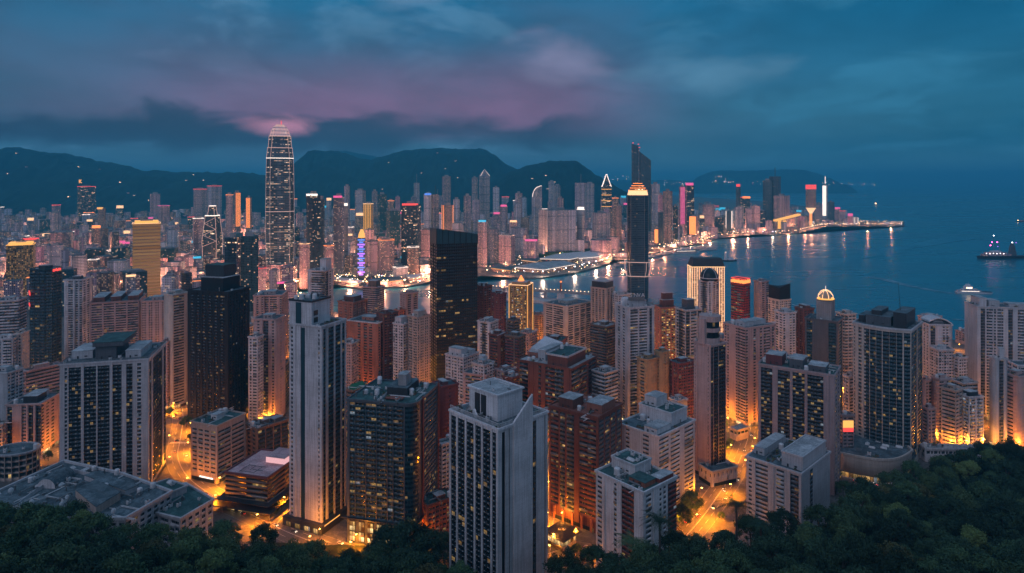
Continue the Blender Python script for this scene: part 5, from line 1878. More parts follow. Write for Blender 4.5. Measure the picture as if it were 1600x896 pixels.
# ------------------------------------------------------------------ the middle rows: (xl, xc, xr, ytop, ybase, theta, style, label, options)
MID = [
 # left edge
 (-8, 30, 42, 470, 604, 20, 'rib_pale', 'white curved office slab at the left edge left of the red signed glass tower', dict(wallm='white_paint')),
 (-14, 20, 30, 530, 660, 25, 'apt_balcony', 'white balcony block at the left edge under the curved office slab', {}),
 (24, 34, 46, 522, 655, 30, 'apt_tan', 'narrow orange lit wall of flats between the white balcony block and the red signed tower', dict(wallm='cream_paint')),
 (-20, 11, 36, 584, 706, 50, 'apt_mauve', 'plain grey slab with a maroon right face at the left edge', dict(L='X', wallm='pale_concrete')),
 (30, 38, 97, 582, 662, 68, 'rib_brown', 'low podium with pink framed bays under the red signed glass tower', dict(wallm='pink_tile', R='wrrrrw', clut=8)),
 (9, 64, 96, 632, 712, 30, 'apt_pink', 'pink office with two dark vertical strips beside the orange road at the left', dict(L='wCWWPGPDPD', R='gwgwgwW', wallm='pink_tile', acc='black_cladding', pent=[(.15, .6, .2, .6, 6, 'dark_cladding'), (.6, .9, .3, .7, 5, 'white_paint')])),
 (-25, 4, 12, 664, 722, 30, 'apt_beige', 'small orange lit block cut by the left edge of the view', {}),
 (100, 128, 143, 438, 572, 28, 'apt_white', 'white tower with a small dark dome between two wide blocks at the left', dict(L='WggPgwg', R='wgwgP', pent=[(.3, .7, .3, .7, 4, 'slate_cladding')])),
 (140, 218, 228, 470, 585, 8, 'apt_mauve', 'broad mauve apartment block with maroon roof houses behind the broad left tower', dict(L='wGGwGGwGGwGGw', pent=[(.1, .9, .05, .25, 6, 'red_brick'), (.1, .9, .4, .6, 6, 'red_brick'), (.1, .9, .72, .95, 6, 'red_brick')])),
 (221, 262, 273, 470, 590, 14, 'apt_pink', 'pink block with floodlit columns right of the maroon roofed block', dict(wallm='pink_tile')),
 (256, 270, 297, 462, 640, 58, 'apt_cream', 'cream tower striped by ribbon windows, glowing orange below, left of the black tower', dict(R='wrrwX', L='X')),
 (252, 262, 268, 535, 640, 40, 'apt_pink', 'narrow pink block in front of the cream ribbon tower', {}),
 # centre left
 (396, 440, 450, 462, 575, 12, 'apt_pink', 'wide pink block with a maroon bay behind two white stepped towers', dict(L='WgWgwDwGGWg')),
 (396, 432, 446, 500, 662, 24, 'apt_white', 'twin white stepped tower with an orange lit flank left of the slim white tower', dict(wallm='pink_tile', L='WgwPDWgP', R='XsX')),
 (388, 403, 412, 528, 672, 30, 'apt_white', 'lower white block in front of the twin stepped tower', {}),
 (390, 440, 452, 577, 655, 14, 'office_teal', 'teal glass box raised over the lit forecourt left of the slim white tower', dict(clut=2)),
 (481, 508, 521, 424, 590, 30, 'apt_white', 'white office tower with black window bands and a dark slot by the channel', dict(L='Wrr', R='DwgW', pent=[(.3, .95, .1, .45, 14, 'white_paint')])),
 (528, 552, 574, 474, 612, 40, 'apt_red', 'red tower block with an arched top at the back of the red estate', dict(pent=[(.2, .8, .2, .8, 6, 'red_brick')])),
 (543, 590, 617, 506, 625, 34, 'apt_red', 'large red estate tower with a white roof edge, lit orange at its foot', dict(L='XgPgwgW', R='wgwDwgwgDwg', rim='white_paint', clut=8)),
 (588, 600, 622, 492, 622, 55, 'apt_brick', 'dark red wing joined to the right of the large red estate tower', {}),
 (533, 550, 560, 538, 640, 30, 'apt_pink', 'pink lower tower in front of the red estate', dict(rim='pale_concrete')),
 (567, 590, 601, 450, 548, 30, 'apt_brown', 'brown striped tower standing against the channel water', dict(L='rrr', R='rr', wallm='mauve_tile', pent=[(.15, .8, .2, .7, 9, 'brown_stone')])),
 (625, 633, 653, 460, 560, 60, 'apt_pink', 'pink slab with a dark slot standing against the channel left of the black slab tower', dict(R='WDWCw')),
 (616, 624, 634, 486, 575, 50, 'apt_red', 'small red roofed block in front of the pink slab by the channel', {}),
 (614, 630, 643, 508, 628, 40, 'apt_white', 'white stepped block with a glass stair right of the red estate', dict(pent=[(.1, .9, .3, .9, 7, 'white_paint')])),
 (638, 652, 673, 497, 632, 52, 'apt_beige', 'ornate beige tower with stacked bay windows left of the black slab tower', dict(pent=[(.2, .8, .2, .8, 6, 'beige_tile')])),
 (617, 641, 657, 566, 622, 40, 'rib_pale', 'squat striped office below the ornate beige tower', dict(L='r', R='r', pane='pane_dark')),
 # right of the black slab
 (744, 756, 769, 449, 582, 45, 'apt_brick', 'tall red tower just right of the black slab tower', {}),
 (767, 780, 791, 461, 592, 45, 'apt_red', 'red tower with a cross of lit windows right of the tall red one', dict(wallm='maroon_tile', pane='pane_home_lit')),
 (746, 766, 779, 505, 628, 34, 'apt_white', 'white tower with a dark central strip at the foot of the tall red tower', dict(L='WgDgW')),
 (796, 824, 832, 448, 545, 16, 'apt_tan', 'golden lit tower beside the bridge', dict(pane='pane_gold', wallm='tan_stone', L='PggPrrPggP', pent=[(.1, .9, .1, .9, 5, 'tan_stone')])),
 (764, 782, 792, 525, 650, 30, 'apt_brick', 'red tower with dark paired windows in front of the white strip tower', dict(L='wGGW')),
 (789, 811, 821, 528, 655, 30, 'apt_brown', 'grey roofed brown tower right of the dark paired red tower', dict(L='CCwC')),
 (792, 803, 812, 502, 620, 40, 'rib_pale', 'grey lift tower block behind the grey roofed brown tower', dict(wallm='slate_cladding')),
 (696, 724, 748, 560, 672, 40, 'apt_white', 'white balconied block with stepped roofs at the foot of the black slab tower', dict(pent=[(.1, .5, .2, .9, 7, 'white_paint'), (.55, .9, .1, .5, 4, 'white_paint')], clut=14)),
 (738, 756, 772, 572, 690, 40, 'apt_white', 'cluttered white roofed block right of the stepped balconied one', dict(clut=20, pent=[(.1, .4, .2, .6, 4, 'white_paint'), (.5, .9, .5, .9, 6, 'white_paint')])),
 (724, 760, 776, 588, 690, 24, 'apt_pink', 'low pink arcaded block behind the white foreground tower', dict(L='wGGGw')),
 (776, 788, 804, 582, 690, 50, 'apt_mauve', 'small grey block with a white water tank behind the white foreground tower', dict(clut=6)),
 (849, 886, 925, 480, 560, 40, 'apt_cream', 'broad cream hotel with a planted roof below the bridge pylon', dict(L='WGGwGGGwW', R='wGwGwGwGw', clut=10)),
 (923, 947, 960, 452, 560, 30, 'apt_beige', 'tall ribbed brown tower with a dark winged roof right of the cream hotel', dict(L='PgPgPgPgP', R='PgPgP', pent=[(.05, .95, .05, .95, 9, 'dark_cladding')])),
 (955, 966, 985, 462, 560, 50, 'apt_white', 'pale round roofed block behind the big white tower', dict()),
 (922, 948, 965, 512, 640, 34, 'apt_brown', 'curved brown block with a few bright lamps left of the big white tower', dict(L='rr', R='rr', wallm='brown_stone', roof='roof_pale')),
 (925, 945, 966, 585, 690, 40, 'rib_pale', 'grey low block under the curved brown block', dict(clut=10)),
 (962, 981, 1022, 482, 664, 62, 'apt_white', 'big white tower with black window bands and letters on its roof', dict(L='PgPgP', R='PrwrPcP', wallm='white_paint', pane='pane_dark', bays=True, pent=[(.2, .8, .2, .8, 6, 'white_paint')], clut=10)),
 (1021, 1032, 1057, 482, 600, 62, 'apt_red', 'red tower with a wall of bright yellow windows', dict(R='wggwggwggw', pane='pane_gold', pent=[(.2, .9, .15, .6, 9, 'red_brick'), (.3, .9, .3, .6, 17, 'red_brick')])),
 (1055, 1072, 1096, 486, 622, 50, 'rib_pale', 'grey tower with a boxed roof pavilion left of the slim pink tower', dict(wallm='pale_concrete', R='CwrwC', L='wgDgw', pent=[(.3, .7, .3, .7, 4, 'white_paint'), (.25, .75, .25, .75, 11, 'slate_cladding')])),
 (1023, 1034, 1046, 552, 672, 45, 'apt_tan', 'tall tan slab with spots of white light beside the lower tan block', dict(wallm='tan_stone', R='XsX', L='X')),
 (995, 1012, 1030, 564, 676, 40, 'apt_tan', 'lower tan block with dark openings left of the tall tan slab', dict(L='WGW', R='Xs')),
 (1044, 1060, 1088, 570, 672, 48, 'apt_brick', 'dark brick block in shade left of the slim pink tower', dict(wallm='maroon_tile')),
 (1046, 1058, 1074, 628, 690, 45, 'rib_pale', 'low grey hall with a pitched roof under the dark brick block', dict(L='X', R='X', wallm='pale_concrete')),
 # right half
 (1131, 1165, 1212, 514, 668, 44, 'apt_pink', 'wide pink apartment tower with curved glazed bay, orange at its base', dict(L='wgwgwXwgDr', R='gwWgWgwgbwgw', wallm='pink_tile', bays=True, clut=12, pent=[(.1, .4, .2, .6, 5, 'pale_concrete'), (.5, .9, .3, .7, 4, 'pale_concrete')])),
 (1142, 1162, 1172, 446, 560, 34, 'red_office', 'dark red office tower with a glowing orange roof sign', dict(wallm='signal_red', pent=[], clut=0)),
 (1178, 1191, 1201, 441, 558, 38, 'apt_mauve', 'brown blank walled tower right of the red signed office', dict(L='X', R='gwg')),
 (1200, 1218, 1236, 470, 572, 44, 'apt_cream', 'tower with a black wing shaped roof', dict(pent=[], clut=0)),
 (1210, 1224, 1244, 490, 616, 52, 'apt_white', 'bright white slim tower with small square windows', dict(L='wgwgw', R='gwWgwgw')),
 (1242, 1256, 1272, 484, 612, 48, 'apt_brick', 'red tower left of the crown topped tower', dict(pent=[(.3, .7, .1, .9, 4, 'red_brick')])),
 (1306, 1320, 1338, 492, 620, 50, 'rib_cream', 'pale banded block behind the crown topped tower', {}),
 (1318, 1326, 1338, 590, 690, 45, 'apt_white', 'white narrow block between the crown topped tower and the curved glass tower', {}),
 (1438, 1452, 1488, 508, 640, 62, 'apt_cream', 'cream tower with a curved white roof right of the curved glass tower', dict(R='wDXgwgW', wallm='white_paint')),
 (1452, 1466, 1490, 548, 660, 52, 'apt_white', 'white block with a wide flat roof before the cream curved roof tower', dict(roof='roof_pale')),
 (1486, 1498, 1512, 560, 662, 45, 'apt_white', 'small white block right of the wide flat white roof', dict()),
 (1508, 1527, 1640, 480, 655, 66, 'slab_pale', 'long pale slab of balconied flats at the right edge', dict(R='WDwgbwgwbgwWDWwgbbgwgwWgbwgw', L='PwW', bays=True, clut=10, pent=[(.05, .15, .1, .8, 9, 'white_paint'), (.2, .35, .2, .8, 6, 'pale_concrete'), (.5, .8, .3, .7, 3, 'white_paint')])),
 (1438, 1446, 1456, 596, 690, 40, 'apt_cream', 'narrow block with a blank orange lit wall right of the curved glass tower', dict(L='X', wallm='pink_tile')),
 (1455, 1468, 1486, 594, 695, 45, 'apt_cream', 'taller block with a blank orange lit wall beside the narrower one', dict(L='X', R='gwg', wallm='pink_tile')),
 (1470, 1494, 1504, 612, 705, 24, 'rib_cream', 'orange lit office with stepped ribbon windows right of the blank walled blocks', dict(L='wrrw', wallm='beige_tile')),
 (1494, 1514, 1537, 622, 704, 44, 'apt_balcony', 'low block with curved glowing balconies above the wood', dict(pane='pane_amber', pent=[(.2, .8, .2, .8, 4, 'dark_cladding')], roof='roof_felt')),
 (1486, 1504, 1528, 600, 690, 44, 'rib_pale', 'grey roofed block behind the glowing balconies', {}),
 (1546, 1556, 1574, 562, 700, 52, 'slab_pale', 'grey slab with a dark slot in front of the long pale slab', dict(R='WDW', L='W', wallm='pale_concrete', pent=[(.5, .9, .3, .7, 9, 'white_paint')])),
 (1563, 1592, 1612, 590, 705, 36, 'rib_cream', 'ribbon windowed block with a rounded orange lit edge at the right edge', dict(L='wrrX', R='Xr', wallm='pink_tile')),
 (1572, 1590, 1660, 572, 690, 60, 'apt_balcony', 'stepped balcony block behind the ribbon windowed one at the right edge', {}),
 (1440, 1450, 1462, 640, 705, 45, 'apt_mauve', 'small dark block at the foot of the narrow orange lit wall', {}),
 (1206, 1222, 1240, 560, 690, 45, 'apt_white', 'white roofed block behind the wide dark tower full of lit flats', {}),
]
MIDR = {}
for i, (xl, xc, xr, yt, yb, th, sty, lab, op) in enumerate(MID):
 op = dict(op)
 cat = 'office building' if sty.startswith(('rib', 'office', 'red_off')) else 'apartment building'
 nm = 'office_building' if cat[0] == 'o' else 'apartment_building'
 MIDR[lab] = tower(nm, lab, cat, xl, xc, xr, yt, yb, sty, th=th, seed=300 + i, **op)
def find(s):
 return next(v for k, v in MIDR.items() if k.startswith(s))
# roof letters of the big white tower
r, fp, z1, D = find('big white tower')
c = centre(fp)
for k, ch in enumerate('SNVA'):
 letters('roof_letter', ch, 5.6, .3, 'metal_white', r, (c[0] - 7.0 + k * 3.9, fp[0][1] + 7, z1 + 10.2))
m = MB()
m.box((c[0], fp[0][1] + 7.4, z1 + 6.5), (17, .5, 3.7))
m.build('letter_frame', 'metal_grey', r)
P = [(c[0] - 10 + cos(t) * 4, c[1] + sin(t) * 4) for t in np.linspace(0, 2 * pi, 16, endpoint=False)]
m = MB()
m.loft([(P, z1), (P, z1 + 7), (shrink(P, .8), z1 + 8), (shrink(P, .2), z1 + 8.6)])
m.build('roof_drum', 'white_paint', r)
# orange sign of the dark red office
r, fp, z1, D = find('dark red office')
zt = ztop(437, D)
m = MB()
m.prism(inset(fp, .3), z1, zt)
m.build('sign_box', 'rust_red', r)
for e in (0, 3):
 d, nr, rz = face_dir(fp[e], fp[(e + 1) % 4])
 a = Vector(fp[e]).lerp(Vector(fp[(e + 1) % 4]), .5)
 L = math.dist(fp[e], fp[(e + 1) % 4])
 m = MB()
 hh = zt - z1
 for k in range(9):
  m.box((a.x + nr.x * .1 + d.x * L * (k / 9 - .44), a.y + nr.y * .1 + d.y * L * (k / 9 - .44), z1 + hh * .25 + (k % 2) * .4), (L / 9.4, .5, hh * .5 + (k % 3) * .5), rz)
 m.build('sign', 'light_orange', r)
m = MB()
m.path([(p[0], p[1], zt + .2) for p in inset(fp, .2)], .45, 5, closed=True)
m.build('roof_light', 'light_red', r)
# black winged roof
r, fp, z1, D = find('tower with a black wing')
zt = ztop(447, D)
m = MB()
b = inset(fp, .6)
m.prism(b, z1 + .2, zt, zs=[zt - 3, zt + 2, zt - 4, zt - 1])
m.build('winged_roof', 'black_cladding', r)
# cream tower with the curved roof; gold tower trim
r, fp, z1, D = find('cream tower with a curved')
m = MB()
C, R_, B_, L_ = [Vector(p) for p in fp]
rings = []
for k in range(9):
 t = k / 8
 a, b = C.lerp(R_, t), L_.lerp(B_, t)
 rings.append((a, b, z1 + 1 + 7 * sin(pi * (t * .8 + .15)) ** 1.0))
for a, b, zq in rings:
 m.v += [(a.x, a.y, zq), (b.x, b.y, zq), (b.x, b.y, zq - 1.4), (a.x, a.y, zq - 1.4)]
for k in range(8):
 o_ = k * 4
 for q in range(4):
  q2 = (q + 1) % 4
  m.f.append((o_ + q, o_ + 4 + q, o_ + 4 + q2, o_ + q2))
  m.mi.append(0)
  m.uv.append([(0, 0)] * 4)
m.build('curved_roof', 'plaster_white', r)
r, fp, z1, D = find('golden lit tower')
m = MB()
m.path([(p[0], p[1], z1 + 1.6) for p in inset(fp, -.7)], .5, 5, closed=True)
m.build('roof_light', 'light_warm', r)
for k in range(4):
 p = inset(fp, -.5)[k]
 m = MB()
 m.tube((p[0], p[1], GZ + 5), (p[0], p[1], z1 + 1), .45, 5)
 m.build('edge_light', 'light_gold', r)
m = MB()
c = centre(fp)
m.loft([(shrink(fp, .3), z1 + 6), (shrink(fp, .16), z1 + 10), (shrink(fp, .03), z1 + 14)])
m.build('roof_pinnacle', 'light_orange', r)
# ---- black slab tower with the slanting top
D = gdist(604)
fp = footprint(672, 682, 746, D, 74)
root = thing('office_tower', 'black slab office tower with a slanting top edge and thin rows of lit windows', 'office tower', (*centre(fp), GZ))
z1 = ztop(382, D)
rows = storeys(GZ, z1, 3.7, .62, .6, 8)
el_ = [math.dist(fp[i], fp[(i + 1) % 4]) for i in range(4)]
body(root, fp, ['C' * 18, pat(el_[1], 'C'), pat(el_[2], 'C'), 'CCqCC'], rows, ['black_cladding', 'pane_dark', 'black_cladding'], ())
zs = [ztop(358, D), ztop(366, fp[1][1]), ztop(364, fp[2][1]), ztop(356, fp[3][1])]
o_ = inset(fp, -.3)
i_ = inset(fp, .5)
m = MB()
for ring, zz in ((o_, [z1 - .1] * 4), (o_, zs), (i_, zs), (i_, [z1 - .1] * 4)):
 m.v += [(p[0], p[1], q) for p, q in zip(ring, zz)]
for k in range(3):
 for i in range(4):
  j = (i + 1) % 4
  m.f.append((k * 4 + i, k * 4 + j, (k + 1) * 4 + j, (k + 1) * 4 + i))
  m.mi.append(0)
  m.uv.append([(0, 0)] * 4)
m.f.append((12, 13, 14, 15))
m.mi.append(0)
m.uv.append([(0, 0)] * 4)
m.build('screen_wall', 'teal_cladding', root)
d, nr, rz = face_dir(fp[0], fp[1])
for k in range(8):
 p = Vector(fp[0]).lerp(Vector(fp[1]), k / 7)
 zz = zs[0] + (zs[1] - zs[0]) * k / 7
 box_part(root, 'fin', (p.x + nr.x * .55, p.y + nr.y * .55, z1 - 2), (.5, .6, zz - z1 + 2), rz, 'black_cladding')
BUILT.append(('black', fp, z1))
# ---- white tower with a glass dome, standing in the gold framed arch
D = gdist(566)
fp = footprint(1092, 1113, 1124, D, 26)
r, fp, z1, D = tower('apartment_tower', 'white domed tower standing before the gold striped gateway tower', 'apartment tower', 1092, 1113, 1124, 441, 566, 'apt_white', fp=fp, L='PgDgPgP', R='wgwgw', pent=(), clut=0, pane='pane_home_lit')
pc = centre(fp)
rad = (1122 - 1092) * D / F * .47
P = [(pc[0] + cos(t) * rad, pc[1] + sin(t) * rad) for t in np.linspace(0, 2 * pi, 20, endpoint=False)]
zt = ztop(421, D)
rings = [(P, z1), (P, z1 + 4)] + [([(pc[0] + (p[0] - pc[0]) * cos(a), pc[1] + (p[1] - pc[1]) * cos(a)) for p in P], z1 + 4 + (zt - z1 - 4) * sin(a)) for a in np.linspace(.2, 1.5, 7)]
m = MB()
m.loft(rings)
m.build('glass_dome', 'pane_dark', r, smooth=True)
for k in range(4):
 t = k * pi / 2 + .6
 m = MB()
 m.path([(pc[0] + cos(t) * (rad + .2) * cos(a), pc[1] + sin(t) * (rad + .2) * cos(a), z1 + 4 + (zt - z1 - 4) * sin(a)) for a in np.linspace(0, 1.5, 9)], .4, 5)
 m.build('dome_rib', 'metal_white', r)
m = MB()
m.path([(p[0], p[1], z1 + 4) for p in P], .6, 5, closed=True)
m.build('dome_ring', 'metal_white', r)
# gateway tower: two striped legs and a lintel with a dark mansard roof
D = gdist(545)
x0, x1 = (1082 - CX) / F * D, (1131.5 - CX) / F * D
zt, zr = ztop(418, D), ztop(404, D)
root = thing('office_tower', 'gateway shaped tower outlined by vertical gold light strips under a dark roof', 'office tower', ((x0 + x1) / 2, D + 12, GZ))
wl = (x1 - x0)
for nm, a, b, z0_ in (('leg_block', x0, x0 + wl * .26, GZ), ('leg_block', x1 - wl * .26, x1, GZ), ('lintel', x0 + wl * .262, x1 - wl * .262, zt - 34)):
 m = MB()
 m.prism([(a, D), (b, D), (b, D + 24), (a, D + 24)], z0_, zt, bottom=True)
 m.build(nm, 'far_rose', root)
for k in range(15):
 x = x0 + wl * k / 14
 lo = GZ + 4 if k < 4 or k > 10 else zt - 34
 m = MB()
 m.box((x, D - .5, lo), (.75, .7, zt - lo))
 m.build('light_strip', 'light_warm', root)
for sx in (x0 - .4, x1 + .4):
 for y_ in (D + 8, D + 16, D + 24):
  m = MB()
  m.box((sx, y_, GZ + 4), (.7, .7, zt - GZ - 4))
  m.build('light_strip', 'light_warm', root)
fr = [(x0, D), (x1, D), (x1, D + 24), (x0, D + 24)]
m = MB()
m.loft([(inset(fr, -.6), zt), (inset(fr, -.6), zt + 2), (inset(fr, 3), zr)])
m.build('roof', 'dark_cladding', root)
m = MB()
m.path([(p[0], p[1], zt + .6) for p in inset(fr, -.9)], .5, 5, closed=True)
m.build('eaves_light', 'light_warm', root)
# ------------------------------------------------------------------ landmark towers across the water and on the plain
def rect(x0, x1, D, dep=None, th=0.0):
 """frontal block between two bearings, turned a little"""
 a, b = (x0 - CX) / F * D, (x1 - CX) / F * D
 wd = b - a
 dep = dep or wd * .8
 c = ((a + b) / 2, D + dep / 2)
 k = abs(cos(th)) + abs(sin(th)) * dep / max(wd, 1)
 hx, hy = wd / 2 / k * cos(atan2(c[0], c[1])), dep / 2 / k
 th -= atan2(c[0], c[1])
 return [(c[0] + u * cos(th) - v_ * sin(th), c[1] + u * sin(th) + v_ * cos(th)) for u, v_ in ((-hx, -hy), (hx, -hy), (hx, hy), (-hx, hy))]
def part_loft(root, name, rings, mat, ws=.3, hs=.27, cap=None, smooth=False):
 m = MB()
 mats = [mat] if isinstance(mat, str) else list(mat)
 m.loft(rings, 0, cap, ws, hs)
 return m.build(name, mats, root, smooth)
def strip_light(root, pts, r, mat, closed=False, name='light_strip'):
 m = MB()
 m.path(pts, r, 5, closed=closed)
 return m.build(name, mat, root)
# ---- the tallest tower of the left half
D = 1580.0
c = ((437.5 - CX) / F * D, D)
def oct_(hw, k=.30):                              # one face square to the lookout
 t = -atan2(c[0], c[1])
 hw *= .95
 return [(c[0] + x * cos(t) - y * sin(t), c[1] + x * sin(t) + y * cos(t)) for x, y in ((-hw, -hw * (1 - k)), (-hw * (1 - k), -hw), (hw * (1 - k), -hw), (hw, -hw * (1 - k)), (hw, hw * (1 - k)), (hw * (1 - k), hw), (-hw * (1 - k), hw), (-hw, hw * (1 - k)))]
root = thing('skyscraper', 'tallest tower at left, tapering glass shaft outlined in white with a glowing rose crown', 'skyscraper', (*c, GZ))
px = D / F
prof = [(446, 17.0), (436, 18.8), (415, 20.6), (370, 21.5), (320, 21.5), (270, 20.9), (248, 20.3)]
Rg = [(oct_(w_ * px), ztop(y_, D)) for y_, w_ in prof]
part_loft(root, 'shaft', Rg, 'far_finance', ws=.32, hs=.25, smooth=False)
crown = [(248, 20.2), (232, 18.6), (231.9, 17.8), (214, 16.4), (213.9, 15.6), (205, 13.0), (198, 9.8)]
Rc = [(oct_(w_ * px), ztop(y_, D)) for y_, w_ in crown]
part_loft(root, 'crown', Rc[:4], 'far_finance', ws=.3, hs=.25)
part_loft(root, 'lantern', Rc[3:], ['crown_glass'], ws=.22, hs=.12)
part_loft(root, 'cap', [(oct_(7.5 * px), ztop(198, D)), (oct_(6.5 * px), ztop(195.5, D))], 'light_rose')
strip_light(root, [(c[0] + 3, c[1], ztop(196, D)), (c[0] + 3, c[1], ztop(189, D))], .8, 'light_red', name='mast')
for i in range(8):
 strip_light(root, [(p[0][i][0] + (p[0][i][0] - c[0]) * .012, p[0][i][1] + (p[0][i][1] - c[1]) * .012, p[1]) for p in Rg], .3, 'light_rose')
for i in range(8):
 strip_light(root, [(q[0][i][0] + (q[0][i][0] - c[0]) * .015, q[0][i][1] + (q[0][i][1] - c[1]) * .015, q[1]) for q in Rc[:6]], .5, 'light_rose', name='crown_strip')
for y_, w_, mt in ((248, 20.7, 'light_white'), (432, 19.6, 'light_white'), (232, 19.0, 'light_rose'), (214, 16.6, 'light_rose'), (330, 21.8, 'light_rose')):
 strip_light(root, [(p[0], p[1], ztop(y_, D)) for p in oct_(w_ * px)], .8, mt, True, 'light_ring')
for k in range(14):                               # tall fins of the crown
 t = 2 * pi * k / 14
 strip_light(root, [(c[0] + cos(t) * 15.0 * px, c[1] + sin(t) * 15.0 * px, ztop(214, D)), (c[0] + cos(t) * 9.5 * px, c[1] + sin(t) * 9.5 * px, ztop(200, D))], .3, 'light_rose', name='crown_fin')
LM = [('white outlined tallest tower', 437, 330)]
# ---- dark tower with the glowing pyramid, right of centre
D = 1300.0
px = D / F
c = ((996.5 - CX) / F * D, D)
root = thing('skyscraper', 'dark glass tower with a glowing stepped cap and rose lights round its waist', 'skyscraper', (*c, GZ))
rot = lambda P, a: [(c[0] + (p[0] - c[0]) * cos(a) - (p[1] - c[1]) * sin(a), c[1] + (p[0] - c[0]) * sin(a) + (p[1] - c[1]) * cos(a)) for p in P]
part_loft(root, 'shaft', [(oct_(16.5 * px, .35), GZ), (oct_(16.5 * px, .35), ztop(305, D))], 'far_navy', ws=.3, hs=.28)
part_loft(root, 'shoulder', [(oct_(16.5 * px, .35), ztop(305, D)), (oct_(14.8 * px, .35), ztop(298, D))], 'light_warm')
part_loft(root, 'pyramid', [(oct_(14.5 * px, .35), ztop(298, D)), (oct_(7 * px, .35), ztop(287, D)), (oct_(5 * px, .35), ztop(285, D))], 'far_dark')
for y_, w_ in ((297.5, 14.8), (294, 12.2), (290.5, 9.8), (287, 7.2)):
 strip_light(root, [(p[0], p[1], ztop(y_, D)) for p in oct_(w_ * px, .35)], .7, 'light_orange', True, 'cap_light')
ring = [oct_(w_ * px, .35) for w_ in (21, 18)]
for y_, w_ in ((408, 21), (430, 18)):
 strip_light(root, [(p[0], p[1], ztop(y_, D)) for p in oct_(w_ * px, .35)], .8, 'light_rose', True, 'waist_ring')
for i in range(8):
 strip_light(root, [(*oct_(21 * px, .35)[i], ztop(408, D)), (*oct_(20.5 * px, .35)[i], ztop(420, D)), (*oct_(18 * px, .35)[i], ztop(430, D))], .45, 'light_rose', name='waist_strut')
for i in range(8):
 p = oct_(16.7 * px, .35)[i]
 strip_light(root, [(p[0], p[1], GZ), (p[0], p[1], ztop(306, D))], .55, 'metal_grey', name='corner_mullion')
LM.append(('dark ringed glass tower', 996, 370))
# ---- supertall slab pair behind it
D = 2850.0
px = D / F
root = thing('skyscraper', 'supertall dark slab with two slanting tops and red beacons rising over the harbour mouth', 'skyscraper', ((1002 - CX) / F * D, D, GZ))
for nm, a, b, za, zb, dd in (('west_shaft', 988, 998.5, 225, 228, 0), ('east_shaft', 999.5, 1018.5, 236, 251, 6)):
 f_ = rect(a, b, D + dd, 36, .0)
 m = MB()
 m.prism(f_, GZ, ztop(min(za, zb), D), 0, zs=[ztop(za, D), ztop(zb, D), ztop(zb, D), ztop(za, D)], ws=.28, hs=.25)
 m.build(nm, 'far_navy', root)
part_loft(root, 'core', [(rect(998.2, 999.8, D + 4, 24), GZ), (rect(998.2, 999.8, D + 4, 24), ztop(230, D))], 'far_pale')
for x_, y_ in ((989, 224), (997.5, 226), (999, 231)):
 m = MB()
 X = (x_ - CX) / F * D
 m.box((X, D - 1, ztop(y_, D) - 1), (5, 5, 3.5))
 m.build('beacon', 'light_red', root)
LM.append(('supertall slanting slab', 1003, 260))
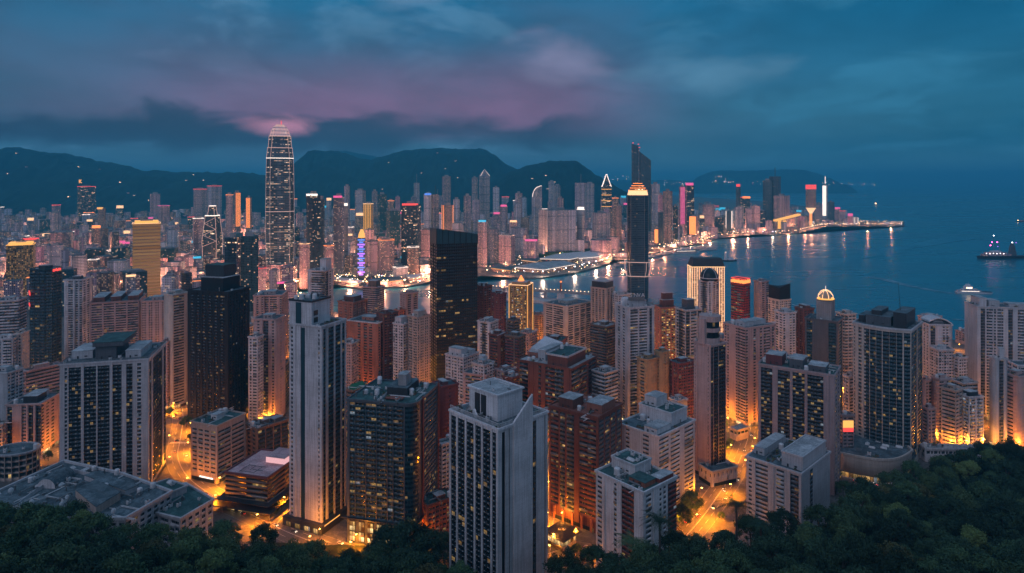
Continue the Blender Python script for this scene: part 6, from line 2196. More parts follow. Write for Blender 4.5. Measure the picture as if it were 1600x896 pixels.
# ---- many towers from a table: (x0, x1, ytop, ybase, material, label, crown)
def far_tower(x0, x1, yt, yb, mat, label, crown=None, name='tower', cat='tower', group=None, th=None, plant=True, dep=None):
 D = gdist(yb)
 rr = random.Random(int(x0 * 31 + yt * 17 + yb))
 th = rr.uniform(-.5, .5) if th is None else th
 f_ = rect(x0, x1, D, dep, th)
 z1 = ztop(yt, D)
 c = centre(f_)
 root = thing(name, label, cat, (*c, GZ), group)
 m = MB()
 step = rr.random() < .25 and not crown
 m.prism(f_, GZ, z1, 0, 1, ws=.02 if mat == 'far_gold' else .36, hs=.145 if mat == 'far_gold' else .32)
 m.build('body', [mat, 'roof_felt'], root)
 if plant and not (crown or '').startswith(('spike', 'point', 'sail', 'slope', 'flame', 'arrow')):
  g = shrink(f_, rr.uniform(.35, .6))
  hh = min(max((z1 - GZ) * .05, 3), 9)
  m = MB()
  m.prism(g, z1, z1 + hh, 0, 0)
  m.build('plant_room', ['grey_concrete'], root)
 px = D / F
 if crown:
  for cr in crown.split('+'):
   k, _, mt = cr.partition(':')
   mt = mt or 'light_white'
   if k == 'bar':                         # lit band round the top
    strip_light(root, [(p[0], p[1], z1 + .5) for p in inset(f_, -.5)], max(.35 * px, .5), mt, True, 'roof_light')
   elif k == 'sign':
    m = MB()
    m.prism(rect(x0 + (x1 - x0) * .1, x1 - (x1 - x0) * .1, D - 1.5, 3, 0), z1 - 1.2 * px, z1 + 1.8 * px, bottom=True)
    m.build('roof_sign', mt, root)
   elif k == 'top':
    m = MB()
    m.prism(shrink(f_, .86), z1 + .1, z1 + 4 * px)
    m.build('lit_crown', mt, root)
   elif k == 'spike':
    strip_light(root, [(c[0], c[1], z1), (c[0], c[1], z1 + 14 * px)], .5 * px, mt, name='spire')
   elif k == 'arrow':
    part_loft(root, 'pointed_crown', [(f_, z1), (shrink(f_, .66), z1 + 6 * px), (shrink(f_, .05), z1 + 19 * px)], 'far_dark')
    for i in range(4):
     strip_light(root, [(*inset(f_, -.5)[i], z1), (*shrink(f_, .70)[i], z1 + 6 * px), (*shrink(f_, .05)[i], z1 + 19.5 * px)], .55 * px, mt, name='crown_light')
    for q in range(5):
     strip_light(root, [(p[0], p[1], z1 - (4 + q * 9) * px) for p in inset(f_, -.6)], .45 * px, 'light_gold', True, 'band_light')
   elif k == 'point':
    part_loft(root, 'pointed_top', [(f_, z1), (shrink(f_, .05), z1 + (x1 - x0) * .6 * px)], mat)
    strip_light(root, [(*f_[0], z1), (c[0], c[1], z1 + (x1 - x0) * .6 * px), (*f_[1], z1)], .3 * px, mt, name='crown_light')
   elif k == 'flame':
    part_loft(root, 'flame_crown', [(shrink(f_, .95), z1), (shrink(f_, .8), z1 + 6 * px), (shrink(f_, .3), z1 + 13 * px)], mt)
   elif k == 'sail':
    m = MB()
    n = 7
    rings = [(shrink(f_, 1.0), z1)]
    C, R_, B_, L_ = f_
    for q in range(1, n + 1):
     t = q / n
     w_ = 1 - sqrt(max(0, 1 - (1 - t) ** 2)) if False else t
     s = 1 - sqrt(max(0.0, 1 - t * t))
     rings.append(([lerp2(C, R_, s * .95), R_, B_, lerp2(L_, B_, s * .95)], z1 + t * (x1 - x0) * 1.1 * px))
    m.loft(rings, ws=.3, hs=.3)
    m.build('sail_top', [mat], root)
    strip_light(root, [(*r_[0][0], r_[1]) for r_ in rings], .4 * px, mt, name='edge_light')
   elif k == 'cols':
    for q in range(5):
     p = lerp2(f_[0], f_[1], (q + .5) / 5)
     strip_light(root, [(p[0], p[1] - 1, GZ + (z1 - GZ) * .25), (p[0], p[1] - 1, z1 - 2)], .35 * px, mt, name='light_strip')
   elif k == 'edges':
    for i in range(4):
     p = inset(f_, -.4)[i]
     strip_light(root, [(p[0], p[1], GZ + (z1 - GZ) * .15), (p[0], p[1], z1)], .38 * px, mt, name='edge_light')
   elif k == 'face':
    m = MB()
    yb_ = f_[0][1] if f_[0][1] < f_[1][1] else f_[1][1]
    a_, b_ = inset(f_, -.5)[0], inset(f_, -.5)[1]
    m.quad([(*a_, z1 - (z1 - GZ) * .85), (*b_, z1 - (z1 - GZ) * .85), (*b_, z1 - 2), (*a_, z1 - 2)], 0, [(0, 0), (6, 0), (6, 30), (0, 30)])
    if mt == 'light_purple':
     m = MB()
     for q in range(16):
      u_, w_ = (.0, 1.0) if q % 2 else (.2, .8)
      za = z1 - (z1 - GZ) * (.86 - q * .053)
      a2, b2 = lerp2(a_, b_, u_), lerp2(a_, b_, w_)
      m.quad([(*a2, za), (*b2, za), (*b2, za + (z1 - GZ) * .036), (*a2, za + (z1 - GZ) * .036)], (q // 2) % 2)
     m.build('lit_face', ['light_purple', 'light_blue'], root)
    else:
     m.build('lit_face', mt, root)
   elif k == 'foot':
    m = MB()
    m.prism(inset(f_, -1.2), GZ, GZ + 3.5 * px)
    m.build('lit_base', mt, root)
 BUILT.append((name, f_, z1))
 return root, f_, z1, D
FAR = [
 # west plain
 (-4, 42, 384, 470, 'far_amber', 'broad gold glowing hotel with a rounded top at the left edge', 'top:light_gold+bar:light_gold'),
 (197, 241, 350, 466, 'far_gold', 'tall gold striped tower with a glowing gold top', 'top:light_gold+bar:light_warm'),
 (113, 142, 292, 352, 'far_dark', 'dark twin slab tower with a lit emblem on its roof before the hill', 'bar:light_red'),
 (178, 220, 426, 478, 'far_teal', 'dark teal office in a pale frame left of the gold striped tower', 'foot:light_cyan'),
 (145, 171, 427, 478, 'far_lit', 'orange lit block beside the teal office in a pale frame', None),
 (347, 372, 372, 485, 'far_dark', 'dark framed tower with a sloping glass top left of the white outlined tower', 'edges:metal_grey'),
 (370, 399, 370, 487, 'far_teal', 'taller half of the dark framed tower beside the black tower', None),
 (124, 158, 390, 432, 'far_teal', 'dark teal block with white sparks of light in the left plain', None),
 (167, 196, 388, 432, 'far_teal', 'dark teal block just left of the gold striped tower', None),
 (241, 272, 389, 424, 'far_teal', 'green lit dark block right of the gold striped tower', None),
 (32, 64, 374, 396, 'far_rose', 'block under a red saucer shaped roof at the left', 'sign:light_red'),
 (139, 154, 357, 392, 'far_brown', 'block with a glowing orange lantern top in the left plain', 'top:light_orange'),
 (150, 162, 326, 366, 'far_lit', 'yellow signed block at the foot of the western hill', 'sign:light_gold'),
 (298, 315, 342, 425, 'far_mauve', 'tower with a white bar of light on its roof left of the tapered lattice tower', 'bar:light_white'),
 (363, 374, 301, 372, 'far_lit', 'slender tower with columns of orange lights under the hill', 'cols:light_orange'),
 (383, 392, 309, 372, 'far_lit', 'second slender tower with columns of orange lights nearer the white outlined tower', 'cols:light_orange'),
 (351, 362, 305, 385, 'far_rose', 'narrow tower with a lit cap left of the orange light columns', 'bar:light_orange'),
 (320, 342, 291, 352, 'far_grey', 'pair of tall grey slabs with a red rim before the hill', 'bar:light_red'),
 (298, 319, 296, 350, 'far_mauve', 'grey slab with a thin red roof line before the hill', 'bar:light_red'),
 (231, 247, 303, 350, 'far_mauve', 'square mauve tower standing alone before the hill', None),
 (243, 261, 322, 355, 'far_rose', 'mauve tower with a pink lit rim right of the lone square tower', 'bar:light_magenta'),
 (77, 91, 321, 352, 'far_mauve', 'small mauve tower at the foot of the western hill', 'bar:light_red'),
 (257, 275, 360, 398, 'far_pale', 'blank pale block right of the gold striped tower', None),
 (91, 104, 392, 478, 'far_pale', 'white narrow slab above the dark domed white tower', None),
 (103, 129, 400, 470, 'far_white', 'white twin slab behind the dark domed white tower', None),
 (66, 92, 384, 440, 'far_grey', 'grey tower with a screen top behind the red signed glass tower', None),
 (48, 64, 386, 440, 'far_pink', 'tower with a strip of pink lights behind the red signed glass tower', None),
 (68, 104, 364, 398, 'far_rose', 'wide pale block sprinkled with pink lights in the left plain', None),
 (400, 414, 420, 460, 'far_rose', 'striped block under a red roof sign left of the white outlined tower', 'bar:light_red'),
 # centre skyline
 (476, 498, 305, 446, 'far_dark', 'dark tower with a white roof sign right of the white outlined tower', 'sign:light_white'),
 (496, 506, 312, 440, 'far_navy', 'dark blue shaft joined to the white signed tower', None),
 (466, 482, 382, 452, 'far_rose', 'rose lit tower with a white lamp cap right of the white outlined tower', 'bar:light_warm'),
 (504, 520, 385, 445, 'far_rose', 'rose lit block under an orange roof bar right of the white signed tower', 'bar:light_orange'),
 (519, 536, 308, 432, 'far_grey', 'tall grey tower with a pink sign and a lit band low down', 'sign:light_magenta'),
 (534, 543, 322, 420, 'far_white', 'slim tower with a white lit head in the middle skyline', 'top:light_white'),
 (566, 582, 319, 388, 'far_gold', 'tower covered in gold lamps under the saddle of the hills', 'cols:light_gold+bar:light_warm'),
 (558, 570, 372, 440, 'far_dark', 'tower with a flame shaped golden crown and violet light panels', 'flame:light_gold+face:light_purple'),
 (570, 590, 378, 432, 'far_rose', 'brown block right of the flame crowned tower', None),
 (588, 614, 376, 432, 'far_mauve', 'curved block with an orange roof line right of the flame crowned tower', 'bar:light_orange'),
 (537, 546, 291, 360, 'far_mauve', 'slender mauve tower topping the middle skyline', None),
 (553, 570, 298, 365, 'far_grey', 'square mauve tower right of the slender one', None),
 (580, 589, 299, 365, 'far_grey', 'slim grey tower right of the gold lamp tower', None),
 (589, 603, 304, 370, 'far_teal', 'blue grey stepped tower in the middle skyline', None),
 (602, 624, 330, 400, 'far_teal', 'wide dark teal tower left of the red signed glass tower', None),
 (625, 656, 320, 424, 'far_dark', 'broad dark glass tower with a red roof sign in the middle skyline', 'sign:light_red+foot:light_gold'),
 (646, 655, 286, 345, 'far_grey', 'pale needle tower behind the red signed broad tower', 'spike:metal_grey'),
 (662, 675, 304, 385, 'far_pale', 'pale framed tower with a blue sign on its roof', 'sign:light_blue+edges:metal_white'),
 (674, 685, 304, 385, 'far_mauve', 'mauve tower right of the blue signed tower', 'spike:metal_dark'),
 (690, 704, 276, 350, 'far_mauve', 'tall mauve tower above the black slab tower', None),
 (690, 707, 321, 392, 'far_lit', 'rose framed lit tower above the black slab tower', 'edges:light_orange'),
 (708, 718, 312, 380, 'far_pale', 'pale lit slim tower behind the black slab tower', None),
 (724, 736, 306, 372, 'far_mauve', 'flat topped mauve tower left of the pointed diamond tower', None),
 (737, 746, 278, 352, 'far_grey', 'slim tower left of the pointed diamond tower', 'bar:metal_grey'),
 (748, 765, 275, 350, 'far_grey', 'tall tower with a pointed diamond top under the mountain', 'point:light_white'),
 (770, 780, 293, 350, 'far_pale', 'pale slim tower right of the pointed diamond tower', None),
 (781, 793, 322, 372, 'far_mauve', 'mauve tower with a pink roof sign', 'sign:light_magenta'),
 (746, 761, 346, 418, 'far_rose', 'block with a cyan glowing top right of the black slab tower', 'sign:light_cyan'),
 (779, 805, 369, 414, 'far_rose', 'broad striped office by the lit quay', 'bar:light_rose'),
 (762, 780, 358, 412, 'far_grey', 'grey office behind the lit quay right of the cyan topped block', None),
 (797, 818, 357, 402, 'far_pale', 'blank pale block behind the lit quay', None),
 (818, 842, 376, 410, 'far_mauve', 'block with a pink sign by the planted bank', 'sign:light_magenta'),
 (657, 673, 360, 418, 'far_rose', 'rose striped block at the left shoulder of the black slab tower', 'foot:light_gold'),
 (612, 636, 419, 437, 'far_white', 'low ferry office with a white bar of light on its roof', 'bar:light_white'),
 (805, 816, 302, 362, 'far_mauve', 'narrow tower with a slanted top before the mountain', None),
 (831, 847, 308, 370, 'far_grey', 'tower with a rounded sail shaped top', 'sail:light_white'),
 (857, 867, 284, 345, 'far_grey', 'left tower of a grey pair with red beacons under the eastern hill', 'bar:metal_grey'),
 (866, 876, 290, 345, 'far_grey', 'right tower of a grey pair under the eastern hill', None),
 (899, 918, 286, 348, 'far_mauve', 'stepped mauve tower with a mast under the eastern hill', 'spike:metal_grey'),
 (915, 929, 287, 350, 'far_grey', 'grey curved slab beside the stepped mauve tower', None),
 (843, 901, 329, 398, 'far_pale', 'wide ribbed pale apartment slab beside the planted bank', 'edges:metal_white'),
 (902, 914, 328, 394, 'far_white', 'white lit tower with a waisted body right of the wide ribbed slab', 'top:light_white+bar:light_white'),
 (927, 953, 333, 392, 'far_pale', 'pale striped tower on a wide lit podium by the harbour', 'edges:metal_white'),
 (924, 958, 376, 406, 'far_rose', 'wide rose podium below the pale striped tower', 'foot:light_warm'),
 (941, 956, 292, 372, 'far_dark', 'dark tower with a white lit arrow shaped crown and gold bands', 'arrow:light_white'),
 (957, 967, 310, 378, 'far_brown', 'tower with a red lit cap right of the arrow crowned tower', 'bar:light_orange'),
 (964, 972, 322, 382, 'far_lit', 'thin lit tower left of the dark ringed tower', None),
 # eastern point
 (1018, 1032, 288, 372, 'far_grey', 'grey tower right of the supertall slab', None),
 (1029, 1037, 305, 378, 'far_pink', 'tower with pink window lights right of the supertall slab', None),
 (1037, 1052, 299, 382, 'far_brown', 'brown lit tower with a dark stepped top on the eastern shore', None),
 (1029, 1037, 332, 385, 'far_navy', 'navy blue block on the eastern shore', None),
 (1052, 1060, 322, 378, 'far_dark', 'dark slab right of the brown lit tower', None),
 (1062, 1071, 292, 370, 'far_pink', 'tower glittering with pink lamps from top to foot', 'cols:light_magenta'),
 (1072, 1086, 290, 371, 'far_dark', 'dark tower with a magenta glowing top', 'top:light_magenta'),
 (1079, 1093, 338, 372, 'far_lit', 'block with an orange lit front below the magenta topped tower', 'face:light_orange'),
 (1022, 1030, 358, 384, 'far_lit', 'small orange glowing block on the eastern shore road', 'face:light_orange'),
 (1151, 1158, 292, 356, 'far_navy', 'thin tower with a red lit head on the eastern point', 'top:light_red'),
 (1159, 1174, 309, 350, 'far_dark', 'dark block with a red and orange roof sign on the eastern point', 'sign:light_orange+bar:light_red'),
 (1194, 1208, 282, 358, 'far_navy', 'left half of the big dark tower on the eastern point', None),
 (1205, 1223, 276, 358, 'far_navy', 'tall dark stepped tower with a spire on the eastern point', 'spike:far_navy'),
 (1213, 1238, 306, 360, 'far_mauve', 'dark broad block right of the spired tower', None),
 (1119, 1136, 340, 366, 'far_dark', 'dark cube block behind the eastern quay', None),
 (1100, 1118, 320, 362, 'far_mauve', 'mauve apartment block row left of the dark cube block', None),
 (1136, 1146, 330, 362, 'far_navy', 'navy block with a white edge behind the eastern quay', 'edges:light_white'),
 (1150, 1164, 324, 363, 'far_grey', 'grey block pair behind the white lamps of the quay', None),
 (1175, 1190, 322, 362, 'far_rose', 'rose block behind the white lamps of the quay', None),
 (1166, 1176, 326, 362, 'far_mauve', 'mauve narrow block between the grey pair and the rose block', None),
 (1186, 1200, 330, 362, 'far_dark', 'dark low tower under the spired tower', None),
 (1287, 1295, 290, 346, 'far_white', 'white lit slender tower with a lamp on top near the tip', 'face:light_white+spike:light_white'),
 (1274, 1286, 322, 350, 'far_grey', 'grey block left of the white lit slender tower', None),
 (1295, 1306, 316, 348, 'far_navy', 'navy block right of the white lit slender tower', None),
 (1304, 1314, 326, 348, 'far_mauve', 'small tower with pink spots near the tip', 'sign:light_magenta'),
 (1313, 1323, 330, 348, 'far_mauve', 'smaller tower with a red cap nearer the tip', 'bar:light_red'),
 (1326, 1335, 338, 351, 'far_pink', 'low pink glowing cube on the tip pier', 'top:light_magenta'),
 (1335, 1342, 340, 351, 'far_white', 'low white lit cube on the tip pier', 'edges:light_white'),
]
for (x0, x1, yt, yb, mat, lab, cr) in FAR:
 wt = 'office_tower' if mat in ('far_dark', 'far_teal', 'far_navy', 'far_gold') else 'apartment_tower'
 far_tower(x0, x1, yt, yb, mat, lab, cr, name=wt, cat=wt.replace('_', ' '))
LM += [('gold striped tower', 219, 400), ('gold hotel at the left', 20, 420), ('dark emblem tower', 127, 320), ('tapered lattice tower', 332, 370), ('orange column towers', 378, 335), ('lone square tower', 239, 325),
 ('flame crowned tower', 564, 400), ('gold lamp tower', 574, 345), ('red signed broad tower', 640, 365), ('blue signed tower', 668, 340), ('black slab tower', 708, 430), ('pointed diamond tower', 756, 310), ('cyan topped block', 753, 380),
 ('wide ribbed slab', 872, 355), ('arrow crowned tower', 948, 310), ('sail topped tower', 839, 325), ('magenta topped tower', 1079, 325), ('red headed thin tower', 1154, 320), ('spired dark tower', 1212, 310), ('white lit slender tower', 1291, 315),
 ('white signed dark tower', 487, 370), ('pale striped tower', 940, 360), ('stepped mauve tower', 908, 315), ('dark framed tower', 372, 410), ('red saucer roof', 48, 375), ('orange lantern block', 146, 366)]
# emblem letter on the twin slab tower
D = gdist(352)
root = [o for o in bpy.data.objects if o.get('label', '').startswith('dark twin slab tower')][0]
letters('emblem', 'K', 30, 2, 'light_gold', root, ((123 - CX) / F * D, D, ztop(286.5, D)))
# tapered lattice tower with white lights
D = gdist(428)
px = D / F
c = ((332 - CX) / F * D, D)
root = thing('office_tower', 'tapered tower laced with white lattice lights and a lit shoulder below its head', 'office tower', (*c, GZ))
sq = lambda w_: [(c[0] - w_ * px, c[1] - w_ * px), (c[0] + w_ * px, c[1] - w_ * px), (c[0] + w_ * px, c[1] + w_ * px), (c[0] - w_ * px, c[1] + w_ * px)]
prof = [(428, 9.5), (385, 10.5), (378, 11), (338, 7.5), (337, 5.0), (322, 3.4)]
part_loft(root, 'shaft', [(sq(w_), ztop(y_, D)) for y_, w_ in prof], 'far_dark')
for i in range(4):
 strip_light(root, [(*sq(w_ + .3)[i], ztop(y_, D)) for y_, w_ in prof], .35 * px, 'light_rose', name='edge_light')
for k in range(5):
 y0, y1 = 340 + k * 9, 349 + k * 9
 w0, w1 = np.interp([y0, y1], [338, 378], [7.8, 11.2])
 a, b = (sq(w0)[0], sq(w1)[1]) if k % 2 else (sq(w0)[1], sq(w1)[0])
 strip_light(root, [(a[0], a[1] - .6, ztop(y0, D)), (b[0], b[1] - .6, ztop(y1, D))], .3 * px, 'light_rose', name='brace_light')
strip_light(root, [(p[0], p[1], ztop(337, D)) for p in sq(7.8)], .7 * px, 'light_white', True, 'shoulder_light')
strip_light(root, [(p[0], p[1], ztop(322, D)) for p in sq(3.6)], .6 * px, 'light_white', True, 'head_light')
# sign tower on a tapering lit stem near the tip
D = gdist(352)
px = D / F
c = ((1267 - CX) / F * D, D)
root = thing('sign_tower', 'slab tower with a red head and a glowing funnel foot near the tip', 'sign tower', (*c, GZ))
bx = lambda w_, d_: [(c[0] - w_ * px, c[1] - d_ * px), (c[0] + w_ * px, c[1] - d_ * px), (c[0] + w_ * px, c[1] + d_ * px), (c[0] - w_ * px, c[1] + d_ * px)]
part_loft(root, 'slab', [(bx(6.8, 3), ztop(325, D)), (bx(6.8, 3), ztop(296, D))], 'far_lit')
part_loft(root, 'red_head', [(bx(6.9, 3.1), ztop(296, D)), (bx(6.9, 3.1), ztop(289, D))], 'light_red')
part_loft(root, 'funnel', [(bx(1.4, 1.4), ztop(334, D)), (bx(6.8, 3), ztop(325, D))], 'light_warm')
part_loft(root, 'stem', [(bx(1.3, 1.3), GZ), (bx(1.4, 1.4), ztop(334, D))], 'light_orange')
# gold canopy on two pillars
D = gdist(362)
px = D / F
c = ((1230 - CX) / F * D, D)
root = thing('pavilion', 'gold lit pavilion with a slanting roof on two pillars at the water', 'pavilion', (*c, GZ))
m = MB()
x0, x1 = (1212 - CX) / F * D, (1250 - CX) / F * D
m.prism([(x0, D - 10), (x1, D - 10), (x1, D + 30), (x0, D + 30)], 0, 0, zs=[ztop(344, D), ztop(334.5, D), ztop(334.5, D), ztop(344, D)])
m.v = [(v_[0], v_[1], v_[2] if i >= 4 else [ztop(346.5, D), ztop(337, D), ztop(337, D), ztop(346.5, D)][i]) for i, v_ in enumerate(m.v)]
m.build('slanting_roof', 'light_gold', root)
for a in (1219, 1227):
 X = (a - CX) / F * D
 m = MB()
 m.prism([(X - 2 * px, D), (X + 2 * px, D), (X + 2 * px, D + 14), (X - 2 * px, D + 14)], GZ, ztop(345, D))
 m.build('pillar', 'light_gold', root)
m = MB()
m.prism([((1212 - CX) / F * D, D - 4), ((1234 - CX) / F * D, D - 4), ((1234 - CX) / F * D, D + 20), ((1212 - CX) / F * D, D + 20)], GZ, ztop(358, D))
m.build('hall', 'far_lit', root)
# ------------------------------------------------------------------ ordinary towers of the plain and the shore
NAMECOL = {'far_grey': 'grey', 'far_pale': 'pale', 'far_mauve': 'mauve', 'far_rose': 'rose', 'far_brown': 'brown', 'far_dark': 'dark', 'far_teal': 'teal', 'far_lit': 'brightly lit', 'far_white': 'white', 'far_pink': 'pink lit'}
ORD = ['nearest', 'second nearest', 'third nearest', 'fourth nearest', 'fifth nearest', 'sixth nearest', 'seventh nearest', 'eighth nearest', 'ninth nearest', 'tenth nearest', 'eleventh nearest', 'twelfth nearest']
LANDP = [Vector(p) for p in shore]
QUAY = [[at(*p) for p in ((745, 436), (856, 436), (960, 412), (952, 399), (800, 402), (755, 418))], [at(*p) for p in ((452, 458), (575, 452), (690, 446), (690, 433), (470, 433))]]
def on_land(x, y, clear=14):
 if not inside(land, x, y) or any(inside(q, x, y) for q in QUAY):
  return False
 for i in range(len(shore) - 1):
  a, b = Vector(shore[i]), Vector(shore[i + 1])
  ab = b - a
  if ab.length < 1e-6:
   continue
  t = max(0, min(1, (Vector((x, y)) - a).dot(ab) / ab.length_squared))
  if (Vector((x, y)) - a - ab * t).length < clear:
   return False
 return True
BB = [(min(p[0] for p in f_), max(p[0] for p in f_), min(p[1] for p in f_), max(p[1] for p in f_)) for _, f_, _ in BUILT]
def is_free(x, y, r):
 return not any(a - r < x < b + r and c_ - r < y < d_ + r for a, b, c_, d_ in BB)
rr = random.Random(77)
FILL = []
# zones: (px0, px1, ybase0, ybase1, n, photo y of the roofs lo, hi, size px lo, hi)
ZONES = [
 (-30, 420, 336, 350, 16, 318, 342, 9, 15, 1.0), (-30, 420, 350, 372, 40, 328, 362, 9, 17, 1.0), (-30, 410, 372, 402, 42, 352, 388, 11, 20, 1.0), (-30, 400, 402, 442, 34, 378, 420, 13, 24, 1.0), (-20, 460, 442, 500, 30, 410, 452, 16, 30, 1.0),
 (425, 985, 336, 352, 36, 296, 338, 7, 12, .9), (425, 985, 352, 376, 46, 306, 356, 8, 15, .9), (450, 840, 376, 404, 30, 335, 385, 10, 18, 1.0), (450, 760, 404, 432, 14, 378, 414, 12, 22, 1.0),
 (1000, 1320, 326, 346, 26, 312, 338, 7, 12, 1.0), (1005, 1260, 346, 366, 30, 320, 352, 7, 13, 1.0), (1005, 1070, 362, 382, 10, 330, 366, 7, 11, 1.0),
]
MATW = ['far_grey'] * 4 + ['far_pale'] * 4 + ['far_mauve'] * 5 + ['far_rose'] * 4 + ['far_brown'] * 2 + ['far_dark'] * 2 + ['far_teal'] + ['far_lit'] + ['far_white'] + ['far_pink']
for zi, (a, b, y0, y1, n, t0, t1, s0, s1, _) in enumerate(ZONES):
 got = 0
 for _try in range(n * 30):
  if got >= n:
   break
  pxx = rr.uniform(a, b)
  yb = rr.uniform(y0, y1)
  wpx = rr.uniform(s0, s1)
  D = gdist(yb)
  x = (pxx - CX) / F * D
  hw = wpx * D / F / 2
  if not on_land(x, D + hw, hw + 10) or not on_land(x + hw, D, 10) or not on_land(x - hw, D, 10) or not is_free(x, D + hw, hw + 3):
   continue
  yt = min(rr.triangular(t0, t1, t1 - (t1 - t0) * .3), yb - 10)
  BB.append((x - hw, x + hw, D, D + 2 * hw))
  FILL.append([pxx, yt, yb, wpx, rr.choice(MATW), rr.choice([None] * 15 + ['bar:light_red', 'bar:light_white', 'bar:light_orange', 'sign:light_magenta', 'sign:light_warm', 'foot:light_warm', 'top:light_warm', 'sign:light_cyan', 'spike:metal_grey', 'foot:light_gold', 'foot:light_orange'])])
  got += 1
print('fill towers', len(FILL))
seen = {}
keyed = []
for q in FILL:
 pxx, yt = q[0], (q[1] + q[2]) / 2
 best = sorted(LM, key=lambda l: (l[1] - pxx) ** 2 + (1.6 * (l[2] - yt)) ** 2)[0]
 dx, dy = pxx - best[1], yt - best[2]
 side = ('left of' if dx < 0 else 'right of') if abs(dx) > abs(dy) * .8 else ('behind' if dy < 0 else 'below')
 hgt = 'tall' if q[2] - q[1] > 45 else ('low' if q[2] - q[1] < 20 else 'mid height')
 keyed.append(((NAMECOL[q[4]], hgt, side, best[0]), dx * dx + dy * dy, q))
for key in {k[0] for k in keyed}:
 rows_ = sorted([k for k in keyed if k[0] == key], key=lambda k: k[1])
 for i, (k, d_, q) in enumerate(rows_):
  colr, hgt, side, lm = k
  pre = '' if len(rows_) == 1 else ORD[min(i, 11)] + ' of the '
  lab = f'{hgt} {colr} tower {side} the {lm}' if len(rows_) == 1 else f'{pre}{hgt} {colr} towers {side} the {lm}'
  pxx, yt, yb, wpx, mat, cr = q
  far_tower(pxx - wpx / 2, pxx + wpx / 2, yt, yb, mat, lab, cr, name='city_tower', cat='tower', group='ordinary towers of the far city')
# low roofs between them: too many to count
v, f, mi_, uv_ = [], [], [], []
rng = np.random.default_rng(9)
mb = MB()
cnt = 0
for _ in range(16000):
 pxx = rng.uniform(-60, 1330)
 yb = 331 + 120 * rng.random() ** 1.7
 D = gdist(yb)
 x = (pxx - CX) / F * D
 s = rng.uniform(9, 20)
 if not on_land(x, D, 26) or not is_free(x, D, 3):
  continue
 th = rng.uniform(-.5, .5)
 hgt = rng.uniform(8, 30) if rng.random() < .6 else rng.uniform(28, 62) * (1.0 if pxx < 1000 else .8)
 hx, hy = s, s * rng.uniform(.6, 1.2)
 poly = [(x + u * cos(th) - w_ * sin(th), D + u * sin(th) + w_ * cos(th)) for u, w_ in ((-hx, -hy), (hx, -hy), (hx, hy), (-hx, hy))]
 mb.prism(poly, GZ, GZ + hgt, int(rng.integers(0, 5)), 5)
 cnt += 1
 if cnt > 2400:
  break
o = mb.build('low_rooftops', ['far_grey', 'far_pale', 'far_mauve', 'far_rose', 'far_brown', 'roof_felt'])
tag(o, kind='stuff')
print('low roofs', cnt)
# ------------------------------------------------------------------ harbour: piers, terminal, bridge, vessels
def deck(name, label, cat, pts, z0, z1, mat='grey_concrete', cap=None):
 c = centre(pts)
 root = thing(name, label, cat, (*c, 0))
 m = MB()
 m.prism(pts, z0, z1)
 m.build('deck', mat, root)
 return root
# breakwater pier at the tip is land; sheds stand on it
D = gdist(350)
for i, (a, b, hh, mt) in enumerate(((1294, 1318, 9, 'far_lit'), (1318, 1326, 7, 'far_rose'), (1346, 1356, 7, 'far_lit'), (1358, 1374, 10, 'far_lit'), (1376, 1390, 7, 'far_rose'), (1391, 1400, 6, 'far_lit'), (1401, 1411, 8, 'far_rose'))):
 f_ = rect(a, b, gdist(350.5), 24)
 root = thing('pier_shed', f'{["first", "second", "third", "fourth", "fifth", "sixth", "seventh"][i]} lit shed from the shore on the long tip pier', 'shed', (*centre(f_), GZ), 'sheds on the tip pier')
 m = MB()
 m.loft([(f_, GZ), (f_, GZ + hh), (shrink(f_, .7), GZ + hh * 1.35)], ws=.3, hs=.3)
 m.build('walls', mt, root)
# cruise terminal hall on the lit quay
D = gdist(420)
def hall(label, pts_px, z, mat, roofm='roof_pale', band='light_white', arch=0.0):
 pts = [at(*p) for p in pts_px]
 if sum(pts[i][0] * pts[(i + 1) % len(pts)][1] - pts[(i + 1) % len(pts)][0] * pts[i][1] for i in range(len(pts))) < 0:
  pts.reverse()
 root = thing('terminal_hall', label, 'terminal hall', (*centre(pts), GZ))
 m = MB()
 m.prism(pts, GZ, z, ws=.15, hs=.2)
 m.build('walls', mat, root)
 m = MB()
 m.loft([(inset(pts, -2.5), z + .05), (inset(pts, -2.5), z + 1.2), (shrink(pts, .8), z + 2.5 + arch), (shrink(pts, .4), z + 3 + arch * 1.3)])
 m.build('roof', roofm, root)
 strip_light(root, [(p[0], p[1], z - 1.0) for p in inset(pts, -1.0)], .55, band, True, 'eaves_light')
 return root
hall('long pale terminal hall along the lit quay edge', [(806, 424), (850, 428), (898, 419), (880, 414), (835, 417)], 15, 'far_lit')
hall('second terminal hall behind the quay edge hall', [(845, 411), (890, 412), (925, 404), (910, 400), (870, 404)], 17, 'far_lit', 'metal_white')
hall('rounded white terminal hall at the head of the lit quay', [(905, 412), (936, 409), (946, 404), (925, 401), (905, 406)], 20, 'far_white', 'metal_white', arch=4)
hall('small lit hall at the left end of the lit quay', [(768, 424), (797, 428), (805, 421), (780, 417)], 13, 'far_lit', 'roof_felt', 'light_gold')
hall('lit market hall in the middle of the quay', [(815, 411), (838, 414), (846, 408), (826, 405)], 13, 'far_lit', 'roof_felt', 'light_warm')
hall('curved ferry hall with an orange lit side on the channel', [(572, 447), (606, 447), (630, 444), (624, 440), (585, 441)], 14, 'far_rose', 'roof_felt', 'light_gold')
hall('long pier hall on the channel beside the tallest tower', [(500, 440), (528, 443), (560, 447), (566, 444), (520, 437)], 11, 'far_rose', 'metal_white', 'light_warm')
hall('ferry hall behind the black slab tower on the channel', [(640, 441), (665, 438), (660, 433), (636, 436)], 12, 'far_rose', 'metal_white', 'light_gold')
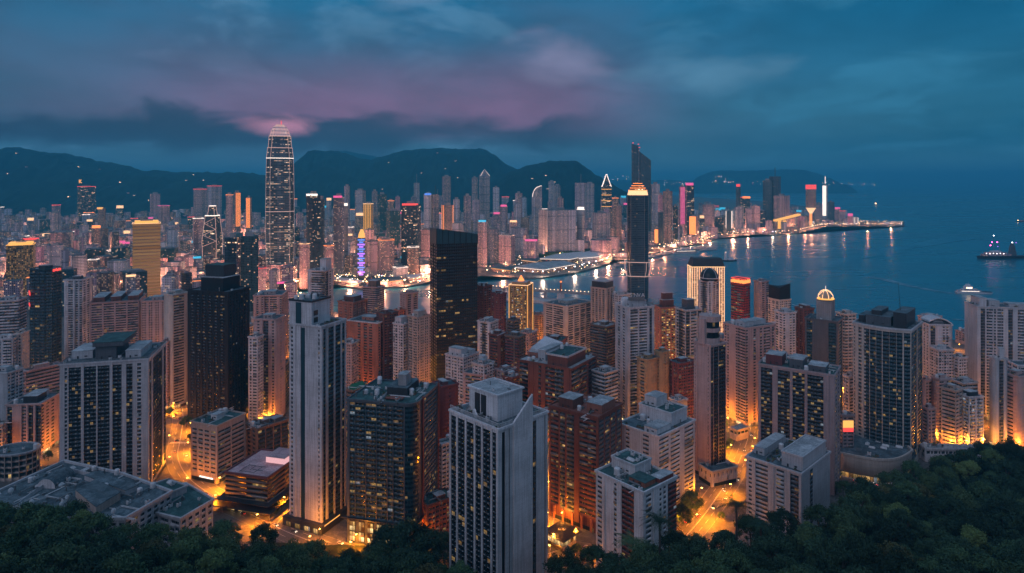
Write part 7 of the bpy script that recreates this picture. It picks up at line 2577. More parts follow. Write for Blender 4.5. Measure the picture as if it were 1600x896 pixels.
hall('yellow lit waterfront hall at the foot of the tallest tower', [(459, 451), (482, 444), (480, 438), (458, 442)], 24, 'far_gold', 'roof_felt', 'light_gold')
# planted bank behind the terminal
pts = [at(824, 405), at(880, 402), at(925, 395), at(900, 389), at(860, 393), at(830, 398)]
cl = []
rng = np.random.default_rng(12)
for _ in range(900):
 a_, b_ = rng.random(2)
 k = int(rng.integers(0, 6))
 c_ = centre(pts)
 p = lerp2(c_, lerp2(pts[k], pts[(k + 1) % 6], a_), sqrt(b_))
 cl.append((np.array([p[0], p[1], GZ + rng.uniform(2, 9)]), rng.uniform(3, 6)))
v, f = leaves(rng, cl, 10, 1.6)
tag(link('shrubbery', raw_mesh('shrubbery', v, f, ['leaf_dark'])), kind='stuff')
# finger piers on the eastern shore
for i, (pts_px, lab) in enumerate((([(1004, 400), (1052, 391), (1056, 394), (1008, 404)], 'left finger pier of the eastern moorings'), ([(1058, 389), (1100, 384), (1104, 387.5), (1060, 393)], 'right finger pier of the eastern moorings'),
        ([(1092, 388.5), (1119, 386.5), (1119, 389.5), (1094, 391.5)], 'short detached jetty of the eastern moorings'), ([(958, 412), (985, 408.5), (985, 411.5), (962, 416)], 'floating jetty at the head of the lit quay'))):
 pts = [at(*p) for p in pts_px]
 if sum(pts[i_][0] * pts[(i_ + 1) % 4][1] - pts[(i_ + 1) % 4][0] * pts[i_][1] for i_ in range(4)) < 0:
  pts.reverse()
 deck('jetty', lab, 'jetty', pts, -1, 3.0)
# bridge with one pylon
def gpx(px_, D_):
 return ((px_ - CX) / F * D_, D_)
a, b = at(738, 447, 22), at(930, 459, 22)
pa, pb = Vector(a), Vector(b)
dd = (pb - pa).normalized()
L = (pb - pa).length
rz = atan2(dd.y, dd.x)
nn = Vector((-dd.y, dd.x))
root = thing('bridge', 'low bridge with a lamp lined deck and one tapering pylon crossing the channel', 'bridge', ((pa.x + pb.x) / 2, (pa.y + pb.y) / 2, 0))
m = MB()
c_ = (pa + pb) / 2
m.box((c_.x, c_.y, 19.5), (L, 17, 2.4), rz)
m.build('deck', 'grey_concrete', root)
for s in (-1, 1):
 railing(root, [tuple(pa + nn * s * 8.2), tuple(pb + nn * s * 8.2)], 21.9, 1.6, 'metal_grey')
t_ = .735
p = pa + dd * (L * t_)
m = MB()
for s in (-1, 1):
 q = p + nn * s * 9.5
 bxx = lambda w_, h_: [(q.x - w_, q.y - h_), (q.x + w_, q.y - h_), (q.x + w_, q.y + h_), (q.x - w_, q.y + h_)]
m.loft([([(p.x - 9, p.y - 11), (p.x + 9, p.y - 11), (p.x + 9, p.y + 11), (p.x - 9, p.y + 11)], -2), ([(p.x - 6.5, p.y - 8.4), (p.x + 6.5, p.y - 8.4), (p.x + 6.5, p.y + 8.4), (p.x - 6.5, p.y + 8.4)], 19.4)])
m.build('pier', 'pale_concrete', root)
m = MB()
m.loft([([(p.x - 2.6, p.y - 2), (p.x + 2.6, p.y - 2), (p.x + 2.6, p.y + 2), (p.x - 2.6, p.y + 2)], 21.9), ([(p.x - 1.4, p.y - 1.2), (p.x + 1.4, p.y - 1.2), (p.x + 1.4, p.y + 1.2), (p.x - 1.4, p.y + 1.2)], 40), ([(p.x - .3, p.y - .3), (p.x + .3, p.y - .3), (p.x + .3, p.y + .3), (p.x - .3, p.y + .3)], 48)])
m.build('pylon', 'terracotta', root)
m = MB()
m.box((p.x, p.y, 41), (4, 3.2, 2.4))
m.build('pylon_light', 'light_orange', root)
for k in range(4):
 q = pa + dd * (L * (.1 + .17 * k))
 if abs(.1 + .17 * k - t_) > .05:
  m = MB()
  m.prism([(q.x - 3, q.y - 6), (q.x + 3, q.y - 6), (q.x + 3, q.y + 6), (q.x - 3, q.y + 6)], -2, 19.4)
  m.build('pier', 'grey_concrete', root)
m = MB()
for k in range(34):
 for s in (-1,):
  q = pa + dd * (L * (k + .5) / 34) + nn * s * 7.8
  m.tube((q.x, q.y, 21.9), (q.x, q.y, 26), .12, 4)
o_ = m.build('lamp_row', 'metal_dark', root)
m = MB()
for k in range(34):
 q = pa + dd * (L * (k + .5) / 34) + nn * -7.8
 m.box((q.x, q.y, 26), (1.0, 1.0, .7))
o2 = m.build('lamp_heads', 'light_bead', root)
o2.parent = o_
m = MB()
m.box((c_.x + nn.x * 8.7, c_.y + nn.y * 8.7, 19.7), (L, .3, 1.6), rz)
m.build('parapet_light', 'light_orange', root)
# second low viaduct in front of the bridge
pts = [at(752, 462, 6), at(880, 473, 6), at(884, 468, 6), at(756, 458, 6)]
if sum(pts[i_][0] * pts[(i_ + 1) % 4][1] - pts[(i_ + 1) % 4][0] * pts[i_][1] for i_ in range(4)) < 0:
 pts.reverse()
deck('causeway', 'low pale causeway in front of the lamp lined bridge', 'causeway', pts, -2, 6.0, 'pale_concrete')
# ---- vessels
def hull(m, L, B, z0, z1, m_=0, sharp=.28, n=9):
 """hull with a pointed bow to +x"""
 def ring(k, s):
  pts = []
  for i in range(n):
   t = i / (n - 1)
   x = -L / 2 * s + L * s * t
   y = B / 2 * k * (1 - max(0, (t - (1 - sharp)) / sharp) ** 2) * (1 if t > .06 else .8)
   pts.append((x, y))
  lo = [(x, -y) for x, y in pts]
  return lo + [(x, y) for x, y in reversed(pts[:-1])]
 m.loft([(ring(.75, .94), z0), (ring(1, 1.0), z1)], m_)
def ship(name, label, px, py, rz, Ls, parts, mats_note=None):
 x, y = at(px, py, 0)
 root = thing(name, label, name.replace('_', ' '), (x, y, 0))
 root.rotation_euler = (0, 0, rz)
 for nm, mat, fn in parts:
  m = MB()
  fn(m)
  me_o = m.build(nm, mat, None)
  me_o.parent = root
 return root
def P_hull(L, B, z1, mat='ship_dark'):
 return ('hull', mat, lambda m: hull(m, L, B, -.6, z1))
def P_box(nm, c, d, mat):
 return (nm, mat, lambda m: m.box(c, d))
def P_deck(nm, L, B, z0, z1, dx, mat):
 def f(m):
  a = [(-L / 2 + dx, -B / 2), (L / 2 + dx - 2, -B / 2), (L / 2 + dx, 0), (L / 2 + dx - 2, B / 2), (-L / 2 + dx, B / 2)]
  m.loft([(a, z0), ([(q[0] * .99, q[1] * .97) for q in a], z1)], ws=.6, hs=.35)
 return (nm, mat, f)
ship('ferry', 'white ferry with a dark bow crossing the harbour at the right, leaving a wake', 1522, 459, radians(-8), 60, [
 P_hull(78, 13, 4, 'ship_white'), P_deck('lower_deck', 50, 11, 4, 7.5, -10, 'far_white'), P_deck('upper_deck', 34, 10, 7.5, 10.5, -10, 'far_white'), P_box('bridge_house', (-12, 0, 10.5), (15, 8, 6.5), 'ship_white'), P_box('top_house', (-13, 0, 17), (8, 6, 4), 'ship_white'),
 P_box('funnel', (-20, 0, 10.5), (4, 3, 6), 'ship_white'), ('mast', 'metal_white', lambda m: m.tube((-12, 0, 15), (-12, 0, 27), .35, 5, 0, .12)), P_box('bow_deck', (22, 0, 4), (26, 10, 1.2), 'ship_dark'), P_box('deck_light', (-12, -4.3, 12.2), (11, .5, 1.6), 'light_harbour'), P_box('added_cabin_glow', (-10, -5.8, 5.2), (36, .5, .9), 'light_white')])  # glow bar along the cabins added to brighten the dim ferry
x, y = at(1522, 460, 0)
ship('ship', 'large dark ship with festoon lights lying at the right edge of the harbour', 1568, 404, radians(184), 170, [
 P_hull(190, 26, 9, 'ship_dark'), P_deck('main_deck', 92, 20, 9, 15, 28, 'far_mauve'), P_deck('upper_deck', 66, 18, 15, 20, 30, 'far_rose'), P_deck('bridge_deck', 34, 14, 20, 25, 30, 'far_white'),
 ('sail_structure', 'slate_cladding', lambda m: m.loft([([(-42, -6), (-18, -6), (-18, 6), (-42, 6)], 9), ([(-36, -4), (-24, -4), (-24, 4), (-36, 4)], 40), ([(-32, -2), (-27, -2), (-27, 2), (-32, 2)], 50)])),
 ('fore_mast', 'metal_grey', lambda m: m.tube((34, 0, 25), (34, 0, 74), .6, 5, 0, .2)), ('after_mast', 'metal_grey', lambda m: m.tube((14, 0, 24), (14, 0, 56), .6, 5, 0, .2))]
 + [P_box('deck_lamp', (8 + 12 * k, 10.4, 16 + (k % 2)), (1.6, .6, 1.6), 'light_harbour_white') for k in range(6)]
 + [P_box('festoon_lamp', c_, (2.2, 2.2, 2.2), mt) for c_, mt in (((40, 0, 52), 'lamp_magenta'), ((45, 0, 42), 'lamp_magenta'), ((22, 0, 52), 'lamp_magenta'), ((20, 0, 38), 'light_purple'), ((34, 0, 74), 'light_harbour_white'), ((-30, 0, 51), 'light_harbour_white'), ((-44, 0, 50), 'light_purple'))])
ship('cruise_boat', 'white lit passenger boat moored at the eastern finger piers', 1072, 396.5, radians(14), 90, [
 P_hull(104, 18, 5, 'ship_white'), P_deck('lower_deck', 84, 16, 5, 10, -4, 'far_lit'), P_deck('upper_deck', 64, 14, 10, 15, -6, 'far_white'), P_box('wheel_house', (22, 0, 15), (10, 9, 5), 'ship_white'), P_box('funnel', (-16, 0, 15), (7, 5, 8), 'ship_white'),
 P_box('deck_light', (-4, -8.4, 9), (70, .4, 1.0), 'light_white')])
ship('work_boat', 'grey barge with a tall white tower standing in the water behind the gateway tower', 1138, 408.5, radians(5), 50, [
 P_hull(58, 15, 4, 'ship_dark'), P_box('deck_house', (8, 0, 4), (18, 11, 7), 'ship_white'), ('tower_mast', 'metal_white', lambda m: m.loft([([(-12, -4), (-4, -4), (-4, 4), (-12, 4)], 4), ([(-10, -2.4), (-6, -2.4), (-6, 2.4), (-10, 2.4)], 28)])),
 ('aerial', 'metal_grey', lambda m: m.tube((-8, 0, 28), (-8, 0, 40), .4, 5, 0, .1)), P_box('mast_light', (-8, 0, 28), (3, 3, 1.5), 'light_white')])
ship('small_boat', 'small boat with one light far out behind the tip pier', 1369, 321, .3, 30, [P_hull(60, 16, 6, 'ship_white'), P_box('cabin', (-6, 0, 6), (22, 11, 10), 'far_white'), P_box('lamp', (-6, 0, 16), (9, 9, 9), 'light_harbour')])
ship('small_boat', 'boat with warm lights cut by the right edge of the harbour', 1598, 347, pi, 60, [P_hull(80, 16, 5, 'ship_dark'), P_deck('deck_house', 46, 11, 5, 10, 4, 'far_lit'), P_box('lamp', (30, 0, 8), (4, 4, 3), 'light_harbour')])
ship('small_boat', 'faint boat on the horizon at the right', 1516, 289.5, .2, 200, [P_hull(420, 60, 20, 'ship_white'), P_box('deck_house', (-60, 0, 20), (170, 40, 45), 'far_white'), P_box('lamp', (-60, -30, 40), (110, 8, 20), 'light_harbour_white')])
for i, (a_, b_, L_, rz_, lab) in enumerate(((1012, 403, 40, .2, 'small lit boat at the left finger pier, nearest the dark ringed tower'), (1028, 400, 46, .3, 'small lit boat alongside the left finger pier'), (1040, 396, 38, .15, 'small lit boat at the outer end of the left finger pier'), (1098, 382.5, 60, .1, 'lit floating restaurant boat with a red roof by the right finger pier'),
           (1110, 388, 30, .0, 'small boat on the detached jetty'), (972, 414, 44, .3, 'pale boat at the floating jetty'), (1000, 407, 30, .6, 'low boat just right of the dark ringed tower'), (1084, 391, 34, .2, 'low boat beside the white lit passenger boat'))):
 ship('moored_boat', lab, a_, b_, rz_, L_, [P_hull(L_, L_ * .24, 3, 'ship_white'), P_deck('cabin', L_ * .6, L_ * .2, 3, 7, -2, 'far_lit'), P_box('roof', (-2, 0, 7), (L_ * .55, L_ * .2, 1.0), 'rust_red' if 'red roof' in lab else 'ship_white'), P_box('lamp', (-2, -L_ * .1, 5), (L_ * .4, .4, 1.0), 'light_warm' if i % 2 else 'light_white')])
# wakes and calm lanes: thin foam on the water
def wake(pts_px, w0, w1, mat):
 wake.n = getattr(wake, 'n', 0) + 1
 zw = .30 + .05 * wake.n
 m = MB()
 P = smooth_path([at(px_, py_, 0) for px_, py_ in pts_px], 30)
 n = len(P)
 for i in range(n - 1):
  d = (P[i + 1] - P[i]).normalized()
  q = Vector((-d.y, d.x))
  a_, b_ = w0 + (w1 - w0) * i / n, w0 + (w1 - w0) * (i + 1) / n
  m.quad([(*(P[i] - q * a_), zw), (*(P[i + 1] - q * b_), zw), (*(P[i + 1] + q * b_), zw), (*(P[i] + q * a_), zw)])
 o = m.build('wake', mat)
 tag(o, kind='structure')
m_, n_ = newmat('foam')
t_ = n_.new('ShaderNodeTexCoord').outputs['Object']
fo = n_.ramp(n_.noise(n_.v('MULTIPLY', t_, (.03, .1, 1)), 1.0, 5, .6), .42, .72)
b_ = pr(n_, n_.mix(n_.m('MULTIPLY', fo, .8), (0.03, 0.16, 0.22), (0.45, 0.52, 0.60)), .45)
m_, n_ = newmat('calm_water')
t_ = n_.new('ShaderNodeTexCoord').outputs['Object']
fo = n_.ramp(n_.noise(n_.v('MULTIPLY', t_, (.006, .02, 1)), 1.0, 4, .6), .40, .62)
pr(n_, n_.mix(fo, (0.004, 0.15, 0.225), (0.035, 0.22, 0.30)), .30, 0, .5)
wake([(1488, 459), (1462, 455), (1420, 447), (1385, 438), (1360, 433)], 5.0, 17.0, 'foam')
wake([(1508, 501), (1489, 499)], 5, 7, 'foam')
wake([(1305, 396), (1360, 393), (1420, 386), (1470, 377), (1510, 371)], 22, 60, 'calm_water')
wake([(1290, 418), (1330, 404), (1400, 392)], 14, 40, 'calm_water')
# ---- houses with lights on the hills
hr = random.Random(8)
for nm, (X_, Y_, Z_), n_h, x0, x1, lab in (('west', westz, 22, 0, 380, 'small lit house on the dark western hillside'), ('mid', midz, 9, 460, 760, 'small lit house high on the dark middle mountain'), ('east', eastz, 6, 820, 920, 'small lit house on the dark eastern hill')):
 k = 0
 for _ in range(900):
  if k >= n_h:
   break
  i, j = hr.randrange(10, X_.shape[0] - 10), hr.randrange(4, int(X_.shape[1] * .46))
  px_ = CX + X_[i, j] / Y_[i, j] * F
  py_ = HY + (H - Z_[i, j]) / Y_[i, j] * F
  if not (x0 < px_ < x1 and 236 < py_ < 325 and Z_[i, j] > 60):
   continue
  k += 1
  root = thing('hillside_house', lab, 'house', (X_[i, j], Y_[i, j], Z_[i, j] - 3), 'lit houses on the dark hills')
  m = MB()
  m.box((X_[i, j], Y_[i, j], Z_[i, j] - 3), (20, 14, 12), hr.random())
  m.build('body', 'far_rose', root)
  m = MB()
  m.box((X_[i, j], Y_[i, j] - 8, Z_[i, j] + 2), (hr.uniform(3, 7), 1.5, 1.8))
  m.build('lit_window', 'light_bead', root)
# lights of the far shore beyond the eastern point
mb = MB()
for _ in range(90):
 c_ = hr.choice(((948, 276), (962, 281), (975, 277), (1010, 284), (1040, 286), (1062, 287), (1075, 288), (1125, 284), (1122, 278), (1135, 285), (1175, 286), (1298, 287), (1322, 287), (1345, 287.5)))
 D_ = 13800 if c_[0] > 1085 else 15500
 px_, py_ = c_[0] + hr.gauss(0, 9), c_[1] + hr.gauss(0, 1.4)
 mb.box(((px_ - CX) / F * D_, D_, max(4, ztop(py_, D_))), (hr.uniform(4, 9), 9, hr.uniform(4, 8)), 0, hr.choice((0, 0, 1, 2)))
tag(mb.build('distant_lights', ['light_harbour', 'light_harbour_white', 'light_red']), kind='stuff')
# ------------------------------------------------------------------ ordinary blocks between the near towers
NB = [(min(p[0] for p in f_), max(p[0] for p in f_), min(p[1] for p in f_), max(p[1] for p in f_)) for _, f_, _ in BUILT]
def near_free(x, y, r):
 if any(a - r < x < b + r and c_ - r < y < d_ + r for a, b, c_, d_ in NB):
  return False
 for pts, nrm, wd in ROADS:
  for p in pts[::2]:
   if (p.x - x) ** 2 + (p.y - y) ** 2 < (wd / 2 + r + 4) ** 2:
    return False
 return True
rr = random.Random(41)
NEARLM = [('broad left tower', 175, 620), ('black panelled tower', 342, 530), ('slim white tower', 490, 620), ('rounded dark tower', 615, 720), ('white foreground tower', 780, 760), ('red brown tower', 915, 720), ('big white tower', 992, 560), ('slim pink tower', 1110, 620),
  ('wide dark tower', 1250, 660), ('curved glass tower', 1385, 610), ('long pale slab', 1555, 560), ('red estate', 575, 550), ('cream hotel', 888, 500), ('wide pink apartment tower', 1172, 580), ('black slab tower', 708, 500), ('red signed glass tower', 70, 500)]
cands = []
for _ in range(5200):
 if len(cands) >= 74:
  break
 yb = rr.uniform(512, 735) if len(cands) > 34 else rr.uniform(510, 620)
 px_ = rr.uniform(-60, 1660)
 if yb > 640 and px_ > 1430:
  continue
 D = gdist(yb)
 wd = rr.uniform(17, 30)
 x = (px_ - CX) / F * D
 if not near_free(x, D + wd * .5, wd * .62) or not on_land(x, D + wd * .5, wd):
  continue
 hgt = rr.uniform(18, 62) if yb < 640 else rr.uniform(12, 30)
 yt = HY + (H - GZ - hgt) * F / D
 if yt < 492 and 440 < px_ < 1500:
  hgt = H - GZ - (492 + rr.uniform(0, 14) - HY) * D / F
  if hgt < 10:
   continue
 NB.append((x - wd * .6, x + wd * .6, D, D + wd * 1.2))
 cands.append((px_, D, wd, hgt, rr.choice(['apt_white', 'apt_cream', 'apt_beige', 'apt_pink', 'apt_mauve', 'apt_brick', 'apt_brown', 'rib_pale', 'rib_cream', 'apt_balcony', 'apt_white', 'apt_pink'])))
CN = {'apt_white': 'white', 'apt_cream': 'cream', 'apt_beige': 'beige', 'apt_pink': 'pink', 'apt_mauve': 'mauve', 'apt_brick': 'brick red', 'apt_brown': 'brown', 'rib_pale': 'pale striped', 'rib_cream': 'cream striped', 'apt_balcony': 'white balconied'}
keyed = []
for q in cands:
 px_, D, wd, hgt, sty = q
 pyc = HY + (H - GZ - hgt * .6) * F / D
 b_ = sorted(NEARLM, key=lambda l: (l[1] - px_) ** 2 + (1.5 * (l[2] - pyc)) ** 2)[0]
 dx, dy = px_ - b_[1], pyc - b_[2]
 side = ('left of' if dx < 0 else 'right of') if abs(dx) > abs(dy) * .8 else ('behind' if dy < 0 else 'below')
 keyed.append(((CN[sty], side, b_[0]), dx * dx + dy * dy, q))
for key in sorted({k[0] for k in keyed}):
 rows_ = sorted([k for k in keyed if k[0] == key], key=lambda k: k[1])
 for i, (k, d_, q) in enumerate(rows_):
  px_, D, wd, hgt, sty = q
  lab = f'lower {k[0]} block {k[1]} the {k[2]}' if len(rows_) == 1 else f'{ORD[i]} of the lower {k[0]} blocks {k[1]} the {k[2]}'
  c = ((px_ - CX) / F * D, D + wd * .5)
  th = rr.uniform(.2, 1.3)
  fp = [(c[0] + (u * cos(th) - w_ * sin(th)) * wd / 2, c[1] + (u * sin(th) + w_ * cos(th)) * wd / 2) for u, w_ in ((-.9, -.9), (.9, -.9), (.9, .9), (-.9, .9))]
  i0 = min(range(4), key=lambda i_: fp[i_][1])
  fp = fp[i0:] + fp[:i0]
  tower('city_block', lab, 'city block', px_ - 5, px_, px_ + 5, 0, 285 + 246000 / D, sty, fp=fp, z1=GZ + hgt, seed=int(px_ * 3 + D), clut=7, group='ordinary blocks between the near towers',
   roof=rr.choice(['roof_felt', 'roof_felt', 'roof_pale', 'roof_green', 'roof_red']))
print('near blocks', len(cands))
# ------------------------------------------------------------------ street lamps with sodium light
def lamp_proto():
 m = MB()
 m.path([(0, 0, 0), (0, 0, 8.6), (.5, 0, 9.3), (1.9, 0, 9.5)], .11, 6)
 pole = bpy.data.meshes.new('pole')
 pole.from_pydata(m.v, [], m.f)
 pole.materials.append(M('metal_dark'))
 m = MB()
 m.box((1.9, 0, 9.32), (1.2, .45, .22))
 head = bpy.data.meshes.new('lamp_head')
 head.from_pydata(m.v, [], m.f)
 head.materials.append(M('lamp_sodium'))
 return pole, head
POLE, HEAD = lamp_proto()
LP = bpy.data.lights.new('sodium_light', 'POINT')
LP.energy = 17000
LP.color = (1.0, 0.265, 0.006)
LP.shadow_soft_size = 0.5
LPS = bpy.data.lights.new('sodium_beam', 'SPOT')
LPS.energy = 60000
LPS.color = (1.0, 0.265, 0.006)
LPS.shadow_soft_size = 0.4
LPS.spot_size = radians(150)
LPS.spot_blend = 0.5
LPY = bpy.data.lights.new('forecourt_light', 'POINT')
LPY.energy = 20000
LPY.color = (1.0, 0.29, 0.02)
LPY.shadow_soft_size = 0.6
def street_lamp(x, y, rz, lab, light, group):
 root = thing('street_lamp', lab, 'street lamp', (x, y, GZ), group)
 root.rotation_euler = (0, 0, rz)
 link('pole', POLE, root)
 link('lamp_head', HEAD, root)
 if light:
  o = bpy.data.objects.new('lamp_light', light)
  COL.objects.link(o)
  o.parent = root
  o.location = (1.9, 0, 8.9)
 return root
nl = 0
lamp_pts = []
for ri, (pts, nrm, wd) in enumerate(ROADS):
 run, nxt, side = 0.0, 8.0, 1
 for i in range(len(pts) - 1):
  run += (pts[i + 1] - pts[i]).length
  if run < nxt:
   continue
  nxt += 25.0
  side = -side
  p = pts[i] + nrm[i] * side * (wd / 2 + .8)
  pxv, pyv = CX + p.x / p.y * F, HY + (H - GZ) / p.y * F
  if not (-60 < pxv < 1660 and pyv < 930):
   continue
  if any((p - q).length < 15 for q in lamp_pts):
   continue
  if any(a < p.x < b and c_ < p.y < d_ and inside(f_, p.x, p.y) for (a, b, c_, d_), (_, f_, _z) in zip([(min(q[0] for q in f2), max(q[0] for q in f2), min(q[1] for q in f2), max(q[1] for q in f2)) for _, f2, _z in BUILT], BUILT)):
   continue
  lamp_pts.append(p)
  dvec = -nrm[i] * side
  street_lamp(p.x, p.y, atan2(dvec.y, dvec.x), 'slim street lamp with an orange sodium head beside a road between the near towers', LPS if nl % 2 else LP, 'sodium street lamps of the near streets')
  nl += 1
# lamps in the yards and lanes at the foot of the towers that glow orange
YARD = [(440, 640), (540, 600), (575, 626), (622, 610), (672, 605), (690, 560), (835, 540), (800, 560), (760, 596), (250, 600), (280, 610), (100, 704), (80, 690), (30, 660), (48, 640), (560, 660), (905, 838), (880, 820), (1000, 700), (960, 690), (1092, 690), (1140, 668), (1190, 672), (1176, 640),
  (1225, 680), (1440, 690), (1450, 680), (1464, 694), (1490, 706), (1512, 706), (1540, 704), (1560, 706), (1590, 708), (1620, 704), (1530, 660), (1324, 700), (1330, 735), (1390, 742), (850, 700), (800, 690), (700, 640), (440, 600), (390, 600), (410, 670), (940, 600), (1040, 690), (1060, 610), (1500, 548), (1490, 556), (860, 845), (500, 846), (545, 868), (1010, 640), (1060, 830), (1086, 826), (880, 560), (330, 700), (1150, 600), (1280, 640), (148, 596), (226, 596), (300, 590), (745, 640), (1250, 600)]
yr = random.Random(23)
for _ in range(80):
 YARD.append((yr.uniform(-20, 1640), yr.uniform(520, 625)))
for px_, py_ in YARD:
 x, y = at(px_, py_)
 if not on_land(x, y, 6):
  continue
 if any(inside(inset(f_, -1.0), x, y) for _, f_, _z in BUILT):
  # step back toward the viewer out of the building
  for k in range(1, 12):
   if not any(inside(inset(f_, -1.0), x, y - k * 4) for _, f_, _z in BUILT):
    y -= k * 4
    break
  else:
   continue
 if any((Vector((x, y)) - q).length < 9 for q in lamp_pts):
  continue
 lamp_pts.append(Vector((x, y)))
 street_lamp(x, y, rr.uniform(0, 6.28), 'slim yard lamp with an amber head at the foot of a near tower', LPY, 'amber yard lamps at the feet of the near towers')
 nl += 1
print('near lamps', nl)
# quay and avenue lamps across the water
LQ = bpy.data.lights.new('quay_light', 'POINT')
LQ.energy = 240000
LQ.color = (1.0, 0.37, 0.19)
LQ.shadow_soft_size = 3
LQW = bpy.data.lights.new('quay_light_white', 'POINT')
LQW.energy = 70000
LQW.color = (1.0, 0.66, 0.48)
LQW.shadow_soft_size = 3
m = MB()
m.tube((0, 0, 0), (0, 0, 14), .35, 5)
QP = bpy.data.meshes.new('pole')
QP.from_pydata(m.v, [], m.f)
QP.materials.append(M('metal_dark'))
QH = {}
for nm in ('light_harbour', 'light_harbour_white', 'light_bead'):
 m = MB()
 m.box((0, 0, 14), (2.4, 2.4, 1.6))
 h_ = bpy.data.meshes.new('lamp_head')
 h_.from_pydata(m.v, [], m.f)
 h_.materials.append(M(nm))
 QH[nm] = h_
def mast(x, y, nm, light, lab, group):
 root = thing('lamp_mast', lab, 'lamp mast', (x, y, GZ), group)
 link('pole', QP, root)
 link('lamp_head', QH[nm], root)
 if light:
  o = bpy.data.objects.new('lamp_light', light)
  COL.objects.link(o)
  o.parent = root
  o.location = (0, 0, 12.5)
nq = 0
for i in range(len(shore_px) - 1):
 a, b = shore_px[i], shore_px[i + 1]
 if i < 10 or b[1] < 340 or a[0] > 1412:
  continue
 A_, B_ = Vector(shore[i]), Vector(shore[i + 1])
 L_ = (B_ - A_).length
 d = (B_ - A_).normalized()
 nr = Vector((-d.y, d.x))
 step = 46
 for k in range(int(L_ / step) + 1):
  p = A_ + d * min(L_, k * step + 8)
  q = p + nr * 7 if inside(land, *(p + nr * 7)) else p - nr * 7
  if not inside(land, *q):
   continue
  pxv = CX + q.x / q.y * F
  white = 1170 < pxv < 1215 or 810 < pxv < 950
  mast(q.x, q.y, 'light_harbour_white' if white else 'light_harbour', (LQW if white else LQ) if nq % 3 == 0 else None,
   'white lamp mast on the far quay edge' if white else 'warm lamp mast on the far quay edge', 'white lamp masts of the far quays' if white else 'warm lamp masts of the far quays')
  nq += 1
for k in range(190):
 zn = rr.choice(((-20, 420, 352, 450), (-20, 420, 380, 470), (430, 960, 352, 425), (430, 760, 380, 440), (1005, 1280, 348, 372)))
 px_, py_ = rr.uniform(zn[0], zn[1]), rr.uniform(zn[2], zn[3])
 x, y = at(px_, py_)
 if not on_land(x, y, 8) or any(a < x < b and c_ < y < d_ for a, b, c_, d_ in BB):
  continue
 mast(x, y, 'light_bead', LQ if k % 6 else LQW, 'tall amber lamp mast between the far towers', 'amber lamp masts between the far towers')
 nq += 1
print('far lamps', nq)
# the glitter of lamps and signs along the far avenues
mb = MB()
for _ in range(3800):
 zn = rr.choice(((-20, 420, 346, 460, .55), (430, 960, 346, 430, .8), (430, 680, 425, 444, 1), (800, 950, 402, 430, .35), (1000, 1290, 346, 368, .9), (1005, 1100, 365, 384, 1), (1210, 1410, 346, 354, 1), (380, 480, 436, 470, 1)))
 px_, py_ = rr.uniform(zn[0], zn[1]), rr.uniform(zn[2], zn[3])
 x, y = at(px_, py_)
 if rr.random() > zn[4] or not inside(land, x, y) or any(a < x < b and c_ < y < d_ for a, b, c_, d_ in BB):
  continue
 s = rr.uniform(.5, 1.7)
 mb.box((x, y, GZ + rr.uniform(3, 9)), (s, s, s * .8), 0, rr.choice((0, 0, 0, 1, 1, 2, 3)))
tag(mb.build('distant_street_lights', ['light_bead', 'light_harbour', 'light_harbour_white', 'light_red']), kind='stuff')
# lit avenues along the far shore
for pts_px, w_ in (([(480, 443), (540, 436), (620, 431), (680, 428), (760, 424), (820, 412), (900, 400), (960, 398), (1010, 393), (1050, 383), (1090, 374), (1130, 368), (1180, 364)], 26), ([(-40, 420), (80, 428), (200, 470), (300, 468), (400, 462), (460, 450)], 22), ([(520, 425), (640, 424), (740, 418), (800, 404), (860, 396), (960, 390)], 18)):
 P_ = smooth_path([at(*p) for p in pts_px], 40)
 m = MB()
 for i in range(len(P_) - 1):
  d = (P_[i + 1] - P_[i]).normalized()
  q = Vector((-d.y, d.x)) * w_ / 2
  m.quad([(*(P_[i] - q), GZ + .3), (*(P_[i + 1] - q), GZ + .3), (*(P_[i + 1] + q), GZ + .3), (*(P_[i] + q), GZ + .3)])
 tag(m.build('avenue', 'asphalt_lane'), kind='structure')
 for i in range(0, len(P_), 3):
  if i % 6 == 0:
   mast(P_[i].x, P_[i].y, 'light_bead', LQ, 'tall amber lamp mast along the lit far avenue', 'amber lamp masts of the far avenues')
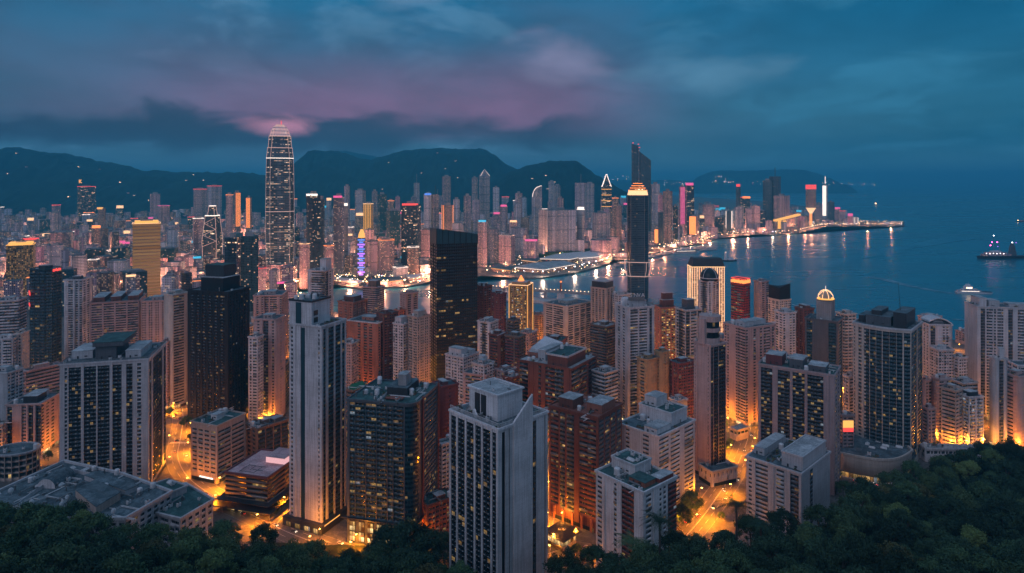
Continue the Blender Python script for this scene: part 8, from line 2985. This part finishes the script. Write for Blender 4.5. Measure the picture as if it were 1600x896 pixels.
# ------------------------------------------------------------------ cars
def car_proto(mat):
 paint = mat
 parts = {}
 m = MB()
 m.loft([([(-2.1, -.85), (2.15, -.8), (2.15, .8), (-2.1, .85)], .35), ([(-2.2, -.9), (2.25, -.82), (2.25, .82), (-2.2, .9)], .7), ([(-2.15, -.85), (2.0, -.76), (2.0, .76), (-2.15, .85)], .95)])
 parts['body'] = (m, paint)
 m = MB()
 m.loft([([(-1.7, -.78), (1.1, -.74), (1.1, .74), (-1.7, .78)], .94), ([(-1.25, -.62), (.35, -.6), (.35, .6), (-1.25, .62)], 1.42)])
 parts['windows'] = (m, 'pane_dark')
 m = MB()
 m.prism([(-1.22, -.6), (.33, -.58), (.33, .58), (-1.22, .6)], 1.425, 1.48)
 parts['roof'] = (m, paint)
 out = []
 for k, (m, mt) in parts.items():
  me = bpy.data.meshes.new(k)
  me.from_pydata(m.v, [], m.f)
  me.materials.append(M(mt))
  out.append((k, me, (0, 0, 0)))
 m = MB()
 m.tube((0, -.12, 0), (0, .12, 0), .33, 10)
 wh = bpy.data.meshes.new('wheel')
 wh.from_pydata(m.v, [], m.f)
 wh.materials.append(M('tyre'))
 for sx in (-1.35, 1.35):
  for sy in (-.78, .78):
   out.append(('wheel', wh, (sx, sy, .34)))
 for nm, mt, x_ in (('headlight', 'car_head', 2.24), ('tail_light', 'car_tail', -2.2)):
  m = MB()
  m.box((0, 0, 0), (.08, .38, .16))
  me = bpy.data.meshes.new(nm)
  me.from_pydata(m.v, [], m.f)
  me.materials.append(M(mt))
  for sy in (-.58, .58):
   out.append((nm, me, (x_, sy, .66)))
 return out
CARP = {k: car_proto(k) for k in ('metal_white', 'metal_dark', 'rust_red', 'metal_grey')}
def car(px_, py_, rz, mat, lab):
 x, y = at(px_, py_)
 root = thing('car', lab, 'car', (x, y, GZ + .08), 'cars in the near streets')
 root.rotation_euler = (0, 0, rz)
 for k, me, loc in CARP[mat]:
  link(k, me, root, loc)
d_r = atan2(at(1092, 815)[1] - at(1146, 738)[1], at(1092, 815)[0] - at(1146, 738)[0])
for px_, py_, rz, mat, lab in ((1148, 736, d_r + pi, 'metal_white', 'white car highest on the sloping orange street, seen from behind'), (1151, 742, d_r + pi, 'metal_white', 'white car just below the highest one on the sloping street'),
       (1114, 793, d_r, 'metal_dark', 'dark car low on the left side of the sloping street'), (1143, 776, d_r + pi, 'metal_dark', 'dark car on the right side of the sloping street'), (1163, 704, d_r + .3, 'metal_dark', 'dark van like car at the junction under the round trees'),
       (1176, 664, d_r, 'metal_white', 'pale car on the upper part of the sloping street'), (1132, 764, d_r, 'metal_grey', 'grey car coming down the middle of the sloping street'), (280, 655, 1.6, 'metal_grey', 'grey car on the left orange street above the bend'), (276, 690, 1.5, 'metal_dark', 'dark car in the bend left of the beige office'),
       (372, 794, 2.6, 'metal_grey', 'grey car on the street below the beige office'), (430, 822, -.5, 'metal_white', 'white car on the street in front of the pink roofed hall'), (545, 868, -.5, 'metal_dark', 'dark car beside the lit shop windows of the rounded tower'), (70, 714, .3, 'metal_white', 'white car on the orange road at the left'),
       (1338, 752, .2, 'metal_white', 'white car parked before the lit curved podium'), (1350, 755, .2, 'metal_white', 'second white car parked before the lit curved podium'), (1362, 757, .2, 'metal_grey', 'grey car parked before the lit curved podium'), (1374, 759, .2, 'metal_white', 'rightmost white car parked before the lit curved podium')):
 car(px_, py_, rz, mat, lab)
cr = random.Random(19)
nc_ = 0
for pts, nrm, wd in ROADS:
 for i in range(3, len(pts) - 3, 2):
  p = pts[i]
  pxv, pyv = CX + p.x / p.y * F, HY + (H - GZ) / p.y * F
  if cr.random() > .42 or not (-20 < pxv < 1620 and pyv < 905):
   continue
  s_ = cr.choice((-1, 1))
  q = p + nrm[i] * s_ * wd * cr.choice((.13, .36))
  if any(inside(f_, q.x, q.y) for _, f_, _z in BUILT):
   continue
  d = nrm[i]
  a_ = atan2(-d.x, d.y) + (0 if s_ > 0 else pi)
  root = thing('car', 'small car on one of the amber lit streets between the near towers', 'car', (q.x, q.y, GZ + .1), 'passing cars of the near streets')
  root.rotation_euler = (0, 0, a_)
  for k, me, loc in CARP[cr.choice(list(CARP))]:
   link(k, me, root, loc)
  nc_ += 1
tr_ = np.random.default_rng(31)
for pts, nrm, wd in ROADS:
 for i in range(2, len(pts) - 2, 3):
  s_ = -1 if (i // 3) % 2 else 1
  q = pts[i] + nrm[i] * s_ * (wd / 2 + 3.2)
  pxv, pyv = CX + q.x / q.y * F, HY + (H - GZ) / q.y * F
  if tr_.random() > .45 or not (-20 < pxv < 1620 and pyv < 880) or any(inside(inset(f_, -2.2), q.x, q.y) for _, f_, _z in BUILT):
   continue
  if any((a - q.x) ** 2 + (b - q.y) ** 2 < 40 for a, b in TREES):
   continue
  plant('mid' if i % 2 else 'dark', q.x, q.y, GZ, tr_.uniform(.5, .8), tr_, 'small street tree at the kerb of an amber lit street', 'kerb trees of the near streets', 'street_tree')
crossing(at(279, 692), (0, 1), 16)
# ------------------------------------------------------------------ evening air
m, n = newmat('evening_air')
n.n.remove(n.n['Principled BSDF'])
pv = n.new('ShaderNodeVolumePrincipled')
pv.inputs['Color'].default_value = (0.08, 0.62, 0.95, 1)
pv.inputs['Density'].default_value = 9e-5
pv.inputs['Anisotropy'].default_value = 0.0
n.l.new(pv.outputs[0], n.n['Material Output'].inputs['Volume'])
mb = MB()
mb.prism([(-30000, -2500), (30000, -2500), (30000, 42000), (-30000, 42000)], -8, 760, bottom=True)
hz = mb.build('haze', 'evening_air')
tag(hz, kind='stuff')
print('objects', len(SC.objects))
